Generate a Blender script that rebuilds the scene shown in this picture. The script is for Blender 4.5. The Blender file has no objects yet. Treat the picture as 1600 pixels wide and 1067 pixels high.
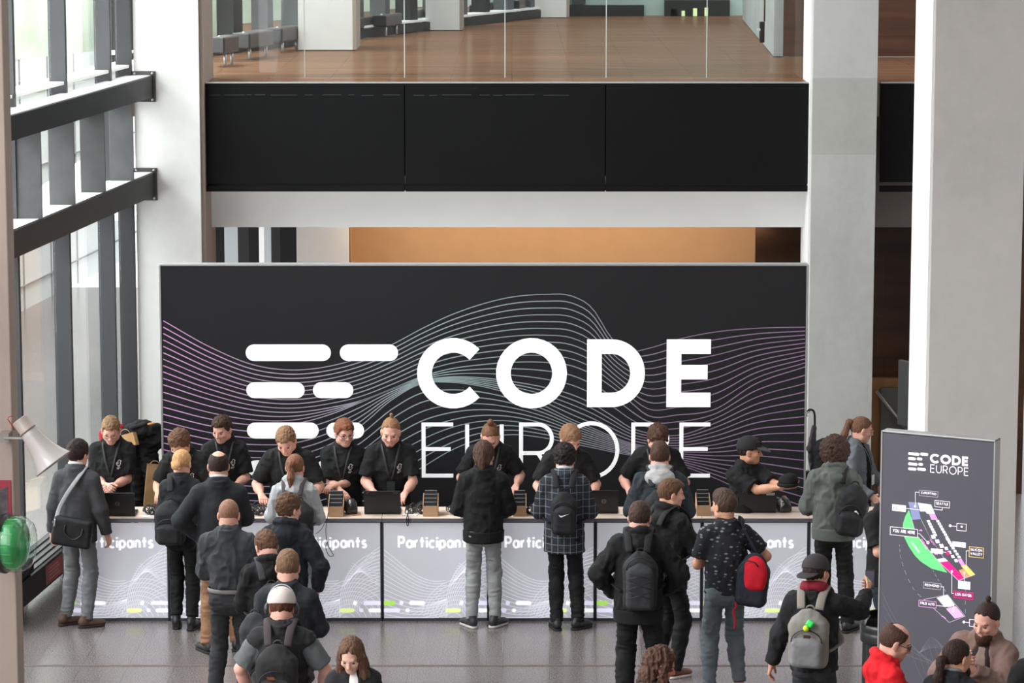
import bpy, math, random
import numpy as np
from mathutils import Vector, Matrix

# ---------------------------------------------------------------- camera, sky, sun, exposure
SC = bpy.context.scene
COL = SC.collection
CAM_Y, CAM_Z, FPX = -28.83, 7.05, 4850.0
PITCH = math.atan(733.5 / FPX)
cam_d = bpy.data.cameras.new('camera')
cam_d.sensor_width = 36.0
cam_d.lens = 36.0 * FPX / 1600.0
cam_d.clip_start, cam_d.clip_end = 0.5, 300
cam = bpy.data.objects.new('camera', cam_d)
COL.objects.link(cam)
cam.location = (0, CAM_Y, CAM_Z)
cam.rotation_euler = (math.pi / 2 - PITCH, 0, 0)
SC.camera = cam

world = bpy.data.worlds.new('overcast_sky')
SC.world = world
world.use_nodes = True
_nt = world.node_tree
_bg = _nt.nodes['Background']
_tc = _nt.nodes.new('ShaderNodeTexCoord')
_sx = _nt.nodes.new('ShaderNodeSeparateXYZ')
_rp = _nt.nodes.new('ShaderNodeValToRGB')
_nt.links.new(_tc.outputs['Generated'], _sx.inputs[0])
_nt.links.new(_sx.outputs['Z'], _rp.inputs[0])
_nt.links.new(_rp.outputs[0], _bg.inputs[0])
_rp.color_ramp.elements[0].position = 0.0
_rp.color_ramp.elements[0].color = (0.30, 0.29, 0.29, 1)
_rp.color_ramp.elements[1].position = 0.45
_rp.color_ramp.elements[1].color = (0.92, 0.96, 1.0, 1)
_bg.inputs[1].default_value = 2.4

sun_d = bpy.data.lights.new('daylight', 'SUN')
sun_d.energy = 1.7
sun_d.angle = math.radians(24)
sun_d.color = (1.0, 0.985, 0.96)
sun = bpy.data.objects.new('daylight', sun_d)
COL.objects.link(sun)
win_d = bpy.data.lights.new('window_light', 'AREA')      # daylight of the tall side windows, out of frame on the left
win_d.shape = 'RECTANGLE'; win_d.size = 12.0; win_d.size_y = 8.0
win_d.energy = 520
win_d.color = (0.97, 0.985, 1.0)
win = bpy.data.objects.new('window_light', win_d)
COL.objects.link(win)
win.location = (-7.4, -8.0, 6.5)
win.rotation_euler = Vector((0.80, 0.58, -0.15)).to_track_quat('-Z', 'Y').to_euler()
side_d = bpy.data.lights.new('side_window_light', 'AREA')   # daylight entering by the glazing nearest the pillar
side_d.shape = 'RECTANGLE'; side_d.size = 8.0; side_d.size_y = 9.0
side_d.energy = 930
side_d.color = (0.97, 0.985, 1.0)
side = bpy.data.objects.new('side_window_light', side_d)
COL.objects.link(side)
side.location = (-6.6, 1.0, 6.0)
side.rotation_euler = Vector((1.0, 0.22, -0.15)).to_track_quat('-Z', 'Y').to_euler()
yard_d = bpy.data.lights.new('yard_fill', 'AREA')        # added lamp standing in for sky, brightens the yard outside
yard_d.shape = 'RECTANGLE'; yard_d.size = 3.0; yard_d.size_y = 30.0
yard_d.energy = 6000
yard = bpy.data.objects.new('yard_fill', yard_d)
COL.objects.link(yard)
yard.location = (-6.0, 11, 10.5)
yard.rotation_euler = (0, math.radians(38), 0)
sun.rotation_euler = Vector((0.80, 0.42, -0.62)).to_track_quat('-Z', 'Y').to_euler()

SC.view_settings.view_transform = 'Standard'
SC.view_settings.look = 'None'
SC.view_settings.gamma = 1.0
SC.view_settings.use_curve_mapping = False
SC.view_settings.exposure = 0.0

# ---------------------------------------------------------------- measuring: a pixel of the photograph at a known depth or height
_cp, _sp = math.cos(PITCH), math.sin(PITCH)

def _ray(px, py):
    u, v = (px - 800.0) / FPX, (py - 533.5) / FPX
    return u, _cp - v * _sp, -_sp - v * _cp

def at(px, py, Y):
    rx, ry, rz = _ray(px, py)
    t = (Y - CAM_Y) / ry
    return Vector((rx * t, Y, CAM_Z + rz * t))

def onz(px, py, z):
    rx, ry, rz = _ray(px, py)
    t = (z - CAM_Z) / rz
    return Vector((rx * t, CAM_Y + ry * t, z))

# ---------------------------------------------------------------- materials
def lin(c):
    r = []
    for v in c[:3]:
        v = v / 255.0
        r.append(v / 12.92 if v <= 0.04045 else ((v + 0.055) / 1.055) ** 2.4)
    return (r[0], r[1], r[2], 1.0)

MATS = {}

def _new(name):
    m = bpy.data.materials.new(name)
    m.use_nodes = True
    nt = m.node_tree
    return m, nt, nt.nodes['Principled BSDF']

def _noise(nt, scale, detail=4, coord='Object', stretch=None, rough=0.55):
    tc = nt.nodes.new('ShaderNodeTexCoord')
    n = nt.nodes.new('ShaderNodeTexNoise')
    n.inputs['Scale'].default_value = scale
    n.inputs['Detail'].default_value = detail
    n.inputs['Roughness'].default_value = rough
    if stretch:
        mp = nt.nodes.new('ShaderNodeMapping')
        mp.inputs['Scale'].default_value = stretch
        nt.links.new(tc.outputs[coord], mp.inputs[0])
        nt.links.new(mp.outputs[0], n.inputs[0])
    else:
        nt.links.new(tc.outputs[coord], n.inputs[0])
    return n

def _ramp(nt, src, stops):
    r = nt.nodes.new('ShaderNodeValToRGB')
    e = r.color_ramp.elements
    while len(e) < len(stops):
        e.new(0.5)
    for k, (p, c) in enumerate(stops):
        e[k].position = p
        e[k].color = c
    nt.links.new(src, r.inputs[0])
    return r

def _mul(c, f):
    return (min(1, c[0] * f), min(1, c[1] * f), min(1, c[2] * f), 1)

def mat(name, c, rough=0.6, metal=0.0, var=0.0, scale=20, bump=0.0, stretch=None, emit=0.0, spec=0.5, sheen=0.0, coat=0.0):
    """one procedural surface: a colour that varies by noise, with a bump of the same noise"""
    if name in MATS:
        return MATS[name]
    m, nt, b = _new(name)
    col = lin(c)
    b.inputs['Base Color'].default_value = col
    b.inputs['Roughness'].default_value = rough
    b.inputs['Metallic'].default_value = metal
    b.inputs['Specular IOR Level'].default_value = spec
    if sheen:
        b.inputs['Sheen Weight'].default_value = sheen
    if coat:
        b.inputs['Coat Weight'].default_value = coat
    if var or bump:
        n = _noise(nt, scale, 4, 'Object', stretch)
        if var:
            r = _ramp(nt, n.outputs[0], [(0.3, _mul(col, 1 - var)), (0.7, _mul(col, 1 + var))])
            nt.links.new(r.outputs[0], b.inputs['Base Color'])
        if bump:
            bp = nt.nodes.new('ShaderNodeBump')
            bp.inputs['Strength'].default_value = bump
            bp.inputs['Distance'].default_value = 0.01
            nt.links.new(n.outputs[0], bp.inputs['Height'])
            nt.links.new(bp.outputs[0], b.inputs['Normal'])
    if emit:
        b.inputs['Emission Color'].default_value = col
        b.inputs['Emission Strength'].default_value = emit
    MATS[name] = m
    return m

def cloth(name, c, var=0.1, scale=30, bump=0.25, rough=0.85):
    return mat(name, c, rough, 0, var * 0.5, 9, 0.0, spec=0.3)

def hairmat(name, c):
    return mat(name, c, 0.6, 0, 0.30, 55, 0.15, (1.6, 1.6, 0.5), spec=0.14)

def skinmat(name, c):
    return mat(name, c, 0.55, 0, 0.05, 14, 0.0, spec=0.35)

def concrete(name, c, var=0.10, seam=None):
    if name in MATS:
        return MATS[name]
    m, nt, b = _new(name)
    col = lin(c)
    n1 = _noise(nt, 1.1, 6, 'Object', (1, 1, 0.55), 0.62)
    n2 = _noise(nt, 9, 5)
    mx = nt.nodes.new('ShaderNodeMath'); mx.operation = 'MULTIPLY_ADD'
    mx.inputs[1].default_value = 0.35
    nt.links.new(n2.outputs[0], mx.inputs[0]); nt.links.new(n1.outputs[0], mx.inputs[2])
    r = _ramp(nt, mx.outputs[0], [(0.45, _mul(col, 1 - var)), (0.62, col), (0.85, _mul(col, 1 + var * 0.8))])
    out = r.outputs[0]
    if seam:                                   # a darker pour between two heights (object space)
        tc = nt.nodes.new('ShaderNodeTexCoord'); sp = nt.nodes.new('ShaderNodeSeparateXYZ')
        nt.links.new(tc.outputs['Object'], sp.inputs[0])
        rr = nt.nodes.new('ShaderNodeMapRange'); rr.inputs[1].default_value = 0; rr.inputs[2].default_value = 10
        nt.links.new(sp.outputs['Z'], rr.inputs[0])
        cr = _ramp(nt, rr.outputs[0], [(0, (1, 1, 1, 1)), (seam[0] / 10, (0.86, 0.88, 0.84, 1)), (seam[1] / 10, (1.05, 1.05, 1.05, 1))])
        cr.color_ramp.interpolation = 'CONSTANT'
        mm = nt.nodes.new('ShaderNodeMix'); mm.data_type = 'RGBA'; mm.blend_type = 'MULTIPLY'; mm.inputs[0].default_value = 1
        nt.links.new(out, mm.inputs[6]); nt.links.new(cr.outputs[0], mm.inputs[7])
        out = mm.outputs[2]
    nt.links.new(out, b.inputs['Base Color'])
    b.inputs['Roughness'].default_value = 0.75
    bp = nt.nodes.new('ShaderNodeBump'); bp.inputs['Strength'].default_value = 0.15; bp.inputs['Distance'].default_value = 0.01
    nt.links.new(n2.outputs[0], bp.inputs['Height']); nt.links.new(bp.outputs[0], b.inputs['Normal'])
    MATS[name] = m
    return m

def wood(name, c, scale=2.5, stretch=(0.5, 6, 6), rough=0.3, var=0.3, plank=None):
    if name in MATS:
        return MATS[name]
    m, nt, b = _new(name)
    col = lin(c)
    n = _noise(nt, scale, 6, 'Object', stretch, 0.6)
    r = _ramp(nt, n.outputs[0], [(0.3, _mul(col, 1 - var)), (0.7, _mul(col, 1 + var))])
    out = r.outputs[0]
    if plank:
        tc = nt.nodes.new('ShaderNodeTexCoord'); br = nt.nodes.new('ShaderNodeTexBrick')
        mp = nt.nodes.new('ShaderNodeMapping')
        if plank == 'wall':
            mp.inputs['Rotation'].default_value = (math.pi / 2, 0, 0)
        nt.links.new(tc.outputs['Object'], mp.inputs[0]); nt.links.new(mp.outputs[0], br.inputs[0])
        br.inputs['Scale'].default_value = 1
        br.inputs['Brick Width'].default_value = 1.4 if plank != 'wall' else 3.0
        br.inputs['Row Height'].default_value = 0.14 if plank != 'wall' else 0.62
        br.inputs['Mortar Size'].default_value = 0.004
        br.inputs['Color1'].default_value = (0.85, 0.85, 0.85, 1)
        br.inputs['Color2'].default_value = (1.12, 1.08, 1.04, 1)
        br.inputs['Mortar'].default_value = (0.5, 0.5, 0.5, 1)
        mm = nt.nodes.new('ShaderNodeMix'); mm.data_type = 'RGBA'; mm.blend_type = 'MULTIPLY'; mm.inputs[0].default_value = 1
        nt.links.new(out, mm.inputs[6]); nt.links.new(br.outputs[0], mm.inputs[7])
        out = mm.outputs[2]
    nt.links.new(out, b.inputs['Base Color'])
    b.inputs['Roughness'].default_value = rough
    MATS[name] = m
    return m

def terrazzo(name):
    m, nt, b = _new(name)
    n1 = _noise(nt, 75, 3, rough=0.7)
    n2 = _noise(nt, 0.5, 3)
    r1 = _ramp(nt, n1.outputs[0], [(0.30, lin((60, 56, 57))), (0.5, lin((116, 109, 108))), (0.72, lin((160, 152, 150)))])
    r2 = _ramp(nt, n2.outputs[0], [(0.3, (0.88, 0.86, 0.86, 1)), (0.7, (1.05, 1.02, 1.02, 1))])
    tc = nt.nodes.new('ShaderNodeTexCoord'); mp = nt.nodes.new('ShaderNodeMapping')
    mp.inputs['Rotation'].default_value = (0, 0, math.radians(90.8))
    mp.inputs['Location'].default_value = (0.43, 0.06, 0)
    br = nt.nodes.new('ShaderNodeTexBrick')
    nt.links.new(tc.outputs['Object'], mp.inputs[0]); nt.links.new(mp.outputs[0], br.inputs[0])
    br.inputs['Scale'].default_value = 1
    br.inputs['Brick Width'].default_value = 0.9
    br.inputs['Row Height'].default_value = 0.42
    br.inputs['Mortar Size'].default_value = 0.0035
    br.offset = 0.0
    br.inputs['Color1'].default_value = (0.97, 0.97, 0.97, 1)
    br.inputs['Color2'].default_value = (1.03, 1.02, 1.02, 1)
    br.inputs['Mortar'].default_value = (0.74, 0.72, 0.72, 1)
    prev = r1.outputs[0]
    for o in (r2.outputs[0], br.outputs[0]):
        mm = nt.nodes.new('ShaderNodeMix'); mm.data_type = 'RGBA'; mm.blend_type = 'MULTIPLY'; mm.inputs[0].default_value = 1
        nt.links.new(prev, mm.inputs[6]); nt.links.new(o, mm.inputs[7])
        prev = mm.outputs[2]
    nt.links.new(prev, b.inputs['Base Color'])
    b.inputs['Roughness'].default_value = 0.22
    b.inputs['Specular IOR Level'].default_value = 0.6
    MATS[name] = m
    return m

def glass(name, tint=(0.96, 0.985, 0.98), refl=0.06):
    """thin architectural pane: clear with a fresnel reflection"""
    m = bpy.data.materials.new(name); m.use_nodes = True
    nt = m.node_tree
    nt.nodes.remove(nt.nodes['Principled BSDF'])
    out = nt.nodes['Material Output']
    tr = nt.nodes.new('ShaderNodeBsdfTransparent'); tr.inputs[0].default_value = (*tint, 1)
    gl = nt.nodes.new('ShaderNodeBsdfGlossy'); gl.inputs['Roughness'].default_value = 0.02
    lw = nt.nodes.new('ShaderNodeLayerWeight'); lw.inputs[0].default_value = 0.5
    pw = nt.nodes.new('ShaderNodeMath'); pw.operation = 'POWER'; pw.inputs[1].default_value = 4.0
    nt.links.new(lw.outputs['Facing'], pw.inputs[0])
    fr = nt.nodes.new('ShaderNodeMath'); fr.operation = 'MULTIPLY_ADD'; fr.inputs[1].default_value = 0.6; fr.inputs[2].default_value = refl * 0.5
    nt.links.new(pw.outputs[0], fr.inputs[0])
    mx = nt.nodes.new('ShaderNodeMixShader')
    nt.links.new(fr.outputs[0], mx.inputs[0]); nt.links.new(tr.outputs[0], mx.inputs[1]); nt.links.new(gl.outputs[0], mx.inputs[2])
    nt.links.new(mx.outputs[0], out.inputs[0])
    MATS[name] = m
    return m

def pattern_cloth(name, kind):
    """woven window-pane check, or small pale marks printed on dark cloth"""
    if name in MATS:
        return MATS[name]
    m, nt, b = _new(name)
    tc = nt.nodes.new('ShaderNodeTexCoord')
    b.inputs['Roughness'].default_value = 0.9
    b.inputs['Specular IOR Level'].default_value = 0.2
    if kind == 'check':
        sp = nt.nodes.new('ShaderNodeSeparateXYZ'); nt.links.new(tc.outputs['Object'], sp.inputs[0])
        outs = []
        for ax, per in (('X', 0.058), ('Z', 0.070)):
            md = nt.nodes.new('ShaderNodeMath'); md.operation = 'PINGPONG'; md.inputs[1].default_value = per / 2
            nt.links.new(sp.outputs[ax], md.inputs[0])
            lt = nt.nodes.new('ShaderNodeMath'); lt.operation = 'LESS_THAN'; lt.inputs[1].default_value = 0.0026
            nt.links.new(md.outputs[0], lt.inputs[0]); outs.append(lt.outputs[0])
        mx = nt.nodes.new('ShaderNodeMath'); mx.operation = 'MAXIMUM'
        nt.links.new(outs[0], mx.inputs[0]); nt.links.new(outs[1], mx.inputs[1])
        r = _ramp(nt, mx.outputs[0], [(0.0, lin((46, 49, 56))), (1.0, lin((122, 125, 132)))])
        nt.links.new(r.outputs[0], b.inputs['Base Color'])
    else:
        mp = nt.nodes.new('ShaderNodeMapping'); mp.inputs['Scale'].default_value = (16, 16, 30)
        vo = nt.nodes.new('ShaderNodeTexVoronoi'); vo.inputs['Scale'].default_value = 1.0; vo.inputs['Randomness'].default_value = 0.75
        nt.links.new(tc.outputs['Object'], mp.inputs[0]); nt.links.new(mp.outputs[0], vo.inputs[0])
        r = _ramp(nt, vo.outputs['Distance'], [(0.0, lin((150, 152, 152))), (0.22, lin((110, 112, 112))), (0.30, lin((40, 41, 44)))])
        nt.links.new(r.outputs[0], b.inputs['Base Color'])
    MATS[name] = m
    return m

# ---------------------------------------------------------------- objects and names
def tag(o, label=None, cat=None, group=None, kind=None):
    if label: o['label'] = label
    if cat: o['category'] = cat
    if group: o['group'] = group
    if kind: o['kind'] = kind
    return o

def thing(name, label, cat, loc=(0, 0, 0), rz=0.0, group=None):
    o = bpy.data.objects.new(name, None)
    o.empty_display_size = 0.1
    COL.objects.link(o)
    o.location = loc
    o.rotation_euler = (0, 0, rz)
    return tag(o, label, cat, group)

def link(name, me, m, parent=None, label=None):
    o = bpy.data.objects.new(name, me)
    COL.objects.link(o)
    if m is not None:
        me.materials.clear(); me.materials.append(m)
    if parent is not None:
        o.parent = parent
    if label: o['label'] = label
    return o

def dup_tree(o, parent=None):
    c = o.copy(); COL.objects.link(c)
    if parent is not None: c.parent = parent
    for ch in list(o.children): dup_tree(ch, c)
    return c

def mesh_np(name, V, Q, smooth=True):
    """mesh from numpy vertices and quads"""
    me = bpy.data.meshes.new(name)
    n, f = len(V), len(Q)
    me.vertices.add(n); me.vertices.foreach_set('co', np.ascontiguousarray(V, np.float32).ravel())
    me.loops.add(f * 4); me.loops.foreach_set('vertex_index', np.ascontiguousarray(Q, np.int32).ravel())
    me.polygons.add(f); me.polygons.foreach_set('loop_start', np.arange(0, f * 4, 4, dtype=np.int32))
    me.polygons.foreach_set('use_smooth', np.full(f, smooth, dtype=bool))
    me.update(calc_edges=True)
    return me

class MB:
    """collects shapes into ONE mesh"""
    def __init__(s): s.v, s.f, s.sm = [], [], []
    def add(s, vs, fs, smooth=False):
        n = len(s.v); s.v += [tuple(v) for v in vs]
        for f in fs: s.f.append(tuple(i + n for i in f)); s.sm.append(smooth)
        return s
    def box(s, c, d, R=None):
        hx, hy, hz = d[0] / 2, d[1] / 2, d[2] / 2
        vs = [Vector((x * hx, y * hy, z * hz)) for x in (-1, 1) for y in (-1, 1) for z in (-1, 1)]
        if R is not None: vs = [R @ v for v in vs]
        c = Vector(c)
        return s.add([v + c for v in vs], [(0, 1, 3, 2), (4, 6, 7, 5), (0, 4, 5, 1), (2, 3, 7, 6), (0, 2, 6, 4), (1, 5, 7, 3)])
    def prism(s, pts, y0, y1, plane='xz'):
        """polygon in a plane, extruded along the missing axis"""
        n = len(pts)
        mk = {'xz': lambda p, y: (p[0], y, p[1]), 'xy': lambda p, y: (p[0], p[1], y), 'yz': lambda p, y: (y, p[0], p[1])}[plane]
        vs = [mk(p, y0) for p in pts] + [mk(p, y1) for p in pts]
        fs = [tuple(range(n)), tuple(range(2 * n - 1, n - 1, -1))] + [(i, (i + 1) % n, n + (i + 1) % n, n + i) for i in range(n)]
        return s.add(vs, fs)
    def tube(s, pts, r, seg=8, closed=False, flat=1.0, up=None):
        """sweep; r number or list; flat squashes the section along the up-ish axis"""
        P = [Vector(p) for p in pts]; n = len(P)
        rr = r if isinstance(r, (list, tuple)) else [r] * n
        vs, prev = [], None
        for i in range(n):
            a = P[(i - 1) % n] if (closed or i > 0) else P[0]
            b = P[(i + 1) % n] if (closed or i < n - 1) else P[-1]
            t = (b - a).normalized()
            if up is not None:
                h = Vector(up[i]) if isinstance(up, list) else Vector(up)
            else:
                h = prev if prev is not None else (Vector((0, 0, 1)) if abs(t.z) < 0.9 else Vector((1, 0, 0)))
            w = (h - t * h.dot(t))
            if w.length < 1e-6: w = t.orthogonal()
            w.normalize(); u = t.cross(w); prev = w
            for k in range(seg):
                an = 2 * math.pi * k / seg
                vs.append(P[i] + u * (math.cos(an) * rr[i]) + w * (math.sin(an) * rr[i] * flat))
        fs = []
        m = n if closed else n - 1
        for i in range(m):
            for k in range(seg):
                fs.append((i * seg + k, i * seg + (k + 1) % seg, ((i + 1) % n) * seg + (k + 1) % seg, ((i + 1) % n) * seg + k))
        if not closed:
            fs += [tuple(range(seg - 1, -1, -1)), tuple((n - 1) * seg + k for k in range(seg))]
        return s.add(vs, fs, True)
    def lathe(s, prof, seg=24, c=(0, 0, 0), R=None):
        """profile (r, z) turned about z"""
        vs = []
        for (r, z) in prof:
            for k in range(seg):
                a = 2 * math.pi * k / seg
                v = Vector((r * math.cos(a), r * math.sin(a), z))
                vs.append((R @ v if R is not None else v) + Vector(c))
        fs = [(i * seg + k, i * seg + (k + 1) % seg, (i + 1) * seg + (k + 1) % seg, (i + 1) * seg + k) for i in range(len(prof) - 1) for k in range(seg)]
        return s.add(vs, fs, True)
    def quad(s, *p): return s.add(p, [tuple(range(len(p)))])
    def ribbon(s, pts, w, y, closed=False, T=None):
        """flat mitred stroke in x,z at depth y; T maps (x, z) to 3-D if given"""
        pts = [p for k, p in enumerate(pts) if k == 0 or (Vector(p) - Vector(pts[k - 1])).length > 1e-5]
        if closed and len(pts) > 2 and (Vector(pts[0]) - Vector(pts[-1])).length < 1e-4: pts = pts[:-1]
        n = len(pts); L, Rr = [], []
        for i in range(n):
            p = Vector(pts[i])
            a = Vector(pts[(i - 1) % n]) if (closed or i > 0) else None
            b = Vector(pts[(i + 1) % n]) if (closed or i < n - 1) else None
            d1 = (p - a).normalized() if a is not None else (b - p).normalized()
            d2 = (b - p).normalized() if b is not None else d1
            n1, n2 = Vector((-d1.y, d1.x)), Vector((-d2.y, d2.x))
            mt = n1 + n2
            mt = n1 if mt.length < 1e-6 else mt.normalized()
            k = min(2.5, 1.0 / max(0.3, mt.dot(n1)))
            L.append(p + mt * (w / 2 * k)); Rr.append(p - mt * (w / 2 * k))
        f = T or (lambda x, z: (x, y, z))
        vs = [f(p.x, p.y) for p in L] + [f(p.x, p.y) for p in Rr]
        m = n if closed else n - 1
        return s.add(vs, [(n + i, n + (i + 1) % n, (i + 1) % n, i) for i in range(m)])
    def poly(s, pts, y, T=None):
        f = T or (lambda x, z: (x, y, z))
        return s.add([f(*p) for p in pts], [tuple(range(len(pts)))])
    def build(s, name, m, parent=None, bevel=0.0, label=None, seg=2):
        me = bpy.data.meshes.new(name)
        me.from_pydata(s.v, [], s.f)
        me.polygons.foreach_set('use_smooth', s.sm)
        me.update()
        o = link(name, me, m, parent, label)
        if bevel:
            b = o.modifiers.new('bevel', 'BEVEL'); b.width = bevel; b.segments = seg; b.limit_method = 'ANGLE'
        return o

def struct(name, mb, m, parent=None, bevel=0.0):
    o = mb.build(name, m, parent, bevel)
    if parent is None: o['kind'] = 'structure'
    return o

# ---------------------------------------------------------------- stroke lettering
def arc(cx, cz, rx, rz, a0, a1, n=14):
    return [(cx + rx * math.cos(math.radians(a0 + (a1 - a0) * i / n)), cz + rz * math.sin(math.radians(a0 + (a1 - a0) * i / n))) for i in range(n + 1)]

def glyph(ch):
    """strokes in a unit-high box -> (width, [(points, closed)])"""
    A = arc
    G = {
        'A': (0.86, [([(0, 0), (0.43, 1), (0.86, 0)], 0), ([(0.16, 0.33), (0.70, 0.33)], 0)]),
        'B': (0.62, [([(0, 0), (0, 1), (0.32, 1)] + A(0.34, 0.76, 0.24, 0.24, 90, -90) + [(0, 0.52)], 0), (A(0.36, 0.26, 0.26, 0.26, 90, -90) + [(0, 0)], 0)]),
        'C': (0.86, [(A(0.5, 0.5, 0.5, 0.5, 42, 318, 26), 0)]),
        'D': (0.80, [([(0, 0), (0, 1), (0.32, 1)] + A(0.32, 0.5, 0.48, 0.5, 90, -90, 20) + [(0, 0)], 1)]),
        'E': (0.58, [([(0.58, 1), (0, 1), (0, 0), (0.58, 0)], 0), ([(0, 0.52), (0.53, 0.52)], 0)]),
        'F': (0.55, [([(0.55, 1), (0, 1), (0, 0)], 0), ([(0, 0.5), (0.5, 0.5)], 0)]),
        'G': (0.92, [(A(0.5, 0.5, 0.5, 0.5, 42, 360, 26) + [(0.55, 0.5)], 0)]),
        'H': (0.72, [([(0, 0), (0, 1)], 0), ([(0.72, 0), (0.72, 1)], 0), ([(0, 0.5), (0.72, 0.5)], 0)]),
        'I': (0.02, [([(0.01, 0), (0.01, 1)], 0)]),
        'L': (0.5, [([(0, 1), (0, 0), (0.5, 0)], 0)]),
        'M': (0.9, [([(0, 0), (0, 1), (0.45, 0.3), (0.9, 1), (0.9, 0)], 0)]),
        'N': (0.74, [([(0, 0), (0, 1), (0.74, 0), (0.74, 1)], 0)]),
        'O': (1.0, [(A(0.5, 0.5, 0.5, 0.5, 0, 348, 30), 1)]),
        'P': (0.62, [([(0, 0), (0, 1), (0.34, 1)] + A(0.34, 0.72, 0.28, 0.28, 90, -90) + [(0, 0.44)], 0)]),
        'R': (0.64, [([(0, 0), (0, 1), (0.34, 1)] + A(0.34, 0.72, 0.28, 0.28, 90, -90) + [(0, 0.44)], 0), ([(0.34, 0.44), (0.64, 0)], 0)]),
        'S': (0.6, [(A(0.3, 0.75, 0.27, 0.25, 35, 270, 14) + A(0.3, 0.25, 0.30, 0.25, 90, -145, 14)[1:], 0)]),
        'T': (0.66, [([(0, 1), (0.66, 1)], 0), ([(0.33, 1), (0.33, 0)], 0)]),
        'U': (0.72, [([(0, 1), (0, 0.36)] + A(0.36, 0.36, 0.36, 0.36, 180, 360, 16) + [(0.72, 1)], 0)]),
        'V': (0.8, [([(0, 1), (0.4, 0), (0.8, 1)], 0)]),
        'X': (0.76, [([(0, 0), (0.76, 1)], 0), ([(0, 1), (0.76, 0)], 0)]),
        'Y': (0.76, [([(0, 1), (0.38, 0.48), (0.76, 1)], 0), ([(0.38, 0.48), (0.38, 0)], 0)]),
        'a': (0.60, [(A(0.30, 0.32, 0.30, 0.32, 0, 348, 20), 1), ([(0.60, 0.66), (0.60, -0.02)], 0)]),
        'c': (0.54, [(A(0.31, 0.32, 0.31, 0.32, 48, 312, 18), 0)]),
        'i': (0.02, [([(0.01, 0), (0.01, 0.66)], 0), ([(0.01, 0.82), (0.01, 0.98)], 0)]),
        'n': (0.50, [([(0, 0), (0, 0.66)], 0), ([(0, 0.38)] + A(0.25, 0.38, 0.25, 0.26, 180, 0, 12) + [(0.50, 0)], 0)]),
        'p': (0.60, [(A(0.30, 0.32, 0.30, 0.32, 0, 348, 20), 1), ([(0, 0.66), (0, -0.28)], 0)]),
        'r': (0.32, [([(0, 0), (0, 0.66)], 0), ([(0, 0.36)] + A(0.26, 0.36, 0.26, 0.27, 180, 75, 8), 0)]),
        's': (0.42, [(A(0.21, 0.48, 0.19, 0.16, 30, 270, 10) + A(0.21, 0.16, 0.21, 0.16, 90, -150, 10)[1:], 0)]),
        't': (0.44, [([(0.22, 0.96), (0.22, 0)], 0), ([(-0.02, 0.60), (0.46, 0.60)], 0)]),
        ' ': (0.3, []),
    }
    return G[ch]

def write(mb, text, x, z, h, w, y, gap=0.22, T=None, width=None):
    """letters of height h and stroke w from (x, z); width squeezes the line to a length"""
    run, items = 0.0, []
    for ch in text:
        gw, st = glyph(ch)
        items.append((run, st)); run += gw + gap
    run -= gap
    sx = h if width is None else width / run
    for off, st in items:
        for pts, closed in st:
            P = [(x + (off + p[0]) * sx, z + w / 2 + p[1] * (h - w)) for p in pts]
            mb.ribbon(P, w, y, bool(closed), T)
    return run * sx

def pill(mb, x0, x1, z0, z1, y, T=None, left=True, right=True):
    r = (z1 - z0) / 2; zc = (z0 + z1) / 2
    pts = (arc(x1 - r, zc, r, r, -90, 90, 10) if right else [(x1, z0), (x1, z1)]) + (arc(x0 + r, zc, r, r, 90, 270, 10) if left else [(x0, z1), (x0, z0)])
    mb.poly(pts, y, T)
# ---------------------------------------------------------------- bodies: smooth-blended solids meshed to one surface
_rng = np.random.RandomState(7)
_LAT = _rng.rand(32, 32, 32).astype(np.float32) * 2 - 1

def vnoise(P):
    i = np.floor(P).astype(np.int32); f = (P - i).astype(np.float32)
    f = f * f * (3 - 2 * f); i &= 31; j = (i + 1) & 31
    x0, y0, z0, x1, y1, z1 = i[:, 0], i[:, 1], i[:, 2], j[:, 0], j[:, 1], j[:, 2]
    fx, fy, fz = f[:, 0], f[:, 1], f[:, 2]
    a = _LAT[x0, y0, z0] * (1 - fx) + _LAT[x1, y0, z0] * fx
    b = _LAT[x0, y1, z0] * (1 - fx) + _LAT[x1, y1, z0] * fx
    c = _LAT[x0, y0, z1] * (1 - fx) + _LAT[x1, y0, z1] * fx
    d = _LAT[x0, y1, z1] * (1 - fx) + _LAT[x1, y1, z1] * fx
    return (a * (1 - fy) + b * fy) * (1 - fz) + (c * (1 - fy) + d * fy) * fz

def A3(v): return np.array((v[0], v[1], v[2]), np.float32)

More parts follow.
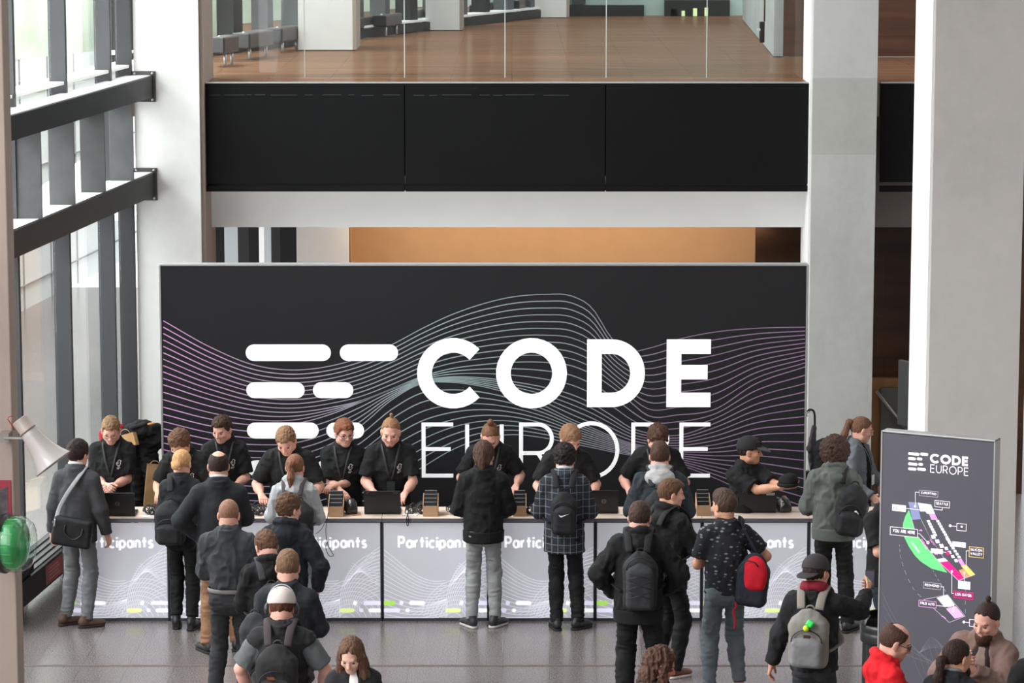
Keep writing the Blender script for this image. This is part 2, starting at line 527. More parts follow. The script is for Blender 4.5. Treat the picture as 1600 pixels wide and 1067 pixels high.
class Field:
    """a distance field on a grid; solids are blended in, then meshed with surface nets"""
    def __init__(s, prims, h, pad=0.03):
        lo = np.min([p[1] for p in prims], 0) - pad; hi = np.max([p[2] for p in prims], 0) + pad
        s.h, s.lo = h, lo
        s.n = np.ceil((hi - lo) / h).astype(int) + 1
        s.a = np.full(s.n, 0.2, np.float32)
        s.ax = [(lo[k] + h * np.arange(s.n[k])).astype(np.float32) for k in range(3)]
        for p in prims: s.add(p)
    def _sl(s, lo, hi, m):
        r = []
        for k in range(3):
            i0 = max(0, int((lo[k] - m - s.lo[k]) / s.h)); i1 = min(s.n[k], int((hi[k] + m - s.lo[k]) / s.h) + 2)
            if i1 <= i0: return None
            r.append(slice(i0, i1))
        return tuple(r)
    def _xyz(s, sl):
        return s.ax[0][sl[0]][:, None, None], s.ax[1][sl[1]][None, :, None], s.ax[2][sl[2]][None, None, :]
    def add(s, p, op='u'):
        fn, lo, hi, k = p
        sl = s._sl(lo, hi, k + 2.5 * s.h)
        if sl is None: return
        d = fn(*s._xyz(sl)); a = s.a[sl]
        if op == 's':                           # carve
            d = -d
            if k > 0:
                t = np.clip(0.5 - 0.5 * (d - a) / k, 0, 1); s.a[sl] = a + (d - a) * (1 - t) + k * t * (1 - t)
            else: s.a[sl] = np.maximum(a, d)
        elif k > 0:
            t = np.clip(0.5 + 0.5 * (a - d) / k, 0, 1)
            s.a[sl] = a + (d - a) * t - k * t * (1 - t)
        else: s.a[sl] = np.minimum(a, d)
    def cut(s, fn):
        """keep where fn <= 0"""
        s.a = np.maximum(s.a, fn(s.ax[0][:, None, None], s.ax[1][None, :, None], s.ax[2][None, None, :]).astype(np.float32))
    def mesh(s):
        a = s.a; ins = a < 0
        c = np.zeros(np.array(a.shape) - 1, np.int8)
        for dx in (0, 1):
            for dy in (0, 1):
                for dz in (0, 1):
                    c += ins[dx:dx + c.shape[0], dy:dy + c.shape[1], dz:dz + c.shape[2]]
        cells = np.argwhere((c > 0) & (c < 8))
        if len(cells) == 0: return np.zeros((0, 3), np.float32), np.zeros((0, 4), np.int32), np.zeros((0, 3), np.float32)
        idx = np.full(c.shape, -1, np.int32); idx[tuple(cells.T)] = np.arange(len(cells))
        co = [(dx, dy, dz) for dx in (0, 1) for dy in (0, 1) for dz in (0, 1)]
        val = {o: a[cells[:, 0] + o[0], cells[:, 1] + o[1], cells[:, 2] + o[2]] for o in co}
        acc = np.zeros((len(cells), 3), np.float32); cnt = np.zeros(len(cells), np.float32)
        for o in co:
            for k in range(3):
                if o[k] == 0:
                    q = list(o); q[k] = 1; q = tuple(q)
                    va, vb = val[o], val[q]; m = (va < 0) != (vb < 0)
                    t = np.where(m, va / np.where(m, va - vb, 1), 0)
                    pt = np.tile(np.array(o, np.float32), (len(cells), 1)); pt[:, k] += t
                    acc += pt * m[:, None]; cnt += m
        V = s.lo + s.h * (cells + acc / cnt[:, None])
        g = np.zeros((len(cells), 3), np.float32)
        for o in co:
            for k in range(3): g[:, k] += val[o] * (1 if o[k] else -1)
        g /= np.maximum(1e-9, np.linalg.norm(g, axis=1))[:, None]
        Q = []
        for k in range(3):
            sa = [slice(None)] * 3; sb = [slice(None)] * 3
            sa[k] = slice(0, -1); sb[k] = slice(1, None)
            A, B = ins[tuple(sa)], ins[tuple(sb)]
            u, v = (k + 1) % 3, (k + 2) % 3
            E = np.argwhere(A != B)
            E = E[(E[:, u] > 0) & (E[:, v] > 0) & (E[:, u] < a.shape[u] - 1) & (E[:, v] < a.shape[v] - 1)]
            if len(E) == 0: continue
            flip = ~A[tuple(E.T)]
            def cell(du, dv):
                F = E.copy(); F[:, u] += du; F[:, v] += dv
                return idx[tuple(F.T)]
            q = np.stack([cell(-1, -1), cell(0, -1), cell(0, 0), cell(-1, 0)], 1)
            q[flip] = q[flip][:, ::-1]
            Q.append(q)
        Q = np.concatenate(Q); Q = Q[(Q >= 0).all(1)]
        return V.astype(np.float32), Q, g

def cap(a, b, r1, r2=None, k=0.03, fd=None, fr=1.0, flat=False):
    """tapered limb; fd, fr: thinner by fr along fd; flat: cut square at b"""
    a, b = A3(a), A3(b); r2 = r1 if r2 is None else r2
    ba = b - a; L2 = float(ba @ ba) + 1e-9; L = math.sqrt(L2)
    R = max(r1, r2); fdn = None
    if fd is not None and fr != 1.0:
        fdn = A3(fd); fdn = fdn / np.linalg.norm(fdn)
    def fn(x, y, z):
        px, py, pz = x - a[0], y - a[1], z - a[2]
        tt = (px * ba[0] + py * ba[1] + pz * ba[2]) / L2
        t = np.clip(tt, 0, 1)
        dx, dy, dz = px - t * ba[0], py - t * ba[1], pz - t * ba[2]
        if fdn is not None:
            c = (dx * fdn[0] + dy * fdn[1] + dz * fdn[2]) * (fr - 1)
            dx, dy, dz = dx + c * fdn[0], dy + c * fdn[1], dz + c * fdn[2]
        d = np.sqrt(dx * dx + dy * dy + dz * dz) - (r1 + (r2 - r1) * t)
        if flat: d = np.maximum(d, (tt - 1) * L)
        return d
    return fn, np.minimum(a, b) - R, np.maximum(a, b) + R, k

def ell(c, r, k=0.03, R=None):
    c, r = A3(c), A3(r); m = float(r.max())
    M = None if R is None else np.array(R, np.float32)      # columns: local axes
    def fn(x, y, z):
        px, py, pz = x - c[0], y - c[1], z - c[2]
        if M is not None:
            px, py, pz = (px * M[0, 0] + py * M[1, 0] + pz * M[2, 0], px * M[0, 1] + py * M[1, 1] + pz * M[2, 1], px * M[0, 2] + py * M[1, 2] + pz * M[2, 2])
        k0 = np.sqrt((px / r[0]) ** 2 + (py / r[1]) ** 2 + (pz / r[2]) ** 2)
        k1 = np.sqrt((px / r[0] ** 2) ** 2 + (py / r[1] ** 2) ** 2 + (pz / r[2] ** 2) ** 2)
        return k0 * (k0 - 1) / np.maximum(k1, 1e-6)
    return fn, c - m, c + m, k

def rbox(c, hs, rd, k=0.0, R=None):
    c, hs = A3(c), A3(hs); m = float(np.linalg.norm(hs))
    M = None if R is None else np.array(R, np.float32)
    def fn(x, y, z):
        px, py, pz = x - c[0], y - c[1], z - c[2]
        if M is not None:
            px, py, pz = (px * M[0, 0] + py * M[1, 0] + pz * M[2, 0], px * M[0, 1] + py * M[1, 1] + pz * M[2, 1], px * M[0, 2] + py * M[1, 2] + pz * M[2, 2])
        qx, qy, qz = np.abs(px) - hs[0] + rd, np.abs(py) - hs[1] + rd, np.abs(pz) - hs[2] + rd
        return np.sqrt(np.maximum(qx, 0) ** 2 + np.maximum(qy, 0) ** 2 + np.maximum(qz, 0) ** 2) + np.minimum(np.maximum(qx, np.maximum(qy, qz)), 0) - rd
    return fn, c - m, c + m, k

def ring(c, R, rx, ry, r, k=0.02):
    """elliptic ring in the local xy plane"""
    c = A3(c); m = max(rx, ry) + r; M = np.array(R, np.float32)
    def fn(x, y, z):
        px, py, pz = x - c[0], y - c[1], z - c[2]
        px, py, pz = (px * M[0, 0] + py * M[1, 0] + pz * M[2, 0], px * M[0, 1] + py * M[1, 1] + pz * M[2, 1], px * M[0, 2] + py * M[1, 2] + pz * M[2, 2])
        q = np.sqrt((px / rx) ** 2 + (py / ry) ** 2)
        dr = (q - 1) * min(rx, ry)
        return np.sqrt(dr * dr + pz * pz) - r
    return fn, c - m, c + m, k

def solid(name, prims, h, m, parent, carve=(), cuts=(), amp=0.0, freq=(14, 14, 20), seed=0, ridge=True, also=(), label=None):
    F = Field(prims, h)
    for p in carve: F.add(p, 's')
    for c in cuts: F.cut(c)
    V, Q, g = F.mesh()
    if amp:
        if ridge and amp >= 0.005: amp = amp * 1.2
        P = V * np.array(freq, np.float32) + seed * 7.31
        if ridge: P = P + 0.55 * np.stack([vnoise(V * 7 + 11.3 + seed), vnoise(V * 7 + 5.1), vnoise(V * 7 + 2.7)], 1)
        n = vnoise(P)
        if ridge: n = (1 - 2 * np.abs(n)) * 0.7 + 0.45 * vnoise(P * 2.1 + 3.7)
        else: n = n * 0.75 + 0.45 * vnoise(P * 2.3 + 1.9)
        V = V + g * (amp * n)[:, None]
    for (v2, q2) in also:
        Q = np.concatenate([Q, q2 + len(V)]); V = np.concatenate([V, v2])
    if len(Q) == 0: return None
    return link(name, mesh_np(name, V, Q), m, parent, label)

def rotm(yaw=0, pitch=0, roll=0):
    """yaw turns left, pitch > 0 bows forward, roll tips to the right (degrees)"""
    return Matrix.Rotation(math.radians(yaw), 3, 'Z') @ Matrix.Rotation(math.radians(-pitch), 3, 'X') @ Matrix.Rotation(math.radians(roll), 3, 'Y')

def ik(S, T, a, b, pole):
    d = T - S; L = min(d.length, (a + b) * 0.995); d.normalize()
    T = S + d * L
    x = (a * a - b * b + L * L) / (2 * L); hh = math.sqrt(max(0, a * a - x * x))
    p = pole - d * pole.dot(d)
    p = p.normalized() if p.length > 1e-5 else d.orthogonal().normalized()
    return S + d * x + p * hh, T

def hand_prims(w, fd, N, side, curl, k, point=False):
    """palm, four fingers and a thumb from the wrist w; N: where the palm faces; side -1 left, 1 right"""
    X = fd.normalized(); N = (N - X * N.dot(X)).normalized(); Sd = N.cross(X) * (-side)
    pr = []
    at_ = lambda x, s, n: w + (X * x + Sd * s + N * n) * k
    offs = (0.030, 0.010, -0.010, -0.029)
    for o in offs:
        pr.append(cap(at_(0.0, o * 0.55, 0), at_(0.085, o, 0), 0.0155 * k, 0.0125 * k, 0.012))
    for q, (o, Ls) in enumerate(zip(offs, (0.072, 0.080, 0.074, 0.058))):
        p = at_(0.085, o, 0); ang = 0.15; cu = curl * (0.92 + 0.07 * q)
        if point and q == 0: cu = 0.08
        for sg, fr in enumerate((0.45, 0.31, 0.26)):
            ang += cu * (0.9 if sg else 0.7)
            dv = X * math.cos(ang) + N * math.sin(ang) + Sd * (o * 1.2)
            e = p + dv.normalized() * (Ls * fr * k)
            pr.append(cap(p, e, (0.0095 - 0.001 * sg) * k, (0.0088 - 0.001 * sg) * k, 0.003)); p = e
    p = at_(0.018, 0.026, 0.006)
    for L_, dv in ((0.046, X * 0.62 + Sd * 0.62 + N * (0.25 + 0.3 * curl)), (0.034, X * 0.85 + Sd * 0.2 + N * (0.2 + 0.5 * curl)), (0.026, X * 0.9 + N * (0.2 + 0.6 * curl))):
        e = p + dv.normalized() * (L_ * k)
        pr.append(cap(p, e, 0.0125 * k, 0.0100 * k, 0.006)); p = e
    return pr

FM = {}
def sharedmat(key, fn):
    if key not in FM: FM[key] = fn()
    return FM[key]

HAIRLINE = ([-0.13, -0.075, -0.03, -0.005, 0.018, 0.04, 0.055, 0.068, 0.085, 0.13], [-0.068, -0.065, -0.035, -0.005, 0.015, 0.03, 0.052, 0.068, 0.078, 0.085])

class Person:
    """a standing figure. Local frame: +y ahead, +x to its right; pixel hp is where the crown shows in the photograph."""
    def __init__(s, label, hp, H=1.78, yaw=0.0, lean=0, tw=0, side=0, head=(0, 0, 0), build=1.0, skin=(214, 162, 138), group=None, female=False, Y=None):
        s.k = k = H / 1.78; s.hk = k * 1.10; s.build = build; s.female = female
        s.P = Vector((0, 0, 0.95 * k))
        s.C = rotm(tw, lean, side)
        s.root = thing('person', label, 'person', (0, 0, 0), math.radians(yaw), group)
        s.seed = len([o for o in bpy.data.objects if o.name.startswith('person')])
        s.neck = s.ch(0, -0.012, 0.545)
        s.HR = s.C.to_3x3() @ rotm(0, -lean * 0.55, 0) @ rotm(*head) if lean else s.C @ rotm(*head)
        s.hc = s.neck + (s.C @ Vector((0, 0.010, 0.046)) + s.HR @ Vector((0, 0.018, 0.076))) * k
        top = s.hc + s.HR @ Vector((0, -0.01, 0.122)) * s.hk
        s.skin = sharedmat(('skin',) + tuple(skin), lambda: skinmat('skin_%d_%d_%d' % tuple(skin), skin))
        g = onz(hp[0], hp[1], top.z)
        R = Matrix.Rotation(math.radians(yaw), 3, 'Z')
        off = R @ Vector((top.x, top.y, 0))
        s.root.location = (g.x - off.x, g.y - off.y, 0)
        s.R = R; s.arms = {}; s.legs = {}; s.hands = {}
        s.inv = R.transposed()
    def ch(s, x, y, z):                          # a point of the chest frame, metres of a 1.78 m figure
        return s.P + s.C @ Vector((x, y, z)) * s.k
    def world(s, v): return s.root.location + s.R @ Vector(v)
    def local(s, v): return s.inv @ (Vector(v) - s.root.location)
    def pose_arm(s, side, target=None, palm=None, curl=0.45, pole=None, point=False, local=False):
        k = s.k; sg = 1 if side == 'R' else -1
        S = s.ch(0.158 * s.build * sg, -0.012, 0.440)
        if target is None: target = (0.27 * sg, 0.02, 0.88)
        T = Vector(target) * (1 if local else k)
        E, W = ik(S, T, 0.285 * k, 0.255 * k, Vector(pole or (0.55 * sg, -1.0, -0.35)))
        N = Vector(palm) if palm else Vector((-sg, 0.15, 0))
        s.arms[side] = (S, E, W); s.hands[side] = (W, (W - E).normalized(), N, sg, curl, point)
    def pose_leg(s, side, foot=None, toe=0, pole=(0, 1, 0)):
        k = s.k; sg = 1 if side == 'R' else -1
        Hh = s.P + Vector((0.082 * sg, 0, -0.03)) * k
        f = foot or (0.11 * sg, 0.0)
        T = Vector((f[0], f[1] - 0.02, 0.085)) * 1.0
        T = Vector((f[0] * k, (f[1] - 0.02) * k, 0.085 * k))
        K, An = ik(Hh, T, 0.445 * k, 0.425 * k, Vector(pole))
        s.legs[side] = (Hh, K, An, math.radians(toe + 8 * -sg))
    # --- the one continuous body
    def body(s, beard=None, fine=0.004, face=True, belly=0.0):
        k, b = s.k, s.build
        for sd in 'LR':
            if sd not in s.arms: s.pose_arm(sd)
            if sd not in s.legs: s.pose_leg(sd)
        ax = s.C
        pr = [ell(s.P + Vector((0, -0.012, -0.03)) * k, (0.145 * b * k, 0.112 * k, 0.13 * k)),
              ell(s.ch(0, 0, 0.12), (0.122 * b * k, 0.098 * k, 0.17 * k), 0.05, ax),
              ell(s.ch(0, 0, 0.32), (0.142 * b * k, 0.106 * k, 0.19 * k), 0.05, ax),
              cap(s.ch(-0.12 * b, -0.01, 0.440), s.ch(0.12 * b, -0.01, 0.440), 0.055 * k, 0.055 * k, 0.05),
              cap(s.ch(0, -0.020, 0.47), s.hc + s.HR @ Vector((0, -0.028, -0.06)) * k, 0.052 * k, 0.053 * k, 0.02)]
        for sg in (-1, 1):
            pr.append(cap(s.ch(0.02 * sg, -0.02, 0.515), s.ch(0.11 * sg * b, -0.012, 0.448), 0.038 * k, 0.040 * k, 0.02))
        for sd in 'LR':
            S, E, W = s.arms[sd]
            pr += [cap(S, E, 0.046 * k * b, 0.039 * k * b, 0.04), cap(E, E.lerp(W, 0.45), 0.042 * k * b, 0.039 * k * b, 0.02), cap(E.lerp(W, 0.3), W, 0.040 * k * b, 0.0265 * k, 0.03)]
            Hh, K, An, ta = s.legs[sd]
            pr += [cap(Hh, K, 0.074 * k, 0.052 * k, 0.05), cap(K, An, 0.052 * k, 0.031 * k, 0.03),
                   cap(An + Vector((0, 0.0, -0.035)) * k, An + Vector((math.sin(-ta) * 0.11, math.cos(ta) * 0.11, -0.052)) * k, 0.020 * k, 0.016 * k, 0.01)]
        fines = []
        for sd in 'LR':
            W, fd, N, sg, curl, pt = s.hands[sd]
            F = Field(hand_prims(W, fd, N, sg, curl, k, pt) + [cap(W - fd * 0.03, W + fd * 0.02, 0.027 * k, 0.024 * k, 0.02, N, 1.25)], 0.0042)
            V, Q, g = F.mesh(); fines.append((V, Q))
        F = Field(s.head_prims(), fine)
        for p in s.head_carve(): F.add(p, 's')
        V, Q, g = F.mesh(); fines.append((V, Q))
        s.body_o = solid('body', pr, 0.009, s.skin, s.root, also=fines)
        if face: s.face()
        return s
    def hp_(s, x, y, z): return s.hc + s.HR @ Vector((x, y, z)) * s.hk
    def head_prims(s):
        k, R, f = s.hk, s.HR, s.female
        P = s.hp_
        j = 0.9 if f else 1.0
        pr = [ell(P(0, -0.012, 0.030), (0.074 * k, 0.095 * k, 0.092 * k), 0.02, R),
              ell(P(0, 0.030, -0.030), (0.060 * j * k, 0.062 * k, 0.082 * k), 0.03, R),
              ell(P(0, 0.062, -0.085), (0.030 * j * k, 0.024 * k, 0.020 * k), 0.03, R),
              cap(P(-0.045, 0.005, -0.06), P(0.045, 0.005, -0.06), 0.030 * k, 0.030 * k, 0.03),
              cap(P(-0.030, 0.075, 0.030), P(0.030, 0.075, 0.030), 0.012 * k, 0.012 * k, 0.015),
              cap(P(0, 0.086, 0.018), P(0, 0.106, -0.018), 0.007 * k, 0.012 * k, 0.010),
              cap(P(-0.012, 0.092, -0.024), P(0.012, 0.092, -0.024), 0.008 * k, 0.008 * k, 0.008),
              ell(P(-0.040, 0.062, -0.015), (0.02 * k, 0.022 * k, 0.02 * k), 0.02, R), ell(P(0.040, 0.062, -0.015), (0.02 * k, 0.022 * k, 0.02 * k), 0.02, R),
              cap(P(-0.014, 0.085, -0.046), P(0.014, 0.085, -0.046), 0.006 * k, 0.006 * k, 0.006), cap(P(-0.012, 0.084, -0.058), P(0.012, 0.084, -0.058), 0.007 * k, 0.007 * k, 0.006),
              cap(P(0, -0.03, -0.05), s.ch(0, -0.020, 0.50), 0.054 * k, 0.052 * s.k, 0.03)]
        for sg in (-1, 1):
            Re = R @ rotm(20 * sg, 12, 0)
            pr += [ell(P(0.077 * sg, -0.004, 0.0), (0.010 * k, 0.020 * k, 0.032 * k), 0.004, Re), ell(P(0.076 * sg, 0.002, -0.024), (0.008 * k, 0.011 * k, 0.012 * k), 0.006, R)]
        return pr
    def head_carve(s):
        k, P = s.hk, s.hp_
        return [ell(P(sg * 0.031, 0.094, 0.008), (0.014 * k, 0.0135 * k, 0.010 * k), 0.008, s.HR) for sg in (-1, 1)] + [cap(P(-0.020, 0.094, -0.0515), P(0.020, 0.094, -0.0515), 0.0030 * k, 0.0030 * k, 0.003)]
    def face(s):
        k, P = s.hk, s.hp_
        eye = sharedmat('eye', lambda: mat('eye', (70, 58, 52), 0.25))
        lip = sharedmat('lip', lambda: mat('lip', (172, 104, 96), 0.45))
        for sg in (-1, 1):
            solid('eye', [ell(P(sg * 0.031, 0.078, 0.007), (0.012 * k, 0.010 * k, 0.0075 * k), 0, s.HR)], 0.004, eye, s.root)
        solid('lips', [cap(P(-0.017, 0.0855, -0.0475), P(0.017, 0.0855, -0.0475), 0.0052 * k, None, 0.004), cap(P(-0.015, 0.0845, -0.0565), P(0.015, 0.0845, -0.0565), 0.0062 * k, None, 0.004)], 0.0035, lip, s.root)
    def brows(s, m):
        k, P = s.hk, s.hp_
        for sg in (-1, 1):
            solid('eyebrow', [cap(P(sg * 0.016, 0.086, 0.027), P(sg * 0.034, 0.083, 0.031), 0.0042 * k, None, 0.004), cap(P(sg * 0.034, 0.083, 0.031), P(sg * 0.048, 0.070, 0.026), 0.0042 * k, 0.003 * k, 0.004)], 0.0035, m, s.root)
    # --- hair
    def _hl(s, shift=0.0, nape=0.0):
        k, hc, R = s.hk, A3(s.hc), np.array(s.HR, np.float32)
        xs, zs = np.array(HAIRLINE[0]), np.array(HAIRLINE[1]) + shift
        zs = zs - nape * np.clip((-xs - 0.0) / 0.07, 0, 1)
        def fn(x, y, z):
            px, py, pz = x - hc[0], y - hc[1], z - hc[2]
            ly = (px * R[0, 1] + py * R[1, 1] + pz * R[2, 1]) / k; lz = (px * R[0, 2] + py * R[1, 2] + pz * R[2, 2]) / k
            lx = (px * R[0, 0] + py * R[1, 0] + pz * R[2, 0]) / k
            jit = 0.005 * np.sin(lx * 150 + s.seed) + 0.005 * np.sin(ly * 130 + lx * 70 + s.seed * 2) - 0.012 * np.exp(-((np.abs(lx) - 0.05) / 0.018) ** 2) * (ly > 0.03) * -1
            return (np.interp(ly, xs, zs) + jit - lz) * k * 0.75
        return fn
    def hair(s, kind, c, vol=1.0, amp=None):
        k, P, R = s.hk, s.hp_, s.HR
        m = sharedmat(('hair',) + tuple(c), lambda: hairmat('hair_%d_%d_%d' % tuple(c), c))
        s.hairm = m
        base = lambda t, top=0.0: [ell(P(0, -0.014, 0.032 + top * 0.5), ((0.074 + t) * k, (0.096 + t) * k, (0.092 + t + top * 0.5) * k), 0.02, R)]
        sd = s.seed + 3
        cuts = [s._hl()]
        o = None
        if kind == 'short':
            pr = base(0.007) + [ell(P(0, 0.010, 0.075), (0.066 * k, 0.088 * k, 0.058 * vol * k), 0.02, R)]
            o = solid('hair', pr, 0.005, m, s.root, cuts=cuts, amp=max(amp or 0.007, 0.0045), freq=(44, 44, 28), seed=sd, ridge=True)
        elif kind == 'buzz':
            o = solid('hair', base(0.0035), 0.005, m, s.root, cuts=cuts, amp=0.001, freq=(60, 60, 60), seed=sd)
        elif kind == 'balding':
            pr = base(0.007)
            o = solid('hair', pr, 0.005, m, s.root, cuts=cuts, amp=0.003, freq=(50, 50, 50), seed=sd, ridge=False,
                      carve=[ell(P(0, 0.030 * vol, 0.120), (0.054 * k, 0.085 * k, 0.062 * k), 0.01, R), ell(P(0, 0.10, 0.075), (0.07 * k, 0.06 * k, 0.06 * k), 0.01, R)])
        elif kind == 'curly':
            pr = base(0.016 * vol) + [ell(P(0, -0.005, 0.072), (0.078 * vol * k, 0.095 * k, 0.066 * vol * k), 0.03, R)]
            o = solid('hair', pr, 0.005, m, s.root, cuts=[s._hl(-0.012)], amp=amp or 0.012, freq=(38, 38, 38), seed=sd, ridge=False)
        elif kind == 'afro':
            pr = [ell(P(0, -0.028, 0.035), (0.125 * k * vol, 0.125 * k, 0.122 * k * vol), 0.02, R), ell(P(0, -0.05, -0.03), (0.10 * k, 0.085 * k, 0.08 * k), 0.03, R)]
            o = solid('hair', pr, 0.005, m, s.root, cuts=[s._hl(-0.035, 0.05)], amp=0.013, freq=(40, 40, 40), seed=sd, ridge=False)
        elif kind in ('bun', 'topknot', 'ponytail', 'sleek'):
            pr = base(0.005); cuts = [s._hl(0.028 if kind == 'topknot' else 0.014)]
            if kind == 'bun':
                pr += [ell(P(0, -0.122, -0.022), (0.044 * k, 0.032 * k, 0.040 * k), 0.004, R), cap(P(-0.03, -0.120, 0.0), P(0.034, -0.125, -0.045), 0.020 * k, 0.015 * k, 0.004)]
            if kind == 'topknot':
                pr += [ell(P(0, -0.045, 0.150), (0.022 * vol * k, 0.022 * vol * k, 0.026 * vol * k), 0.006, R), cap(P(0, -0.035, 0.11), P(0, -0.045, 0.14), 0.015 * k, 0.012 * k, 0.008)]
            o = solid('hair', pr, 0.005, m, s.root, cuts=cuts, amp=0.003, freq=(60, 60, 24), seed=sd)
            if kind == 'ponytail':
                z0 = 0.055 if vol > 1 else 0.0
                t = [cap(P(0, -0.10, z0), P(0, -0.135, z0 - 0.01), 0.020 * k, 0.024 * k, 0.02), cap(P(0, -0.135, z0 - 0.01), P(0.004, -0.150, z0 - 0.13), 0.026 * k, 0.030 * k, 0.03), cap(P(0.004, -0.150, z0 - 0.13), P(0.0, -0.14, z0 - 0.235), 0.030 * k, 0.010 * k, 0.02)]
                solid('ponytail', t, 0.005, m, s.root, amp=0.005, freq=(55, 55, 14), seed=sd)
                solid('hair_tie', [ring(P(0, -0.108, z0 - 0.002), R @ rotm(0, 80, 0), 0.019 * k, 0.019 * k, 0.007 * k)], 0.004, sharedmat('tie', lambda: mat('hair_tie', (40, 34, 34), 0.8)), s.root)
        elif kind == 'lowtail':
            pr = base(0.012) + [ell(P(0, -0.07, -0.03), (0.066 * k, 0.05 * k, 0.07 * k), 0.03, R), cap(P(0, -0.10, -0.05), P(0.0, -0.095, -0.14), 0.032 * k, 0.018 * k, 0.02)]
            o = solid('hair', pr, 0.005, m, s.root, cuts=[s._hl(-0.01, 0.1)], amp=0.006, freq=(55, 55, 16), seed=sd)
        elif kind == 'long':
            pr = base(0.012) + [ell(P(0, -0.06, -0.05), (0.080 * k, 0.055 * k, 0.12 * k), 0.03, R)]
            for sg in (-1, 1):
                pr += [cap(P(0.070 * sg, 0.02, 0.03), P(0.085 * sg, 0.045, -0.13), 0.020 * k, 0.032 * k, 0.02), cap(P(0.085 * sg, 0.045, -0.13), P(0.100 * sg, 0.075, -0.30), 0.034 * k, 0.020 * k, 0.02),
                       cap(P(0.05 * sg, -0.05, -0.10), P(0.09 * sg, -0.03, -0.28), 0.045 * k, 0.03 * k, 0.03)]
            hl = s._hl(-0.0, 0.6)
            hc, Rm = A3(s.hc), np.array(R, np.float32)
            def side_ok(x, y, z):
                px, py, pz = x - hc[0], y - hc[1], z - hc[2]
                lx = np.abs(px * Rm[0, 0] + py * Rm[1, 0] + pz * Rm[2, 0]) / k
                ly = (px * Rm[0, 1] + py * Rm[1, 1] + pz * Rm[2, 1]) / k
                return np.minimum(hl(x, y, z) + (ly > 0.02) * np.clip(0.034 - 0.75 * lx, -0.03, 0.034) * k, (0.056 - lx) * k)
            o = solid('hair', pr, 0.005, m, s.root, cuts=[side_ok], amp=0.007 if vol <= 1 else 0.016, freq=(50, 50, 9) if vol <= 1 else (32, 32, 22), seed=sd)
        return o
    def beard(s, c, full=True):
        k, P, R = s.hk, s.hp_, s.HR
        m = sharedmat(('hair',) + tuple(c), lambda: hairmat('hair_%d_%d_%d' % tuple(c), c))
        if full:
            pr = [ell(P(0, 0.045, -0.085), (0.058 * k, 0.058 * k, 0.050 * k), 0.02, R), ell(P(0, 0.072, -0.105), (0.036 * k, 0.034 * k, 0.042 * k), 0.02, R)]
            carve = [ell(P(0, 0.082, -0.045), (0.026 * k, 0.05 * k, 0.020 * k), 0.006, R), ell(P(0, 0.05, 0.0), (0.075 * k, 0.09 * k, 0.046 * k), 0.01, R)]
        else:
            pr = [cap(P(-0.022, 0.084, -0.040), P(0.022, 0.084, -0.040), 0.0055 * k, None, 0.005), ell(P(0, 0.072, -0.088), (0.020 * k, 0.020 * k, 0.018 * k), 0.01, R)]
            carve = []
        solid('beard', pr, 0.005, m, s.root, carve=carve, amp=0.003, freq=(60, 60, 60), seed=s.seed)
    # --- clothes
    def top(s, m, kind='tee', hem=-0.12, infl=0.014, amp=0.006, sleeve=None, name=None, collar=None, hemr=1.0, belly=0.0, open_=None):
        k, b = s.k, s.build; ax = s.C
        sleeve = {'tee': 0.82}.get(kind, 2.0) if sleeve is None else sleeve
        g = infl / k
        fy = ax @ Vector((0, 1, 0))
        pr = [ell(s.ch(0, 0.0, 0.30), ((0.145 * b + g) * k, (0.110 + g) * k, 0.205 * k), 0.04, ax),
              cap(s.ch(0, 0, 0.30), s.ch(0, 0.0, hem), (0.148 * b + g) * k, (0.155 * b * hemr + g) * k, 0.03, fy, 1.20 - belly, True),
              cap(s.ch(-0.118 * b, -0.012, 0.436), s.ch(0.118 * b, -0.012, 0.436), (0.057 + g * 0.9) * k, None, 0.05)]
        pr.append(cap(s.ch(0, -0.022, 0.43), s.ch(0, -0.044, 0.572), (0.088 + g * 0.6) * k, (0.070 + g * 0.5) * k, 0.03, flat=True))
        for sg in (-1, 1):
            pr.append(cap(s.ch(0.030 * sg, -0.028, 0.520), s.ch(0.128 * sg * b, -0.015, 0.456), (0.042 + g * 0.8) * k, (0.043 + g * 0.8) * k, 0.04))
        for sd in 'LR':
            S, E, W = s.arms[sd]
            sr = g * 0.85 + (0.004 if kind == 'tee' else 0.002)
            if sleeve <= 1.0:
                pr.append(cap(S, S.lerp(E, sleeve), (0.050 * b + sr) * k, (0.056 * b + sr) * k, 0.035, flat=True))
            else:
                pr.append(cap(S, E, (0.050 * b + sr) * k, (0.046 * b + sr) * k, 0.035))
                end = E.lerp(W, min(1.0, sleeve - 1.0) * 0.97)
                pr.append(cap(E, end, (0.046 * b + sr) * k, (0.034 + sr * 0.8) * k, 0.03, flat=True))
        Rn = ax
        if collar == 'shirt':
            pr.append(ring(s.ch(0, -0.018, 0.556), Rn @ rotm(0, 20, 0), 0.068 * k, 0.068 * k, 0.019 * k, 0.02))
        elif collar == 'hood':
            pr += [ell(s.ch(0, -0.105, 0.475), (0.115 * k, 0.050 * k, 0.085 * k), 0.03, ax @ rotm(0, 14, 0)), ring(s.ch(0, -0.026, 0.556), Rn @ rotm(0, 26, 0), 0.084 * k, 0.084 * k, 0.028 * k, 0.02), cap(s.ch(0, -0.13, 0.47), s.ch(0, -0.125, 0.36), 0.05 * k, 0.02 * k, 0.04)]
        elif collar == 'crew':
            pr.append(ring(s.ch(0, -0.016, 0.540), Rn @ rotm(0, 18, 0), 0.068 * k, 0.068 * k, 0.011 * k, 0.015))
        elif collar == 'stand':
            pr += [ring(s.ch(0, -0.015, 0.555), Rn @ rotm(0, 16, 0), 0.074 * k, 0.074 * k, 0.022 * k, 0.02)]
        carve = []
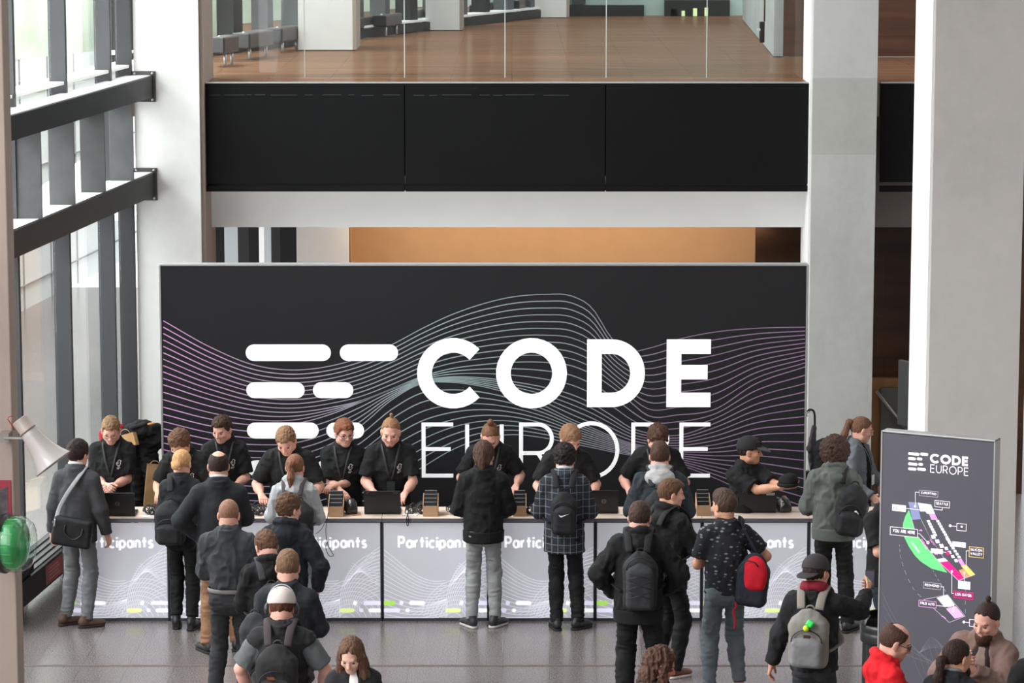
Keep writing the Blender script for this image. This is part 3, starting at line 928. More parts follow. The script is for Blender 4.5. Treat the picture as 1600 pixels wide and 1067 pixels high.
        if open_:
            carve.append(cap(s.ch(0, 0.165, 0.54), s.ch(0, 0.205, hem - 0.1), open_ * k, open_ * k * 1.3, 0.01))
            carve.append(cap(s.ch(0, 0.09, 0.56), s.ch(0, 0.16, 0.33), open_ * 0.75 * k, open_ * 0.55 * k, 0.01))
        o = solid(name or {'tee': 't_shirt'}.get(kind, kind), pr, 0.0075, m, s.root, carve=carve, amp=amp, freq=(16, 16, 12.5), seed=s.seed)
        if kind in ('hoodie', 'sweater'):
            rib = [cap(s.ch(0, 0, hem + 0.07), s.ch(0, 0, hem - 0.045), (0.166 * b * hemr + g) * k, (0.163 * b * hemr + g) * k, 0.0, fy, 1.20 - belly, True)]
            solid('hem', rib, 0.0075, m, s.root, cuts=[s._above(hem + 0.065)], amp=0.002, seed=s.seed)
        return o
    def _above(s, z):
        p = A3(s.ch(0, 0, z)); n = A3(s.C @ Vector((0, 0, 1)))
        return lambda x, y, zz: (x - p[0]) * n[0] + (y - p[1]) * n[1] + (zz - p[2]) * n[2]
    def trousers(s, m, w=1.0, taper=1.0, amp=0.007, name='trousers', zhem=0.075, waist=0.03):
        k, b = s.k, s.build
        pr = [ell(s.P + Vector((0, -0.015, -0.04)) * k, (0.154 * b * k, 0.124 * k, 0.135 * k), 0.04),
              cap(s.P + Vector((0, 0, -0.03)) * k, s.P + Vector((0, 0, 0.09)) * k, 0.146 * b * k, 0.140 * b * k, 0.03, (0, 1, 0), 1.28, True)]
        for sd in 'LR':
            Hh, K, An, ta = s.legs[sd]
            e = K.lerp(An, 1.0); e = Vector((e.x, e.y, zhem * k))
            pr += [cap(Hh, K, 0.083 * k * w, 0.069 * k * w, 0.03), cap(K, e, 0.069 * k * w, 0.060 * k * w * taper, 0.03, flat=True),
                   ell(K.lerp(An, 0.3) + Vector((0, -0.015, 0)), (0.064 * k * w, 0.066 * k * w, 0.12 * k), 0.03)]
            sg = 1 if sd == 'R' else -1
            pr.append(ell(Hh + Vector((0.0, -0.068, -0.045)) * k, (0.072 * k, 0.058 * k, 0.080 * k), 0.04))
        return solid(name, pr, 0.008, m, s.root, amp=amp, freq=(11, 11, 24), seed=s.seed + 5)
    def shoes(s, c=(40, 38, 38), sole=(30, 28, 28), heel=0.0, name='shoe'):
        k = s.k
        m = sharedmat(('shoe',) + tuple(c), lambda: mat('shoe_%d_%d_%d' % tuple(c), c, 0.5, 0, 0.1, 30))
        ms = sharedmat(('sole',) + tuple(sole), lambda: mat('sole_%d_%d_%d' % tuple(sole), sole, 0.7))
        for sd in 'LR':
            Hh, K, An, ta = s.legs[sd]
            d = Vector((-math.sin(ta), math.cos(ta), 0)); r = Vector((math.cos(ta), math.sin(ta), 0))
            A = Vector((An.x, An.y, 0))
            Rm = Matrix((r, d, Vector((0, 0, 1)))).transposed()
            pt = lambda f, z, x=0: A + (d * f + r * x + Vector((0, 0, z))) * k
            pr = [ell(pt(-0.035, 0.055 + heel), (0.038 * k, 0.045 * k, 0.045 * k), 0.03, Rm), ell(pt(0.06, 0.042), (0.044 * k, 0.09 * k, 0.034 * k), 0.03, Rm),
                  ell(pt(0.135, 0.034), (0.046 * k, 0.058 * k, 0.028 * k), 0.03, Rm), cap(pt(-0.02, 0.06), pt(-0.01, 0.115 + heel), 0.040 * k, 0.044 * k, 0.02, flat=True)]
            o = solid(name, pr, 0.006, m, s.root, cuts=[lambda x, y, z: 0.016 - z + 0 * x + 0 * y])
            sp = [cap(pt(-0.04, 0.012), pt(0.13, 0.012), 0.042 * k, 0.050 * k, 0)]
            so = Field(sp, 0.006); so.cut(lambda x, y, z: z - 0.022 + 0 * x + 0 * y); so.cut(lambda x, y, z: 0.001 - z + 0 * x + 0 * y)
            V, Q, g = so.mesh()
            link('sole', mesh_np('sole', V, Q), ms, o)
            if heel:
                mb = MB(); p0 = pt(-0.05, 0); mb.box((p0.x, p0.y, (0.055 + heel) / 2 * k), (0.05 * k, 0.05 * k, (0.055 + heel) * k), Rm)
                mb.build('heel', m, o, 0.004)
    def belt(s, c=(30, 28, 28)):
        k, b = s.k, s.build
        mb = MB(); pts = []
        for q in range(32):
            a = 2 * math.pi * q / 32
            pts.append(s.P + Vector((math.cos(a) * 0.166 * b, math.sin(a) * 0.136, 0.035)) * k)
        mb.tube(pts, 0.020 * k, 6, True, 0.3, [Vector((p.x, p.y, 0)).normalized() for p in pts])
        mb.build('belt', mat('belt_%d' % c[0], c, 0.45), s.root)
    def lanyard(s, badge=(225, 225, 225), c=(38, 38, 42), drop=0.0, wid=0.012):
        """woven band round the neck with a badge on the chest"""
        mb = MB(); k = s.k
        L = [(-0.075, -0.05, 0.545), (-0.085, 0.02, 0.535), (-0.072, 0.085, 0.49), (-0.05, 0.128, 0.40), (-0.025, 0.142, 0.30), (-0.005, 0.150, 0.22 - drop)]
        pts = [(0, -0.088, 0.548)] + L
        for sg in (1, -1):
            P = [s.ch(p[0] * sg, p[1] + 0.012, p[2]) for p in pts]
            mb.tube(P, wid * k, 6, False, 0.22, [s.C @ Vector((p[0] * sg * 1.2, p[1], 0.25)) for p in pts])
        o = mb.build('lanyard', mat('lanyard_%d' % c[0], c, 0.7), s.root)
        if badge:
            b2 = MB(); b2.box((0, 0, 0), (0.075 * k, 0.004, 0.10 * k), s.C)
            bo = b2.build('badge', mat('badge_%d' % badge[0], badge, 0.4), s.root)
            bo.location = s.ch(0, 0.166, 0.165 - drop)
    def glasses(s, c=(30, 28, 30), dark=False):
        k, P = s.hk, s.hp_; mb = MB()
        for sg in (-1, 1):
            mb.tube([P(0.033 * sg + 0.023 * math.cos(t), 0.099 - 0.006 * math.cos(t) * sg * (1 if sg > 0 else 1), 0.008 + 0.019 * math.sin(t)) for t in [2 * math.pi * q / 14 for q in range(14)]], 0.0022 * k, 5, True)
            mb.tube([P(0.056 * sg, 0.094, 0.012), P(0.078 * sg, 0.05, 0.012), P(0.082 * sg, -0.005, 0.012), P(0.080 * sg, -0.02, -0.004)], 0.0022 * k, 5)
        mb.tube([P(-0.010, 0.102, 0.012), P(0, 0.104, 0.014), P(0.010, 0.102, 0.012)], 0.0022 * k, 5)
        o = mb.build('glasses', mat('frame_%d_%d' % (c[0], c[2]), c, 0.35), s.root)
        if dark:
            l = MB()
            for sg in (-1, 1):
                l.add([P(0.033 * sg + 0.022 * math.cos(t), 0.099 - 0.006 * math.cos(t) * sg, 0.008 + 0.018 * math.sin(t)) for t in [2 * math.pi * q / 14 for q in range(14)]], [tuple(range(14))])
            l.build('lenses', mat('dark_lens', (30, 26, 28), 0.15), o)
    def cap_hat(s, c=(38, 36, 38), back=False, brim=None, yaw=0):
        k, R = s.hk, s.HR; P = s.hp_
        m = cloth('cap_%d_%d' % (c[0], c[2]), c)
        pr = [ell(P(0, -0.012, 0.045), (0.091 * k, 0.113 * k, 0.098 * k), 0, R)]
        n = A3(R @ Vector((0, 0.12 if not back else -0.16, -1)).normalized()); p0 = A3(P(0, 0, 0.028))
        o = solid('cap', pr, 0.005, m, s.root, cuts=[lambda x, y, z: (x - p0[0]) * n[0] + (y - p0[1]) * n[1] + (z - p0[2]) * n[2]])
        sg = -1 if back else 1
        zb = 0.040 if not back else 0.0
        Rb = R @ rotm(0, 16 * sg, 0)
        b = Field([ell(P(0, sg * 0.105, zb), (0.078 * k, 0.082 * k, 0.014 * k), 0, Rb)], 0.005)
        b.add(ell(P(0, sg * 0.105, zb - 0.016), (0.090 * k, 0.10 * k, 0.016 * k), 0.0, Rb), 's')
        V, Q, g = b.mesh()
        link('brim', mesh_np('brim', V, Q), cloth('brim_%d' % (brim or c)[0], brim or c), o)
        return o
# ---------------------------------------------------------------- the hall
YP = 6.0                                             # front of the pillars
conc_l = concrete('pale_concrete', (222, 221, 218), 0.08)  # lighter than the right pillar's: window light put into the colour
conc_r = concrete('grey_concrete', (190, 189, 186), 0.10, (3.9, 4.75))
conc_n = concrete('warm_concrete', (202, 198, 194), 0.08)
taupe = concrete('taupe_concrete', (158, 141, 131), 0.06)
white = mat('white_paint', (236, 235, 233), 0.7, var=0.02, scale=2)
black_panel = mat('black_panel', (18, 18, 19), 0.6, var=0.10, scale=1.2, spec=0.12)
dark_metal = mat('dark_steel', (38, 38, 40), 0.5, 0.2, 0.18, 3, 0.05, spec=0.35)
fin_metal = mat('fin_metal', (66, 67, 69), 0.6, 0.0, 0.05, 2, spec=0.3)
alu = mat('aluminium', (190, 190, 190), 0.35, 0.8, 0.04, 8)
pane = glass('window_glass')
clear = glass('balustrade_glass', (0.90, 0.93, 0.92))
floorm = terrazzo('terrazzo')
oak = wood('oak_floor', (120, 88, 67), 1.6, (0.35, 7, 7), 0.42, 0.30, 'floor')
_n = oak.node_tree; _p = _n.nodes['Principled BSDF']; _p.inputs['Specular IOR Level'].default_value = 0.0
_g = _n.nodes.new('ShaderNodeBsdfGlossy'); _g.inputs['Roughness'].default_value = 0.16; _g.inputs[0].default_value = (0.9, 0.85, 0.8, 1)
_m = _n.nodes.new('ShaderNodeMixShader'); _m.inputs[0].default_value = 0.20
_n.links.new(_p.outputs[0], _m.inputs[1]); _n.links.new(_g.outputs[0], _m.inputs[2]); _n.links.new(_m.outputs[0], _n.nodes['Material Output'].inputs[0])
brownwall = wood('brown_wall_panel', (62, 38, 22), 1.3, (0.6, 1, 5), 0.45, 0.35, 'wall')
tan = wood('tan_wood', (150, 106, 62), 2.2, (4, 4, 0.7), 0.45, 0.22)
sand = mat('sand_plaster', (206, 166, 126), 0.8, var=0.04, scale=3)

PXL0, PXL1 = at(212, 430, YP).x, at(318, 430, YP).x    # left pillar front, corrected to its plumb edges
PXL0, PXL1 = at(207, 0, YP).x, at(309, 0, YP).x
PXR0, PXR1 = at(1272, 0, YP).x, at(1373, 0, YP).x
ZF = at(800, 129, YP + 0.2).z                          # first floor level
ZB = at(800, 300, YP + 0.2).z                          # underside of the black parapet

mb = MB(); mb.box((0, -6, -0.1), (30, 60, 0.2)); struct('floor', mb, floorm)
# expansion joint: a dark metal strip let into the floor
p = onz(700, 1040, 0)
mb = MB(); mb.box((0, p.y, 0.001), (11, 0.035, 0.006)); struct('trim_1', mb, mat('joint_strip', (120, 106, 100), 0.5, 0.3, 0.1))

mb = MB(); mb.box(((PXL0 + PXL1) / 2, YP + 0.55, 5.5), (PXL1 - PXL0, 1.1, 11)); o = struct('wall_pillar_left', mb, conc_l); o.modifiers.clear()
mb = MB(); mb.box(((PXR0 + PXR1) / 2, YP + 0.45, 5.5), (PXR1 - PXR0, 0.9, 11)); struct('wall_pillar_right', mb, conc_r)
# taupe sheet that paints the shade on the left pillar's right flank
mb = MB(); mb.box((PXL1 + 0.02, YP + 0.65, 5.5), (0.05, 1.15, 11)); struct('wall_flank_shade_left', mb, taupe)
YN = -1.6
xn0, xn1 = at(1463, 0, YN).x, at(1463, 0, YN).x + 0.80
mb = MB(); mb.box(((xn0 + xn1) / 2, YN + 0.6, 5.5), (xn1 - xn0, 1.2, 11)); struct('wall_column_near', mb, conc_n)
# left near column that carries the horn
YC = -5.0
xc1 = at(3, 0, YC).x
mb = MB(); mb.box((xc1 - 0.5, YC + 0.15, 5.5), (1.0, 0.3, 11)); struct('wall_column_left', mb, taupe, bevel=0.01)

mb = MB(); mb.box((2.0, -12.5, 11.6), (15.5, 41, 0.3)); struct('ceiling_hall', mb, white)
mb = MB(); mb.box((9.6, -12.5, 5.8), (0.3, 41, 11.6)); struct('wall_right', mb, conc_n)
mb = MB(); mb.box((2.0, -33.0, 5.8), (15.5, 0.3, 11.6)); struct('wall_behind', mb, white)
# parapet of black panels, each with a lower lip
pxs = [314, 632.5, 946.5, 1267]
xs = [at(q, 215, YP + 0.2).x for q in pxs]
for a, b in zip(xs[:-1], xs[1:]):
    mb = MB()
    zl = at(800, 289, YP + 0.2).z
    mb.box(((a + b) / 2, YP + 0.235, (ZF - 0.012 + zl + 0.008) / 2), (b - a - 0.010, 0.05, ZF - 0.012 - zl - 0.008))
    o = thing('parapet_panel', {0: 'black balcony panel beside the pale left pillar', 1: 'black balcony panel in the middle of the row of three', 2: 'black balcony panel beside the grey right pillar'}[xs.index(a)], 'panel', ((a + b) / 2, YP + 0.2, ZB), 0, 'black balcony panels')
    mb.v = [(v[0] - o.location.x, v[1] - o.location.y, v[2] - o.location.z) for v in mb.v]
    mb.build('panel_sheet', black_panel, o, 0.004)
    m2 = MB(); m2.box((0, 0.035, (zl - ZB) / 2 - 0.002), (b - a - 0.010, 0.07, zl - ZB - 0.012)); m2.build('lower_lip', black_panel, o, 0.003)
    if xs.index(a) < 2:                                # chalky scuff along the top
        m3 = MB(); rnd = random.Random(3 + xs.index(a)); q = -(b - a) / 2 + 0.1
        while q < (b - a) / 2 - (0.15 if xs.index(a) == 0 else 0.6):
            L = rnd.uniform(0.05, 0.35); z = ZF - ZB - 0.145 + rnd.uniform(-.004, .004)
            m3.quad((q, 0.009, z), (q + L, 0.009, z + 0.001), (q + L, 0.009, z + 0.008), (q, 0.009, z + 0.007)); q += L + rnd.uniform(0.01, 0.12)
        m3.build('scuff_mark', mat('chalk_scuff', (62, 62, 62), 0.9), o)
mb = MB(); mb.box(((xs[0] + xs[-1]) / 2, YP + 0.305, (ZF + ZB) / 2 - 0.01), (xs[-1] - xs[0], 0.02, ZF - ZB - 0.04)); struct('wall_parapet_light_stop', mb, mat('light_stop_black', (12, 12, 12), 0.8))  # unseen sheet, added to stop light showing through the panel joints
# the slab behind the parapet, with a pale metal edge
mb = MB(); mb.box((1.2, YP + 10.3, ZF - 0.2), (11.0, 20.0, 0.38)); struct('floor_upper', mb, oak)
mb = MB(); mb.box(((xs[0] + xs[-1]) / 2, YP + 0.25, ZF - 0.004), (xs[-1] - xs[0], 0.08, 0.012)); struct('trim_2', mb, alu)
# right-hand bay between pillar and near column
xr0, xr1 = at(1376, 215, YP + 0.2).x, at(1376, 215, YP + 0.2).x + 1.4
mb = MB(); mb.box(((xr0 + xr1) / 2, YP + 0.235, (ZF + at(800, 289, YP).z) / 2), (xr1 - xr0, 0.05, ZF - at(800, 289, YP).z - 0.02))
mb.box(((xr0 + xr1) / 2, YP + 0.225, ZB + 0.035), (xr1 - xr0, 0.07, 0.065))
o = mb.build('parapet_panel', black_panel); tag(o, 'black balcony panel in the narrow bay right of the grey pillar', 'panel', 'black balcony panels')
mb = MB(); mb.box(((xr0 + xr1) / 2, YP + 0.25, ZF - 0.004), (xr1 - xr0, 0.08, 0.012)); struct('trim_3', mb, alu)

# fascia under the slab and the rooms behind
YFa = YP + 0.75
zfa = at(800, 355, YFa).z
mb = MB(); mb.box((0.0, YFa + 0.05, (zfa + ZF - 0.39) / 2), (8.3, 0.1, ZF - 0.39 - zfa)); struct('wall_fascia', mb, white)
mb = MB(); mb.box((0.0, YP + 5.0, zfa + 0.06), (12, 7.7, 0.06)); struct('ceiling', mb, white)
YB2 = YP + 6.5
xa, xb, xc, xd, xe = [at(q, 385, YB2).x for q in (465, 546, 1198, 1256, 1500)]
mb = MB(); mb.box(((xa + xb) / 2, YB2, 1.6), (xb - xa, 0.4, 3.2)); struct('wall_back_white', mb, white)
mb = MB(); mb.box(((xb + xc) / 2, YB2 + 0.9, 1.6), (xc - xb + 0.6, 0.1, 3.2)); struct('wall_back_sand', mb, sand)
mb = MB(); mb.box((xb - 0.03, YB2 + 0.45, 1.6), (0.06, 0.9, 3.2)); struct('wall_niche', mb, sand)
mb = MB(); mb.box(((xc + xe) / 2 + 0.25, YB2 - 0.6, 1.6), (xe - xc + 0.9, 0.1, 3.2)); struct('wall_back_brown', mb, brownwall)
# warm downlight washing the sand wall
for q in (640, 800, 960, 1120):
    pw = at(q, 372, YB2 + 0.2)
    ld = bpy.data.lights.new('downlight', 'AREA'); ld.energy = 17; ld.color = (1.0, 0.78, 0.56); ld.size = 1.2
    lo = bpy.data.objects.new('downlight', ld); COL.objects.link(lo); lo.location = (pw.x, YB2 - 0.5, 2.80); lo.rotation_euler = (math.radians(42), 0, 0)
# added unseen lamp behind the parapet, brightens the fascia
ld = bpy.data.lights.new('fascia_fill', 'AREA'); ld.shape = 'RECTANGLE'; ld.size = 7.0; ld.size_y = 0.25; ld.energy = 18; ld.color = (1.0, 0.98, 0.96)
lo = bpy.data.objects.new('fascia_fill', ld); COL.objects.link(lo); lo.location = (0.2, YP + 0.32, ZB + 0.22); lo.rotation_euler = (math.radians(62), 0, 0)
# window strip behind, left: dark mullions between pale panes
for q0, q1, mname in ((334, 351, 0), (351, 372, 1), (372, 389, 2), (389, 405, 0), (405, 413, 3), (413, 424, 1), (424, 438, 2), (438, 466, 0)):
    a, b = at(q0, 385, YB2 - 0.1).x, at(q1, 385, YB2 - 0.1).x
    m = (mat('black_mullion', (12, 12, 13), 0.6), mat('frosted_pane', (196, 204, 208), 0.4, emit=0.25), fin_metal, mat('bright_pane', (240, 242, 242), 0.4, emit=0.5))[mname]
    mb = MB(); mb.box(((a + b) / 2, YB2 - 0.1, 1.6), (b - a, 0.06, 3.2))
    o = mb.build('window_3' if mname in (1, 3) else 'trim_4', m); o['kind'] = 'structure'
# red sprinkler pipes by both pillars
for q0, q1, nm in ((326, 330, 'beside the left pillar below the balcony'), (1262, 1260, 'beside the right pillar below the balcony')):
    mb = MB(); a, b = at(q0, 300, YP + 1.05), at(q1, 410, YP + 1.05)
    mb.tube([(a.x, YP + 1.02, ZB + 0.3), (b.x, YP + 1.02, 0.05)], 0.014, 8)
    tag(mb.build('pipe', mat('red_pipe', (150, 40, 42), 0.4)), 'thin red vertical pipe ' + nm, 'pipe')
# white sheets: daylight painted onto the left flanks of pillar and near column
mb = MB(); mb.box((PXR0 - 0.012, YP + 0.5, 5.5), (0.022, 0.9, 11)); struct('trim_5', mb, white)
mb = MB(); mb.box((xn0 - 0.012, YN + 0.6, 5.5), (0.022, 1.16, 11)); struct('trim_6', mb, white)

# right bay: brown wall, timber parapet, stair rail, black screen back
xw0, xw1 = at(1366, 450, YP + 2.2).x, at(1500, 450, YP + 2.2).x
zf3 = at(1400, 355, YP + 1.0).z
mb = MB(); mb.box(((xw0 + xw1) / 2 + 0.2, YP + 1.05, (zf3 + ZF - 0.39) / 2), (xw1 - xw0 + 1.0, 0.1, ZF - 0.39 - zf3)); struct('wall_fascia_right', mb, concrete('dim_concrete', (150, 142, 136), 0.06))
mb = MB(); mb.box(((xw0 + xw1) / 2 + 0.2, YP + 2.3, 1.9), (xw1 - xw0 + 1.2, 0.1, 3.9)); struct('wall_bay_brown', mb, brownwall)
mb = MB(); mb.box((PXR1 + 1.7, YP + 1.2, 2.0), (0.1, 2.2, 4.0)); struct('wall_bay_side', mb, brownwall)
t = thing('stair_parapet', 'low timber stair parapet with slanting steel handrail behind the grey pillar', 'parapet', (at(1395, 640, YP + 1.0).x, YP + 1.0, 0))
zt = at(1390, 590, YP + 1.0).z
mb = MB(); mb.box((0.35, 0, zt / 2), (1.2, 0.08, zt)); mb.build('timber_wall', tan, t)
a, b = at(1370, 611, YP + .85), at(1410, 663, YP + .85)
mb = MB(); mb.tube([(a.x - t.location.x, -0.15, a.z), (b.x - t.location.x + .1, -0.15, b.z - .13)], 0.022, 10); mb.build('handrail', alu, t)
pn = at(1395, 640, YP + .9)
mb = MB(); mb.box((0.3, -0.07, zt * 0.46), (0.9, 0.03, zt * 0.9)); mb.build('glass_infill', mat('grey_glass', (104, 106, 100), 0.2), t)
t = thing('display_screen', 'black flat screen seen from behind, left of the near column', 'screen', (at(1424, 640, 2.0).x, 2.0, 0))
c = at(1418, 610, 2.0)
zb, zt2 = at(1418, 668, 2.0).z, at(1418, 566, 2.0).z
Rz = Matrix.Rotation(math.radians(-62), 3, 'Z')
mb = MB(); mb.box((0, 0, (zb + zt2) / 2), (0.42, 0.05, zt2 - zb), Rz); mb.build('screen_housing', mat('screen_black', (34, 34, 36), 0.4), t, 0.008)
mb = MB(); mb.box((0.03, 0.05, (zb + zt2) / 2), (0.24, 0.05, (zt2 - zb) * .7), Rz); mb.build('electronics_cover', mat('screen_back', (24, 24, 26), 0.5), t, 0.006)
mb = MB(); mb.box((0.02, 0.03, zb / 2 + .1), (0.06, 0.06, zb + .2), Rz); mb.box((0.02, 0.03, 0.012), (0.4, 0.4, 0.024)); mb.build('stand', dark_metal, t)

# ---------------------------------------------------------------- window wall on the left, running towards the camera
SL = 0.117
WX = lambda Y: at(212, 400, YP).x - SL * (YP - Y)       # inner line of the glazing
Wdir = Vector((SL, 1, 0)).normalized(); Wn = Vector((1, -SL, 0)).normalized()
Wang = math.atan2(-SL, 1)
Rw = Matrix.Rotation(Wang, 3, 'Z')                      # local y runs along the wall
finsY = [5.98, 5.05, 3.18, 1.25, -0.65, -2.55]
for n, Y in enumerate(finsY):
    mb = MB(); mb.box((WX(Y) - 0.09, Y, 5.5), (0.175, 0.07, 11), Rw)
    struct('trim_%d' % (10 + n), mb, fin_metal if n else mat('end_fin', (40, 40, 42), .6))
    if n < len(finsY) - 1:
        Y2 = finsY[n + 1]; mb = MB()
        mid = (Y + Y2) / 2
        mb.box((WX(mid) - 0.16, mid, 5.5), (0.012, abs(Y - Y2) / math.cos(Wang) - 0.07, 11), Rw)
        struct('window_%d' % (10 + n), mb, pane)
# a sill band where the upper windows begin, white cill board
for n, (z, m) in enumerate(((at(192, 120, 4.3).z + 0.01, white), (at(170, 330, 4.0).z - 0.05, white))):
    mb = MB(); mb.box((WX(2.2) - 0.17, 2.2, z), (0.30, 9.4, 0.03), Rw); struct('trim_%d' % (20 + n), mb, m)
# steel frame: two heavy beams tied by flat posts, bolted to the pillar
bx = lambda Y: at(240, 135, YP).x - SL * (YP - Y)
z1t, z1b = at(240, 118, YP).z, at(240, 152, YP).z
z2t, z2b = at(243, 269, YP).z, at(243, 306, YP).z
ft = thing('steel_frame', 'dark steel frame of two beams tied by flat posts along the window', 'beam', (bx(YP), YP, z2b))
def loc(v): return Vector(v) - ft.location
L0, L1 = YP, -6.5
for nm, zt_, zb_ in (('upper_beam', z1t, z1b), ('lower_beam', z2t, z2b)):
    mb = MB(); a = loc((bx(L0), L0, zb_)); b = loc((bx(L1), L1, zb_)); h = zt_ - zb_; w = 0.30
    vs = []
    for e in (a, b):
        for dx, dz in ((0, 0), (-w, 0), (-w, h), (0, h)): vs.append(e + Vector((dx, 0, dz)))
    mb.add(vs, [(0, 1, 2, 3), (7, 6, 5, 4), (0, 4, 5, 1), (1, 5, 6, 2), (2, 6, 7, 3), (3, 7, 4, 0)])
    mb.build(nm, dark_metal, ft, 0.01)
    m2 = MB(); a2 = loc((bx(L0) - 0.155, L0, zt_ + 0.004)); b2 = loc((bx(L1) - 0.155, L1, zt_ + 0.004))
    m2.add([a2 + Vector((-.14, 0, 0)), a2 + Vector((.13, 0, 0)), b2 + Vector((.13, 0, 0)), b2 + Vector((-.14, 0, 0))], [(3, 2, 1, 0)])
    m2.build('lit_top', white, ft)  # white face paints the daylight on the beam's top
    m3 = MB(); c = loc((bx(YP) - 0.11, YP - 0.012, (zt_ + zb_) / 2)); m3.box(c, (0.27, 0.024, h + 0.10))
    bp = m3.build('end_plate', mat('plate_steel', (86, 84, 84), 0.45, 0.6), ft, 0.006)
    for dx in (0.10, -0.10):
        for dz in (h / 2 + 0.025, -h / 2 - 0.025):
            m4 = MB(); m4.lathe([(0.0, 0.02), (0.014, 0.02), (0.014, 0), (0, 0)], 8, c + Vector((dx, -0.012, dz)), Matrix.Rotation(math.radians(90), 3, 'X')); m4.build('bolt', alu, bp)
postm = mat('post_steel', (84, 84, 85), 0.55, 0.1, 0.15, 4)
for Y in [5.0, 3.75, 2.5, 1.25, 0.0, -1.25, -2.5, -3.75]:
    mb = MB(); c = loc((bx(Y) - 0.13, Y, (z1b + z2t) / 2)); mb.box(c, (0.26, 0.045, z1b - z2t)); mb.build('flat_post', postm, ft, 0.004)
# the neighbouring building and paving outside
mb = MB()
out_c = concrete('outer_cladding', (238, 239, 240), 0.05)
mb.box((WX(8) - 5.2, 12, 3.6), (0.4, 40, 7.6), Rw); struct('wall_neighbour', mb, out_c)
mb = MB()
for z in np.arange(0.4, 7.3, 0.62): mb.box((WX(8) - 4.99, 12, z), (0.03, 40, 0.025), Rw)
for yy in np.arange(-6, 30, 1.7): mb.box((WX(8) - 4.99 + SL * (yy - 12), yy, 3.6), (0.03, 0.02, 7.6), Rw)
struct('trim_30', mb, mat('cladding_joint', (150, 150, 152), 0.8))
mb = MB(); mb.box((-11.5, 6, -0.06), (14, 70, 0.1)); struct('floor_outside', mb, concrete('paving', (222, 222, 220), 0.06))

# long floor convector under the window
ct = thing('convector_bench', 'low dark metal convector bench with slatted top along the left window', 'convector', (WX(-0.2) + 0.2, -0.2, 0), Wang)
mb = MB(); mb.box((0, 1.9, 0.31), (0.36, 4.2, 0.24)); mb.build('casing', dark_metal, ct, 0.006)
for k in range(4):
    mb = MB(); mb.box((-0.12 + 0.08 * k, 1.9, 0.437), (0.045, 4.1, 0.016)); mb.build('grille_slat', mat('slat_grey', (72, 72, 74), 0.45, 0.3), ct)
for yy in (0.1, 3.7):
    mb = MB(); mb.box((0, yy, 0.095), (0.26, 0.06, 0.19)); mb.build('foot', dark_metal, ct)
mb = MB(); mb.quad((0.183, 0.75, 0.215), (0.183, 1.35, 0.215), (0.183, 1.35, 0.405), (0.183, 0.75, 0.405)); nt_ = mb.build('notice', mat('red_notice', (178, 96, 98), 0.6), ct, label='red notice')
mb = MB()
for k in range(4): mb.quad((0.185, 0.85, 0.25 + 0.035 * k), (0.185, 1.25 - 0.05 * (k % 2), 0.25 + 0.035 * k), (0.185, 1.25 - 0.05 * (k % 2), 0.262 + 0.035 * k), (0.185, 0.85, 0.262 + 0.035 * k))
mb.build('print', mat('notice_print', (214, 160, 158), 0.6), nt_)

# ---------------------------------------------------------------- upstairs, seen through the glass
zg = ZF
gx = [at(q, 100, YP + 1.05).x for q in (328, 476, 632, 789, 947, 1104, 1258)]
for n, (a, b) in enumerate(zip(gx[:-1], gx[1:])):
    mb = MB(); mb.box(((a + b) / 2, YP + 1.05, zg + 1.6), (b - a - 0.012, 0.016, 3.2)); struct('window_%d' % (30 + n), mb, clear)
mb = MB()
for x in gx[1:-1]: mb.box((x, YP + 1.05, zg + 1.6), (0.010, 0.018, 3.2))
struct('trim_31', mb, mat('glass_joint', (196, 206, 204), 0.3))
def up(px, py): return onz(px, py, ZF)
for n, (l, r_, sd, by) in enumerate(((466, 551, 562, 78), (665, 718, 731, 47), (833, 885, 888, 27))):
    a, b = up(l, by), up(r_, by)
    mb = MB(); mb.box(((a.x + b.x) / 2, a.y + 0.5, ZF + 2.2), (b.x - a.x, 1.0, 4.4)); struct('wall_pillar_%s' % ('upper', 'upper_middle', 'upper_far')[n], mb, conc_l)
    mb = MB(); mb.box((b.x + 0.025, a.y + 0.55, ZF + 2.2), (0.05, 1.1, 4.4)); struct('wall_flank_shade_%s' % ('upper', 'upper_middle', 'upper_far')[n], mb, taupe)  # taupe sheet paints the shade on the pillar's flank
# upstairs window fins and panes, following the line of the bench feet
ua, ub = up(322, 92), up(884, 26)
ud = (ub - ua); ud.normalize(); uang = math.atan2(-ud.x, ud.y); Ru = Matrix.Rotation(uang, 3, 'Z')
tot = (ub - ua).length
frame_d = mat('upper_frame', (78, 79, 82), 0.6)
pale = mat('upper_pane', (196, 214, 214), 0.3, emit=0.45)
n = 0; q = -1.0
while q < tot + 0.5:
    pA = ua + ud * q + Vector((-0.55, 0, 0)); dpt = 0.30
    mb = MB(); mb.box((pA.x, pA.y, ZF + 2), (0.25, 0.16 + 0.1 * (n % 2), 4), Ru); struct('trim_%d' % (40 + n), mb, frame_d if n % 3 else mat('black_mullion', (12, 12, 13), .6))
    n += 1; q += 0.95
mb = MB(); c = ua + ud * (tot / 2) + Vector((-0.72, 0, 2)); mb.box(c, (0.02, tot + 3, 4), Ru); struct('window_40', mb, pane)
mb = MB(); c = ua + ud * (tot / 2) + Vector((-0.35, 0, 0.06)); mb.box(c, (0.06, tot + 3, 0.12), Ru); struct('baseboard_upper', mb, mat('black_base', (26, 26, 27), 0.5))
mb = MB(); c = ua + ud * (tot / 2) + Vector((-0.50, 0, 0.15)); mb.box(c, (0.30, tot + 3, 0.03), Ru); struct('trim_60', mb, white)
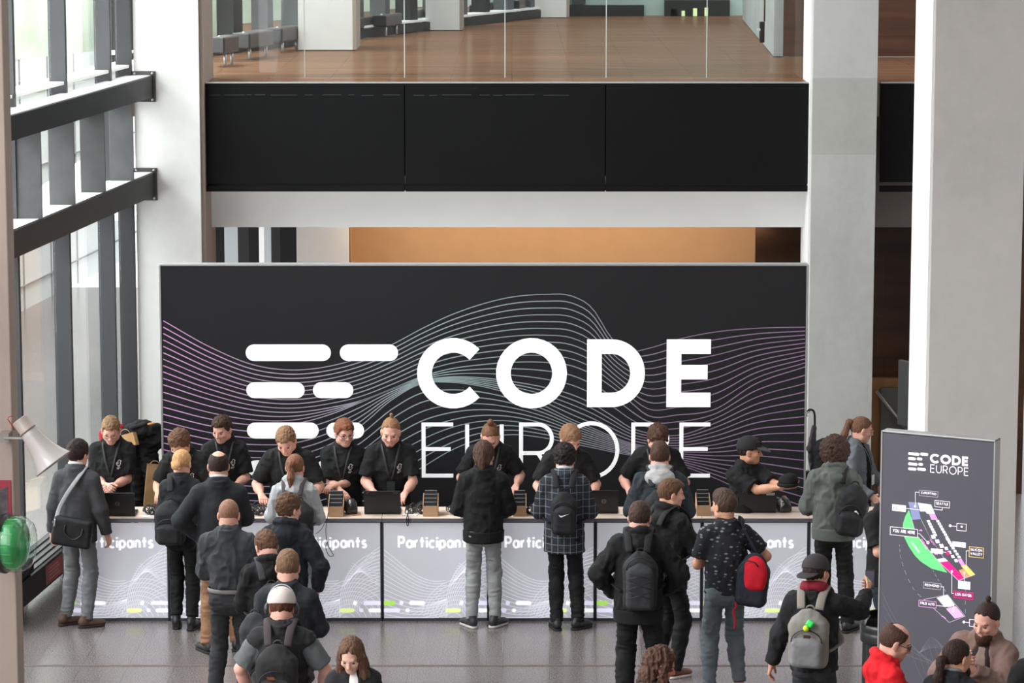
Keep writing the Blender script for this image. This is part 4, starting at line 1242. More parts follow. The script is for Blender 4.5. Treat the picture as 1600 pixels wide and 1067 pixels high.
# pale backdrop added outside the upper windows, outdoor brightness put into its colour
mb = MB(); c = ua + ud * (tot / 2 + 3) + Vector((-4.5, 0, 1.6)); mb.box(c, (0.5, tot + 4, 3.6), Ru)
struct('wall_outdoor_backdrop', mb, mat('pale_green_backdrop', (222, 232, 212), 0.9, var=0.2, scale=1.4, bump=0.4))
# box benches on slim chromed legs
bm_front = mat('bench_end', (34, 36, 37), 0.35)
bm_side = wood('bench_side', (74, 66, 64), 2, (1, 1, 6), 0.4, 0.2)
def bench(l, mid, r_, ytop, ybot, yfoot, which):
    f = up((mid + l) / 2, yfoot)
    s = (yfoot - ybot) and FPX / (f.y - CAM_Y)
    w = (mid - l) / s; L = (r_ - mid) / s * 3.2 + 0.25
    leg = (yfoot - ybot) / s; h = (ybot - ytop) / s
    t = thing('box_bench', which, 'bench', f, math.radians(-14), 'box benches along the upstairs window')
    mb = MB(); mb.box((0, L / 2, leg + h / 2), (w, L, h)); mb.build('seat_box', bm_side, t, 0.02)
    mb = MB(); mb.box((0, -0.006, leg + h / 2), (w * 0.94, 0.02, h * 0.94)); mb.build('end_panel', bm_front, t, 0.015)
    for yy in (0.15, L - 0.15):
        mb = MB(); mb.tube([(w * 0.25, yy, 0), (w * 0.25, yy, leg)], 0.022, 8); mb.build('leg', alu, t)
    mb = MB(); mb.lathe([(0, 0.016), (0.016, 0.012), (0.018, 0)], 10, (0, 0.1, leg + h)); mb.build('stud', alu, t)
bench(326, 352, 364, 58, 84, 104, 'leftmost box bench upstairs, cut off by the pale left pillar')
bench(362, 392, 419, 52, 76, 94, 'box bench upstairs, second from the left pillar')
bench(418, 442, 466, 44, 66, 82, 'box bench upstairs touching the first inner pillar')
bench(552, 556, 581, 29, 47, 61, 'box bench upstairs just behind the first inner pillar')
bench(582, 604, 624, 24, 42, 57, 'box bench upstairs midway between the first two inner pillars')
bench(624, 640, 664, 18, 34, 48, 'box bench upstairs touching the second inner pillar')
bench(733, 741, 760, 8, 24, 35, 'box bench upstairs just behind the second inner pillar')
bench(762, 778, 797, 4, 20, 30, 'box bench upstairs midway between the second and third pillars')
bench(798, 812, 832, 1, 15, 30, 'box bench upstairs touching the third inner pillar')
# far end: glazed wall with a dark ramp and lit slots
fa, fb = up(885, 26), up(1180, 26)
mb = MB(); mb.box(((fa.x + fb.x) / 2, fa.y + 0.5, ZF + 1.5), (fb.x - fa.x + 3, 0.1, 3)); struct('wall_far', mb, mat('pale_green_glass', (172, 192, 186), 0.25))
for n, (l, r_, t_, b_, m) in enumerate(((887, 1006, 8, 25, 'd'), (1038, 1140, 0, 25, 'd'), (895, 915, -10, 6, 'g'), (1048, 1058, 14, 25, 'g'))):
    a, b = at(l, t_, fa.y + 0.4), at(r_, b_, fa.y + 0.4)
    mb = MB(); mb.box(((a.x + b.x) / 2, fa.y + 0.40, (a.z + b.z) / 2), (b.x - a.x, 0.1, a.z - b.z)); struct('trim_%d' % (70 + n), mb, mat('dark_green_black', (32, 38, 36), 0.3) if m == 'd' else fin_metal)
slot = mat('lit_slot', (214, 232, 170), 0.4, emit=0.5)
for l, r_, t_ in ((1065, 1070, 17), (1083, 1089, 13), (1101, 1106, 12)):
    a, b = at(l, t_, fa.y + 0.3), at(r_, 25, fa.y + 0.3)
    mb = MB(); mb.box(((a.x + b.x) / 2, fa.y + 0.3, (a.z + b.z) / 2), (b.x - a.x, 0.06, a.z - b.z)); struct('window_5', mb, slot)
# right: marble wall then brown panelling
m0, m1 = up(1166, 30), up(1216, 88)
mb = MB(); d = m1 - m0; mb.box(((m0.x + m1.x) / 2, (m0.y + m1.y) / 2, ZF + 1.6), (0.12, d.length, 3.2), Matrix.Rotation(math.atan2(-d.x, d.y), 3, 'Z')); struct('wall_marble', mb, concrete('marble', (168, 172, 172), 0.14))
w0 = up(1217, 88)
mb = MB(); mb.box((w0.x + 1.6, w0.y + 0.05, ZF + 1.6), (3.2, 0.1, 3.2)); struct('wall_upper_brown', mb, wood('brown_upper', (88, 58, 44), 1.4, (0.6, 1, 5), 0.4, 0.3, 'wall'))
c = at(1203, 50, m1.y - 1.2)
t = thing('intercom', 'small black wall intercom upstairs on the marble wall', 'intercom', (c.x - 0.1, c.y, c.z))
mb = MB(); mb.box((0, 0, 0), (0.06, 0.12, 0.26)); mb.build('housing', mat('intercom_black', (24, 24, 25), 0.4), t, 0.01)
mb = MB(); mb.box((-0.04, -0.03, 0.03), (0.03, 0.10, 0.03)); mb.build('handle', white, t)
mb = MB(); mb.tube([(0.03, 0, 0.13), (0.03, 0, 0.9)], 0.012, 6); mb.build('conduit', mat('copper_brown', (110, 70, 50), 0.5), t)
# ---------------------------------------------------------------- the big backlit banner
YBN = 1.95
b0, b1 = at(253, 640, YBN), at(1259, 640, YBN)
zbt = at(760, 414, YBN).z
bw = b1.x - b0.x
t = thing('banner_wall', 'huge black backlit banner wall with white logo and flowing lines behind the desks', 'banner', ((b0.x + b1.x) / 2, YBN, 0))
ban_m = mat('banner_print', (36, 36, 38), 0.6, var=0.05, scale=0.6, spec=0.15, emit=0.03)
mb = MB(); mb.box((0, 0.006, (zbt - 0.012 + 0.06) / 2), (bw - 0.024, 0.01, zbt - 0.012 - 0.06)); pr_o = mb.build('printed_fabric', ban_m, t)
mb = MB()
for cx, cz, sx_, sz_ in ((-bw / 2, zbt / 2, 0.022, zbt), (bw / 2, zbt / 2, 0.022, zbt), (0, zbt, bw, 0.020), (0, 0.03, bw, 0.06)): mb.box((cx, 0.06, cz), (sx_, 0.13, sz_))
mb.box((0, 0.115, zbt / 2), (bw - 0.03, 0.02, zbt - 0.03))
mb.build('profile_frame', alu, t, 0.003)
def BN(px, py):                                   # a point of the print, in the banner's own metres
    v = at(px, py, YBN); return (v.x - t.location.x, v.z)
XS = [255, 330, 400, 460, 520, 560, 613, 660, 700, 750, 800, 850, 895, 924, 957, 985, 1010, 1060, 1115, 1180, 1258]
KEY = {0: [501, 543, 571, 578, 571, 560, 538, 513, 494, 476, 464, 460, 463, 480, 530, 549, 545, 530, 519, 513, 511],
       10: [601, 625, 641, 644, 636, 627, 607, 588, 577, 570, 566, 566, 572, 584, 605, 628, 648, 648, 640, 600, 573],
       13: [636, 655, 664, 662, 646, 630, 608, 594, 589, 590, 596, 605, 617, 630, 650, 668, 676, 680, 662, 632, 612],
       18: [692, 708, 715, 712, 692, 668, 624, 599, 597, 603, 616, 634, 656, 668, 682, 692, 697, 700, 695, 680, 676],
       27: [786, 806, 816, 812, 800, 786, 757, 730, 706, 686, 679, 684, 693, 699, 706, 711, 716, 726, 746, 776, 806]}
ks = sorted(KEY)
xx = np.array([255 + 1003 * q / 110 for q in range(111)])
def smooth_interp(x, xs, ys):                     # monotone-free cubic through the key heights
    xs, ys = np.array(xs, float), np.array(ys, float)
    m = np.gradient(ys, xs); i = np.clip(np.searchsorted(xs, x) - 1, 0, len(xs) - 2)
    h = xs[i + 1] - xs[i]; u = (x - xs[i]) / h
    return (2 * u**3 - 3 * u**2 + 1) * ys[i] + (u**3 - 2 * u**2 + u) * h * m[i] + (-2 * u**3 + 3 * u**2) * ys[i + 1] + (u**3 - u**2) * h * m[i + 1]
kc = {k: smooth_interp(xx, XS, KEY[k]) for k in ks}
wave_m, nt, bs = _new('wave_line_print')
tc = nt.nodes.new('ShaderNodeTexCoord'); sp = nt.nodes.new('ShaderNodeSeparateXYZ'); mr = nt.nodes.new('ShaderNodeMapRange')
nt.links.new(tc.outputs['Object'], sp.inputs[0]); nt.links.new(sp.outputs['X'], mr.inputs[0])
mr.inputs[1].default_value, mr.inputs[2].default_value = -bw / 2, bw / 2
rp = _ramp(nt, mr.outputs[0], [(0.0, lin((196, 140, 192))), (0.16, lin((160, 138, 164))), (0.42, lin((134, 152, 152))), (0.62, lin((128, 136, 138))), (0.80, lin((124, 106, 126))), (1.0, lin((136, 104, 138)))])
nt.links.new(rp.outputs[0], bs.inputs['Base Color']); nt.links.new(rp.outputs[0], bs.inputs['Emission Color']); bs.inputs['Emission Strength'].default_value = 0.22
mb = MB()
NL = 28
for i in range(NL):
    for a, b in zip(ks[:-1], ks[1:]):
        if a <= i <= b: f = (i - a) / (b - a); yy = kc[a] * (1 - f) + kc[b] * f; break
    mb.ribbon([BN(px, py) for px, py in zip(xx, yy)], 0.0105 if i % 3 else 0.009, -0.001)
mb.build('wave_lines', wave_m, pr_o)
logo_w = mat('logo_white', (240, 240, 240), 0.6, emit=0.40)
LOGO_BARS = [[(384, 517), (531, 622)], [(385, 476), (489, 552)], [(386, 498), (510, 569)], [(387, 482), (494, 594)]]
LOGO_Z = [(538, 564), (597, 622), (660, 685), (719, 744)]
for (y0_, y1_), bars in zip(LOGO_Z, LOGO_BARS):
    for x0_, x1_ in bars:
        mb = MB(); a, b = BN(x0_, y1_), BN(x1_, y0_); pill(mb, a[0], b[0], a[1], b[1], -0.003); mb.build('logo_bar', logo_w, pr_o)
CODE = [('C', 652, 752), ('O', 775, 886), ('D', 917, 1008), ('E', 1041, 1111)]
EUR = [('E', 659, 708), ('U', 727, 787), ('R', 811, 867), ('O', 880, 968), ('P', 986, 1046), ('E', 1061, 1110)]
def letter(ch, x0_, x1_, y0_, y1_, w, name, mt):
    a, b = BN(x0_, y1_), BN(x1_, y0_); gw, st = glyph(ch); mb = MB()
    W_, H_ = b[0] - a[0], b[1] - a[1]
    for pts, cl in st:
        mb.ribbon([(a[0] + w / 2 + p[0] / gw * (W_ - w), a[1] + w / 2 + p[1] * (H_ - w)) if ch not in 'E' else (a[0] + w / 2 + p[0] / gw * (W_ - w / 2), a[1] + w / 2 + p[1] * (H_ - w)) for p in pts], w, -0.003, bool(cl))
    mb.build(name, mt, pr_o)
sc_b = (at(800, 600, YBN) - at(801, 600, YBN)).length
for ch, x0_, x1_ in CODE:
    rd = ch in 'CO'
    letter(ch, x0_, x1_, 528 if rd else 530, 638 if rd else 636, 23 * sc_b, 'logo_letter', logo_w)
for ch, x0_, x1_ in EUR:
    letter(ch, x0_, x1_, 658 if ch == 'O' else 660, 748 if ch == 'O' else 746, 6.2 * sc_b, 'logo_letter', logo_w)

# ---------------------------------------------------------------- the row of lightbox counters
ZC = 1.0
cxs = [at(97.5 + 166.5 * q, 890, 0).x for q in range(9)]
light_panel = mat('lightbox_fabric', (196, 197, 205), 0.5, emit=0.42)
line_print = mat('white_line_print', (232, 232, 240), 0.5, emit=0.55)
white_print = mat('white_print', (250, 250, 252), 0.5, emit=0.75)
lilac_print = mat('lilac_print', (226, 222, 246), 0.5, emit=0.75)
green_print = mat('green_print', (168, 226, 84), 0.5, emit=0.7)
lime_print = mat('lime_print', (222, 240, 150), 0.5, emit=0.75)
top_m = wood('counter_laminate', (226, 204, 188), 3, (0.6, 5, 1), 0.35, 0.05)
frame_g = mat('frame_grey', (122, 122, 130), 0.4, 0.5)
dark_side = mat('counter_side', (70, 72, 80), 0.5)
def counter_parts(cw, root, full=True):
    y = -0.004; w2 = cw / 2 - 0.016; hh = ZC - 0.05
    mb = MB(); mb.box((0, 0.002, (hh + 0.03) / 2), (2 * w2, 0.008, hh - 0.03)); fp = mb.build('lightbox_front', light_panel, root)
    mb = MB()
    for sg in (-1, 1): mb.box((sg * (cw / 2 - 0.010), 0.02, hh / 2), (0.014, 0.05, hh))
    mb.box((0, 0.02, 0.014), (cw - 0.006, 0.05, 0.028)); mb.build('frame', dark_side, root)
    mb = MB()
    for sg in (-1, 1): mb.box((sg * (cw / 2 - 0.012), 0.29, hh / 2), (0.018, 0.48, hh))
    mb.box((0, 0.3, 0.35), (cw - 0.05, 0.44, 0.02)); mb.build('carcass', dark_side, root)
    mb = MB(); mb.box((0, 0.25, ZC - 0.016), (cw - 0.003, 0.56, 0.030)); tp = mb.build('counter_top', top_m, root, 0.003)
    mb = MB(); mb.box((0, -0.032, ZC - 0.018), (cw - 0.003, 0.006, 0.036)); mb.build('edge_strip', frame_g, tp)
    mb = MB(); write(mb, 'Participants', -0.345, hh - 0.245, 0.120, 0.020, y, 0.32, width=0.70); mb.build('lettering', white_print, fp)
    # the printed net of fine lines: from the left edge to a pinch, then up and over as arcs
    def clipR(P): return [p for p in P if -w2 <= p[0] <= w2 and 0.03 <= p[1] <= hh]
    U = lambda u, v: (-w2 + u * 2 * w2, 0.03 + v * (hh - 0.03))
    mb = MB()
    for i in range(15):
        a = 0.72 - i * 0.052; P = []
        ex, ez = 0.60 + 0.012 * math.sin(i), 0.40 - i * 0.026
        for q in range(25):
            u = q / 24; x = u * ex
            z = a + (ez - a) * (u * u * (3 - 2 * u) * 0.55 + 0.45 * (1 - (1 - u) ** 2)) - 0.06 * math.sin(math.pi * u)
            P.append(U(x, max(0.0, z)))
        mb.ribbon(P, 0.0042, y)
    for i in range(13):                                # shell of arcs above the pinch
        r = 0.43 - i * 0.006; rz = 0.60 - i * 0.036
        P = clipR([U(*p) for p in arc(1.03 + i * 0.010, 0.10, r, rz, 186, 92, 26)])
        if len(P) > 2: mb.ribbon(P, 0.0040, y)
    for i in range(11):                                # crossing net
        u0 = 0.605 + i * 0.012; P = []
        for q in range(17):
            f = q / 16; P.append(U(u0 + f * (1.0 - u0), 0.30 + 0.028 * i + (0.50 - 0.075 * i) * math.sin(f * 1.5) * f ** 0.3 * 0.9))
        P = clipR(P)
        if len(P) > 2: mb.ribbon(P, 0.0030, y)
    for i in range(10):                                # falling arcs inside the shell
        P = clipR([U(*p) for p in arc(0.66 + i * 0.012, -0.05, 0.05 + 0.040 * i, 0.06 + 0.045 * i, 175, 0, 22)])
        if len(P) > 2: mb.ribbon(P, 0.0036, y)
    for i in range(9):                                 # fan down to the floor
        P = clipR([U(*p) for p in [(0.605 - 0.0 * i - (q / 10) * 0.055 * i, 0.20 - (q / 10) * (0.20 - 0.006 * i)) for q in range(11)]])
        if len(P) > 2: mb.ribbon(P, 0.0034, y)
    mb.build('line_print', line_print, fp)
    px = 2 * w2 / 166.5; zz = lambda yp: (968 - yp) / 162 * hh
    def dash(x0_, x1_, ya, yb, m, l=True, r=True):
        mb = MB(); pill(mb, -w2 + x0_ * px, -w2 + x1_ * px, zz(yb), zz(ya), y - 0.002, None, l, r); mb.build('dash_mark', m, fp)
    dash(0, 18, 935, 941.5, green_print, False); dash(25, 31.5, 935, 941.5, lilac_print); dash(41, 66, 935, 941.5, white_print)
    dash(0, 26, 947.5, 953.5, lilac_print, False); dash(35, 41.5, 947.5, 953.5, white_print)
    dash(122, 128.5, 935, 941.5, white_print); dash(139, 166.5, 935, 941.5, lilac_print, True, False)
    dash(100, 124, 947.5, 953.5, lime_print); dash(132, 138.5, 947.5, 953.5, lilac_print); dash(147, 166.5, 947.5, 953.5, white_print, True, False)
names = ['leftmost lightbox counter, beside the man in charcoal blazer', 'lightbox counter behind the dark suits, second from the left', 'lightbox counter under the laptop between the ponytail and the black sweater',
         'lightbox counter left of the man in black sweater and grey jeans', 'lightbox counter between black sweater man and plaid blazer', 'lightbox counter right of the plaid blazer, behind the black hooded backpacker',
         'lightbox counter behind the red and navy backpack', 'lightbox counter at the right end under the bushy haired visitor']
names[2] = 'lightbox counter beneath the grey hooded woman with ponytail'
proto = None
for q in range(8):
    x = (cxs[q] + cxs[q + 1]) / 2
    if proto is None:
        proto = thing('counter', names[0], 'counter', (x, 0, 0), 0, 'lightbox counters'); counter_parts(cxs[1] - cxs[0], proto); c = proto
    else:
        c = dup_tree(proto); c.location = (x, 0, 0); tag(c, names[q])
    if q == 7: c.location.y = 0.0
# ---------------------------------------------------------------- things people wear or carry
from mathutils.bvhtree import BVHTree

def stick(s, o, pts, w, m, name, closed=False, back=False, parent=None, mb=None, off=0.003, R=None, origin=None):
    """a printed stroke laid on the cloth of o: pts are (x, z) in the chest frame"""
    bm = o.get('_bvh')
    me = o.data
    tree = BVHTree.FromPolygons([v.co for v in me.vertices], [p.vertices[:] for p in me.polygons]) if id(o) not in stick.c else stick.c[id(o)]
    stick.c[id(o)] = tree
    d = s.C @ Vector((0, 1 if back else -1, 0))
    mb2 = mb or MB()
    def T(x, z):
        src = s.ch(x, -0.7 if back else 0.7, z)
        h = tree.ray_cast(src, d)
        p = h[0] if h[0] is not None else s.ch(x, 0, z)
        return p - d * off
    if w: mb2.ribbon(pts, w, 0, closed, T)
    else: mb2.poly(pts, 0, T)
    return mb2
stick.c = {}

def duck(s, o):
    """small white bird emblem with two lines of lettering on the wearer's left chest"""
    cx, cz = -0.078, 0.352
    wm = mat('tee_print', (225, 225, 225), 0.7)
    P = lambda L: [(cx - x * 0.0011, cz + z * 0.0011) for x, z in L]
    mb = stick(s, o, P([(-16, 4), (-8, 8), (-2, 6), (-4, 16), (2, 24), (12, 24), (17, 17), (24, 14), (17, 10), (15, 4), (20, -6), (14, -18), (2, -22), (-10, -16), (-16, -6)]), 0.0042, wm, '', True)
    for seg in ([(-2, -22), (-4, -30), (2, -30)], [(7, -21), (6, -30), (12, -30)], [(-14, 2), (-4, -6), (4, -2)]): stick(s, o, P(seg), 0.004, wm, '', mb=mb)
    for r, n in ((-42, 3), (-51, 2)):
        for q in range(n): stick(s, o, P([(-14 + q * 11, r), (-6 + q * 11, r)]), 0.005, wm, '', mb=mb)
    mb.build('chest_print', wm, o)

def carrier(s, name, label, cat, base, group=None):
    t = thing(name, label, cat, s.world(base), s.root.rotation_euler[2], group)
    t['_b'] = list(base)
    return t

def settle(t):
    b = Vector(t['_b']); del t['_b']
    for c in t.children: c.location = -b

def strap_path(s, sg, inf, w=0.10):
    y = inf
    return [(sg * w * 0.7, -0.150 - y, 0.43), (sg * w * 0.82, -0.105 - y * .7, 0.505 + y * .5), (sg * w * 0.95, -0.045, 0.536 + y), (sg * w, 0.03, 0.532 + y), (sg * w * 1.08, 0.10 + y * .7, 0.475 + y * .4), (sg * w * 1.2, 0.134 + y, 0.36), (sg * w * 1.4, 0.118 + y, 0.21), (sg * w * 1.62 + sg * y, 0.03, 0.13), (sg * w * 1.3, -0.11 - y, 0.09)]

def smooth_path(P, n=4):
    P = [Vector(p) for p in P]; out = []
    for i in range(len(P) - 1):
        p0, p1, p2, p3 = P[max(0, i - 1)], P[i], P[i + 1], P[min(len(P) - 1, i + 2)]
        for q in range(n):
            t = q / n
            out.append(0.5 * ((2 * p1) + (p2 - p0) * t + (2 * p0 - 5 * p1 + 4 * p2 - p3) * t * t + (3 * p1 - p0 - 3 * p2 + p3) * t ** 3))
    return out + [P[-1]]

def backpack(s, label, c=(34, 34, 36), w=0.30, h=0.44, d=0.17, zc=0.28, ox=0.0, inf=0.02, strap_c=None, pocket=None, straps='LR', pocket_h=0.45, tilt=0, group=None, handle=True, strapw=0.030, name='backpack', taper=True):
    k = s.k
    m = cloth('pack_%d_%d_%d' % tuple(c), c, 0.15, 24, 0.3, 0.75)
    ms = cloth('packstrap_%d_%d_%d' % tuple(strap_c or c), strap_c or c, 0.1, 40, 0.2, 0.8)
    mp = cloth('packpocket_%d_%d_%d' % tuple(pocket or c), pocket or c, 0.12, 24, 0.3, 0.7)
    yb = -(0.118 + inf)
    t = carrier(s, name, label, 'backpack', s.ch(ox, yb - d / 2, zc - h / 2), group)
    R = s.C @ rotm(0, 0, tilt)
    cen = s.ch(ox, yb - d / 2, zc)
    loc = lambda x, y, z: cen + R @ (Vector((x, y, z)) * k)
    body = [rbox(cen, (w / 2 * k, d / 2 * k, h / 2 * k), 0.06 * k, 0, R)]
    if taper: body = [rbox(loc(0, 0, -h * 0.08), (w / 2 * k, d / 2 * k, h * 0.42 * k), 0.06 * k, 0, R), ell(loc(0, 0.0, h * 0.16), (w * 0.45 * k, d * 0.46 * k, h * 0.36 * k), 0.05, R)]
    body_o = solid('main_bag', body, 0.0075, m, t, amp=0.005, freq=(13, 13, 13), seed=s.seed)
    ph = h * pocket_h
    po = solid('front_pocket', [rbox(loc(0, -d * 0.42, -h / 2 + ph * 0.56), (w * 0.41 * k, 0.055 * k, ph / 2 * k), 0.045 * k, 0, R), ell(loc(0, -d * 0.42, -h / 2 + ph * 0.85), (w * 0.36 * k, 0.052 * k, ph * 0.32 * k), 0.03, R)], 0.0065, mp, t, amp=0.003, freq=(16, 16, 16), seed=s.seed + 2)
    mb = MB(); zz = -h / 2 + ph * 1.12
    arcp = [loc(w * 0.40 * math.cos(a), -d * 0.5 - 0.008 - 0.02 * math.sin(a), zz - 0.04 + 0.10 * math.sin(a) * h / .44) for a in [math.pi * q / 12 for q in range(13)]]
    mb.tube(arcp, 0.0045 * k, 5); mb.build('zip', mat('zip_black', (18, 18, 19), 0.5), t)
    for sd in straps:
        sg = 1 if sd == 'R' else -1
        P = smooth_path(strap_path(s, sg, inf))
        up = [s.C @ (Vector((p.x * 0.5, p.y, (p.z - 0.38) * 1.6))) for p in P]
        mb = MB(); mb.tube([s.ch(*p) for p in P], strapw * k, 8, False, 0.26, up); mb.build('strap', ms, t)
    if handle:
        mb = MB(); mb.tube([loc(0.035 * math.cos(a), d * 0.36, h * 0.47 + 0.035 * math.sin(a)) for a in [math.pi * q / 8 for q in range(9)]], 0.007 * k, 6); mb.build('grab_loop', ms, t)
    settle(t)
    t2 = {'t': t, 'body': body_o, 'pocket': po, 'loc': loc, 'R': R, 'base': s.ch(ox, yb - d / 2, zc - h / 2)}
    return t2

def pack_mark(s, pk, pts, m, name, w=0, dy=None):
    """emblem on the pack's pocket: pts in the pack's own x, z"""
    mb = MB(); o = pk['pocket']
    tree = BVHTree.FromPolygons([v.co for v in o.data.vertices], [p.vertices[:] for p in o.data.polygons])
    d = pk['R'] @ Vector((0, 1, 0))
    def T(x, z):
        h = tree.ray_cast(pk['loc'](x, -0.6, z), d)
        return (h[0] if h[0] is not None else pk['loc'](x, -0.15, z)) - d * 0.003
    if w: mb.ribbon(pts, w, 0, False, T)
    else: mb.poly(pts, 0, T)
    mb.build(name, m, o)

BLK = cloth('black_cotton', (27, 27, 28), 0.12)
JET = cloth('jet_cloth', (22, 22, 23), 0.12)
SKIN = (216, 164, 140); PINK = (222, 168, 150); TANNED = (202, 148, 120)
STAFF = 'registration staff in black t-shirts'

# ---------------------------------------------------------------- staff behind the counters, facing the camera
def staff(label, hp, H, yaw, lean, head, hair, aR, aL, skin=SKIN, build=1.0, brow=None, tw=0, pr=None, lany=True, prR=None, prL=None, kw={}, badge=None, curl=0.5, palms=None):
    p = Person(label, hp, H, yaw, lean, tw, 0, head, build, skin, STAFF)
    pm = palms or ((0, 0, -1), (0, 0, -1))
    p.pose_arm('R', aR, pm[0], curl, prR); p.pose_arm('L', aL, pm[1], curl, prL)
    p.body()
    p.hair(hair[0], hair[1], **kw)
    p.brows(p.hairm)
    o = p.top(BLK, 'tee', hem=-0.16, infl=0.020, amp=0.009, collar='crew')
    p.trousers(JET)
    p.shoes()
    duck(p, o)
    if lany: p.lanyard(badge, (44, 46, 48), wid=0.010)
    return p
SKD = {}
SKD['s1'] = staff('short blond person with glasses and clasped hands at the left end behind the counter', (172, 655), 1.80, 178, 7, (4, 26, 0), ('short', (132, 104, 78)), (0.03, 0.30, 1.085), (-0.03, 0.31, 1.075), PINK, badge=(40, 44, 44), palms=((-0.6, -0.3, -0.5), (0.6, -0.3, -0.5)), curl=0.7)
SKD['s1'].glasses((120, 110, 105))
SKD['s2'] = staff('person with curly brown hair bent over the counter behind the blonde bun', (275, 678), 1.80, 172, 22, (-20, 30, 0), ('curly', (96, 70, 54)), (0.22, 0.36, 1.06), (-0.20, 0.40, 1.06), SKIN, lany=True)
SKD['s3'] = staff('tall person with short dark hair in black t-shirt looking down beside the black suit', (344, 652), 1.80, 184, 8, (-28, 20, 0), ('short', (66, 50, 42)), (0.20, 0.36, 1.05), (-0.10, 0.32, 1.08), PINK, brow=(50, 40, 36))
SKD['s4'] = staff('ginger blond person in black t-shirt bowing over the counter behind the ponytail', (443, 673), 1.86, 180, 20, (-8, 30, 4), ('short', (132, 100, 76)), (0.24, 0.34, 1.06), (-0.22, 0.40, 1.06), PINK, 1.06)
SKD['s5'] = staff('person with ginger curls and black glasses in black t-shirt, looking right', (538, 657), 1.77, 176, 6, (26, 10, 0), ('curly', (126, 80, 58)), (0.00, 0.31, 1.075), (0.06, 0.28, 1.12), PINK, 1.0, kw={'vol': 0.86, 'amp': 0.008}, curl=0.6)
SKD['s5'].glasses((28, 28, 30))
SKD['s6'] = staff('person with a blond top bun and moustache in black t-shirt working at a laptop', (611, 656), 1.84, 182, 12, (-4, 18, -3), ('topknot', (140, 104, 76)), (0.16, 0.36, 1.06), (-0.13, 0.40, 1.045), PINK, 1.04, kw={'vol': 0.7}, badge=(50, 58, 56))
SKD['s6'].beard((120, 84, 62), False)
SKD['s7'] = staff('person with brown high bun and black t-shirt, head bowed, behind the black sweater', (766, 668), 1.80, 184, 20, (-6, 34, 0), ('topknot', (112, 80, 60)), (0.22, 0.34, 1.06), (-0.24, 0.32, 1.07), PINK, 1.0, kw={'vol': 1.3})
SKD['s8'] = staff('straw blond person in black t-shirt looking down behind the plaid blazer', (895, 669), 1.82, 184, 16, (28, 24, 0), ('curly', (128, 96, 72)), (0.22, 0.36, 1.06), (-0.22, 0.34, 1.07), PINK, kw={'vol': 0.9, 'amp': 0.006})
SKD['s9'] = staff('person with dark brown curls in black t-shirt, mostly hidden behind the grey hood', (1030, 670), 1.82, 180, 18, (10, 30, 0), ('curly', (72, 50, 40)), (0.26, 0.30, 1.07), (-0.22, 0.36, 1.06), PINK)
p = staff('person in black baseball cap and black t-shirt holding out a dark hat', (1172, 684), 1.74, 190, 3, (42, 4, 0), ('short', (44, 36, 34)), (-0.24, 0.43, 1.33), (-0.32, 0.43, 1.33), TANNED, tw=28, lany=False, curl=0.7, palms=((0, 0, 1), (0, 0, 1)), prR=(0.3, -0.2, -1), prL=(-0.3, -0.3, -1))
p.cap_hat((38, 36, 38), False, (74, 70, 72)); SKD['s10'] = p

# ---------------------------------------------------------------- visitors
V = {}
def person(key, label, hp, H, **kw):
    p = Person(label, hp, H, group=None, **kw); V[key] = p
    return p

# charcoal blazer with a shoulder bag
p = person('v1', 'person in charcoal blazer and grey trousers with a black shoulder bag at the far left', (122, 688), 1.80, yaw=-14, head=(-16, 6, 0), skin=SKIN)
p.pose_arm('R', (0.27, 0.06, 0.84)); p.pose_arm('L', (-0.28, 0.04, 0.84)); p.pose_leg('L', (-0.12, -0.03), -46); p.pose_leg('R', (0.10, -0.07), -40)
p.body(); p.hair('curly', (48, 38, 36), 0.82, 0.006)
o1 = p.top(cloth('charcoal_wool', (64, 64, 66), 0.16), 'blazer', hem=-0.15, infl=0.024, amp=0.0049, collar='shirt')
p.trousers(cloth('grey_trousers', (112, 113, 114), 0.14), 0.96, 0.92); p.shoes((88, 62, 52), (48, 38, 34))
solid('shirt_collar', [ring(p.ch(0, -0.016, 0.588), p.C @ rotm(0, 16, 0), 0.062 * p.k, 0.062 * p.k, 0.013 * p.k)], 0.005, mat('shirt_white', (226, 226, 230), 0.8), p.root)
t = carrier(p, 'shoulder_bag', 'black shoulder bag with grey strap on the charcoal blazer at far left', 'bag', p.ch(0.03, -0.22, -0.17))
bc = p.ch(0.03, -0.215, -0.02); Rb = p.C @ rotm(8, 0, 8)
bagm = cloth('bag_black', (26, 26, 27), 0.1, 30, 0.2, 0.6)
solid('bag_body', [rbox(bc, (0.185 * p.k, 0.055 * p.k, 0.135 * p.k), 0.035, 0, Rb)], 0.007, bagm, t, amp=0.004, freq=(10, 10, 10))
L_ = lambda x, y, z: bc + Rb @ Vector((x, y, z))
mb = MB()
for x0_ in (-0.03,):
    mb.tube(smooth_path([L_(-0.06, -0.062, 0.075), L_(-0.055, -0.075, 0.0), L_(0.03, -0.08, -0.05), L_(0.10, -0.075, 0.0), L_(0.105, -0.062, 0.06)]), 0.007, 6)
mb.build('carry_handle', mat('leather_black', (20, 20, 21), 0.4), t)
mb = MB(); sp_ = smooth_path([L_(-0.165, -0.02, 0.06), p.ch(-0.11, -0.19, 0.18), p.ch(-0.05, -0.175, 0.30), p.ch(0.03, -0.165, 0.42), p.ch(0.085, -0.10, 0.515), p.ch(0.10, 0.0, 0.56), p.ch(0.06, 0.12, 0.45), p.ch(-0.06, 0.17, 0.25), p.ch(-0.20, 0.10, 0.08), L_(-0.19, 0.03, 0.05)])
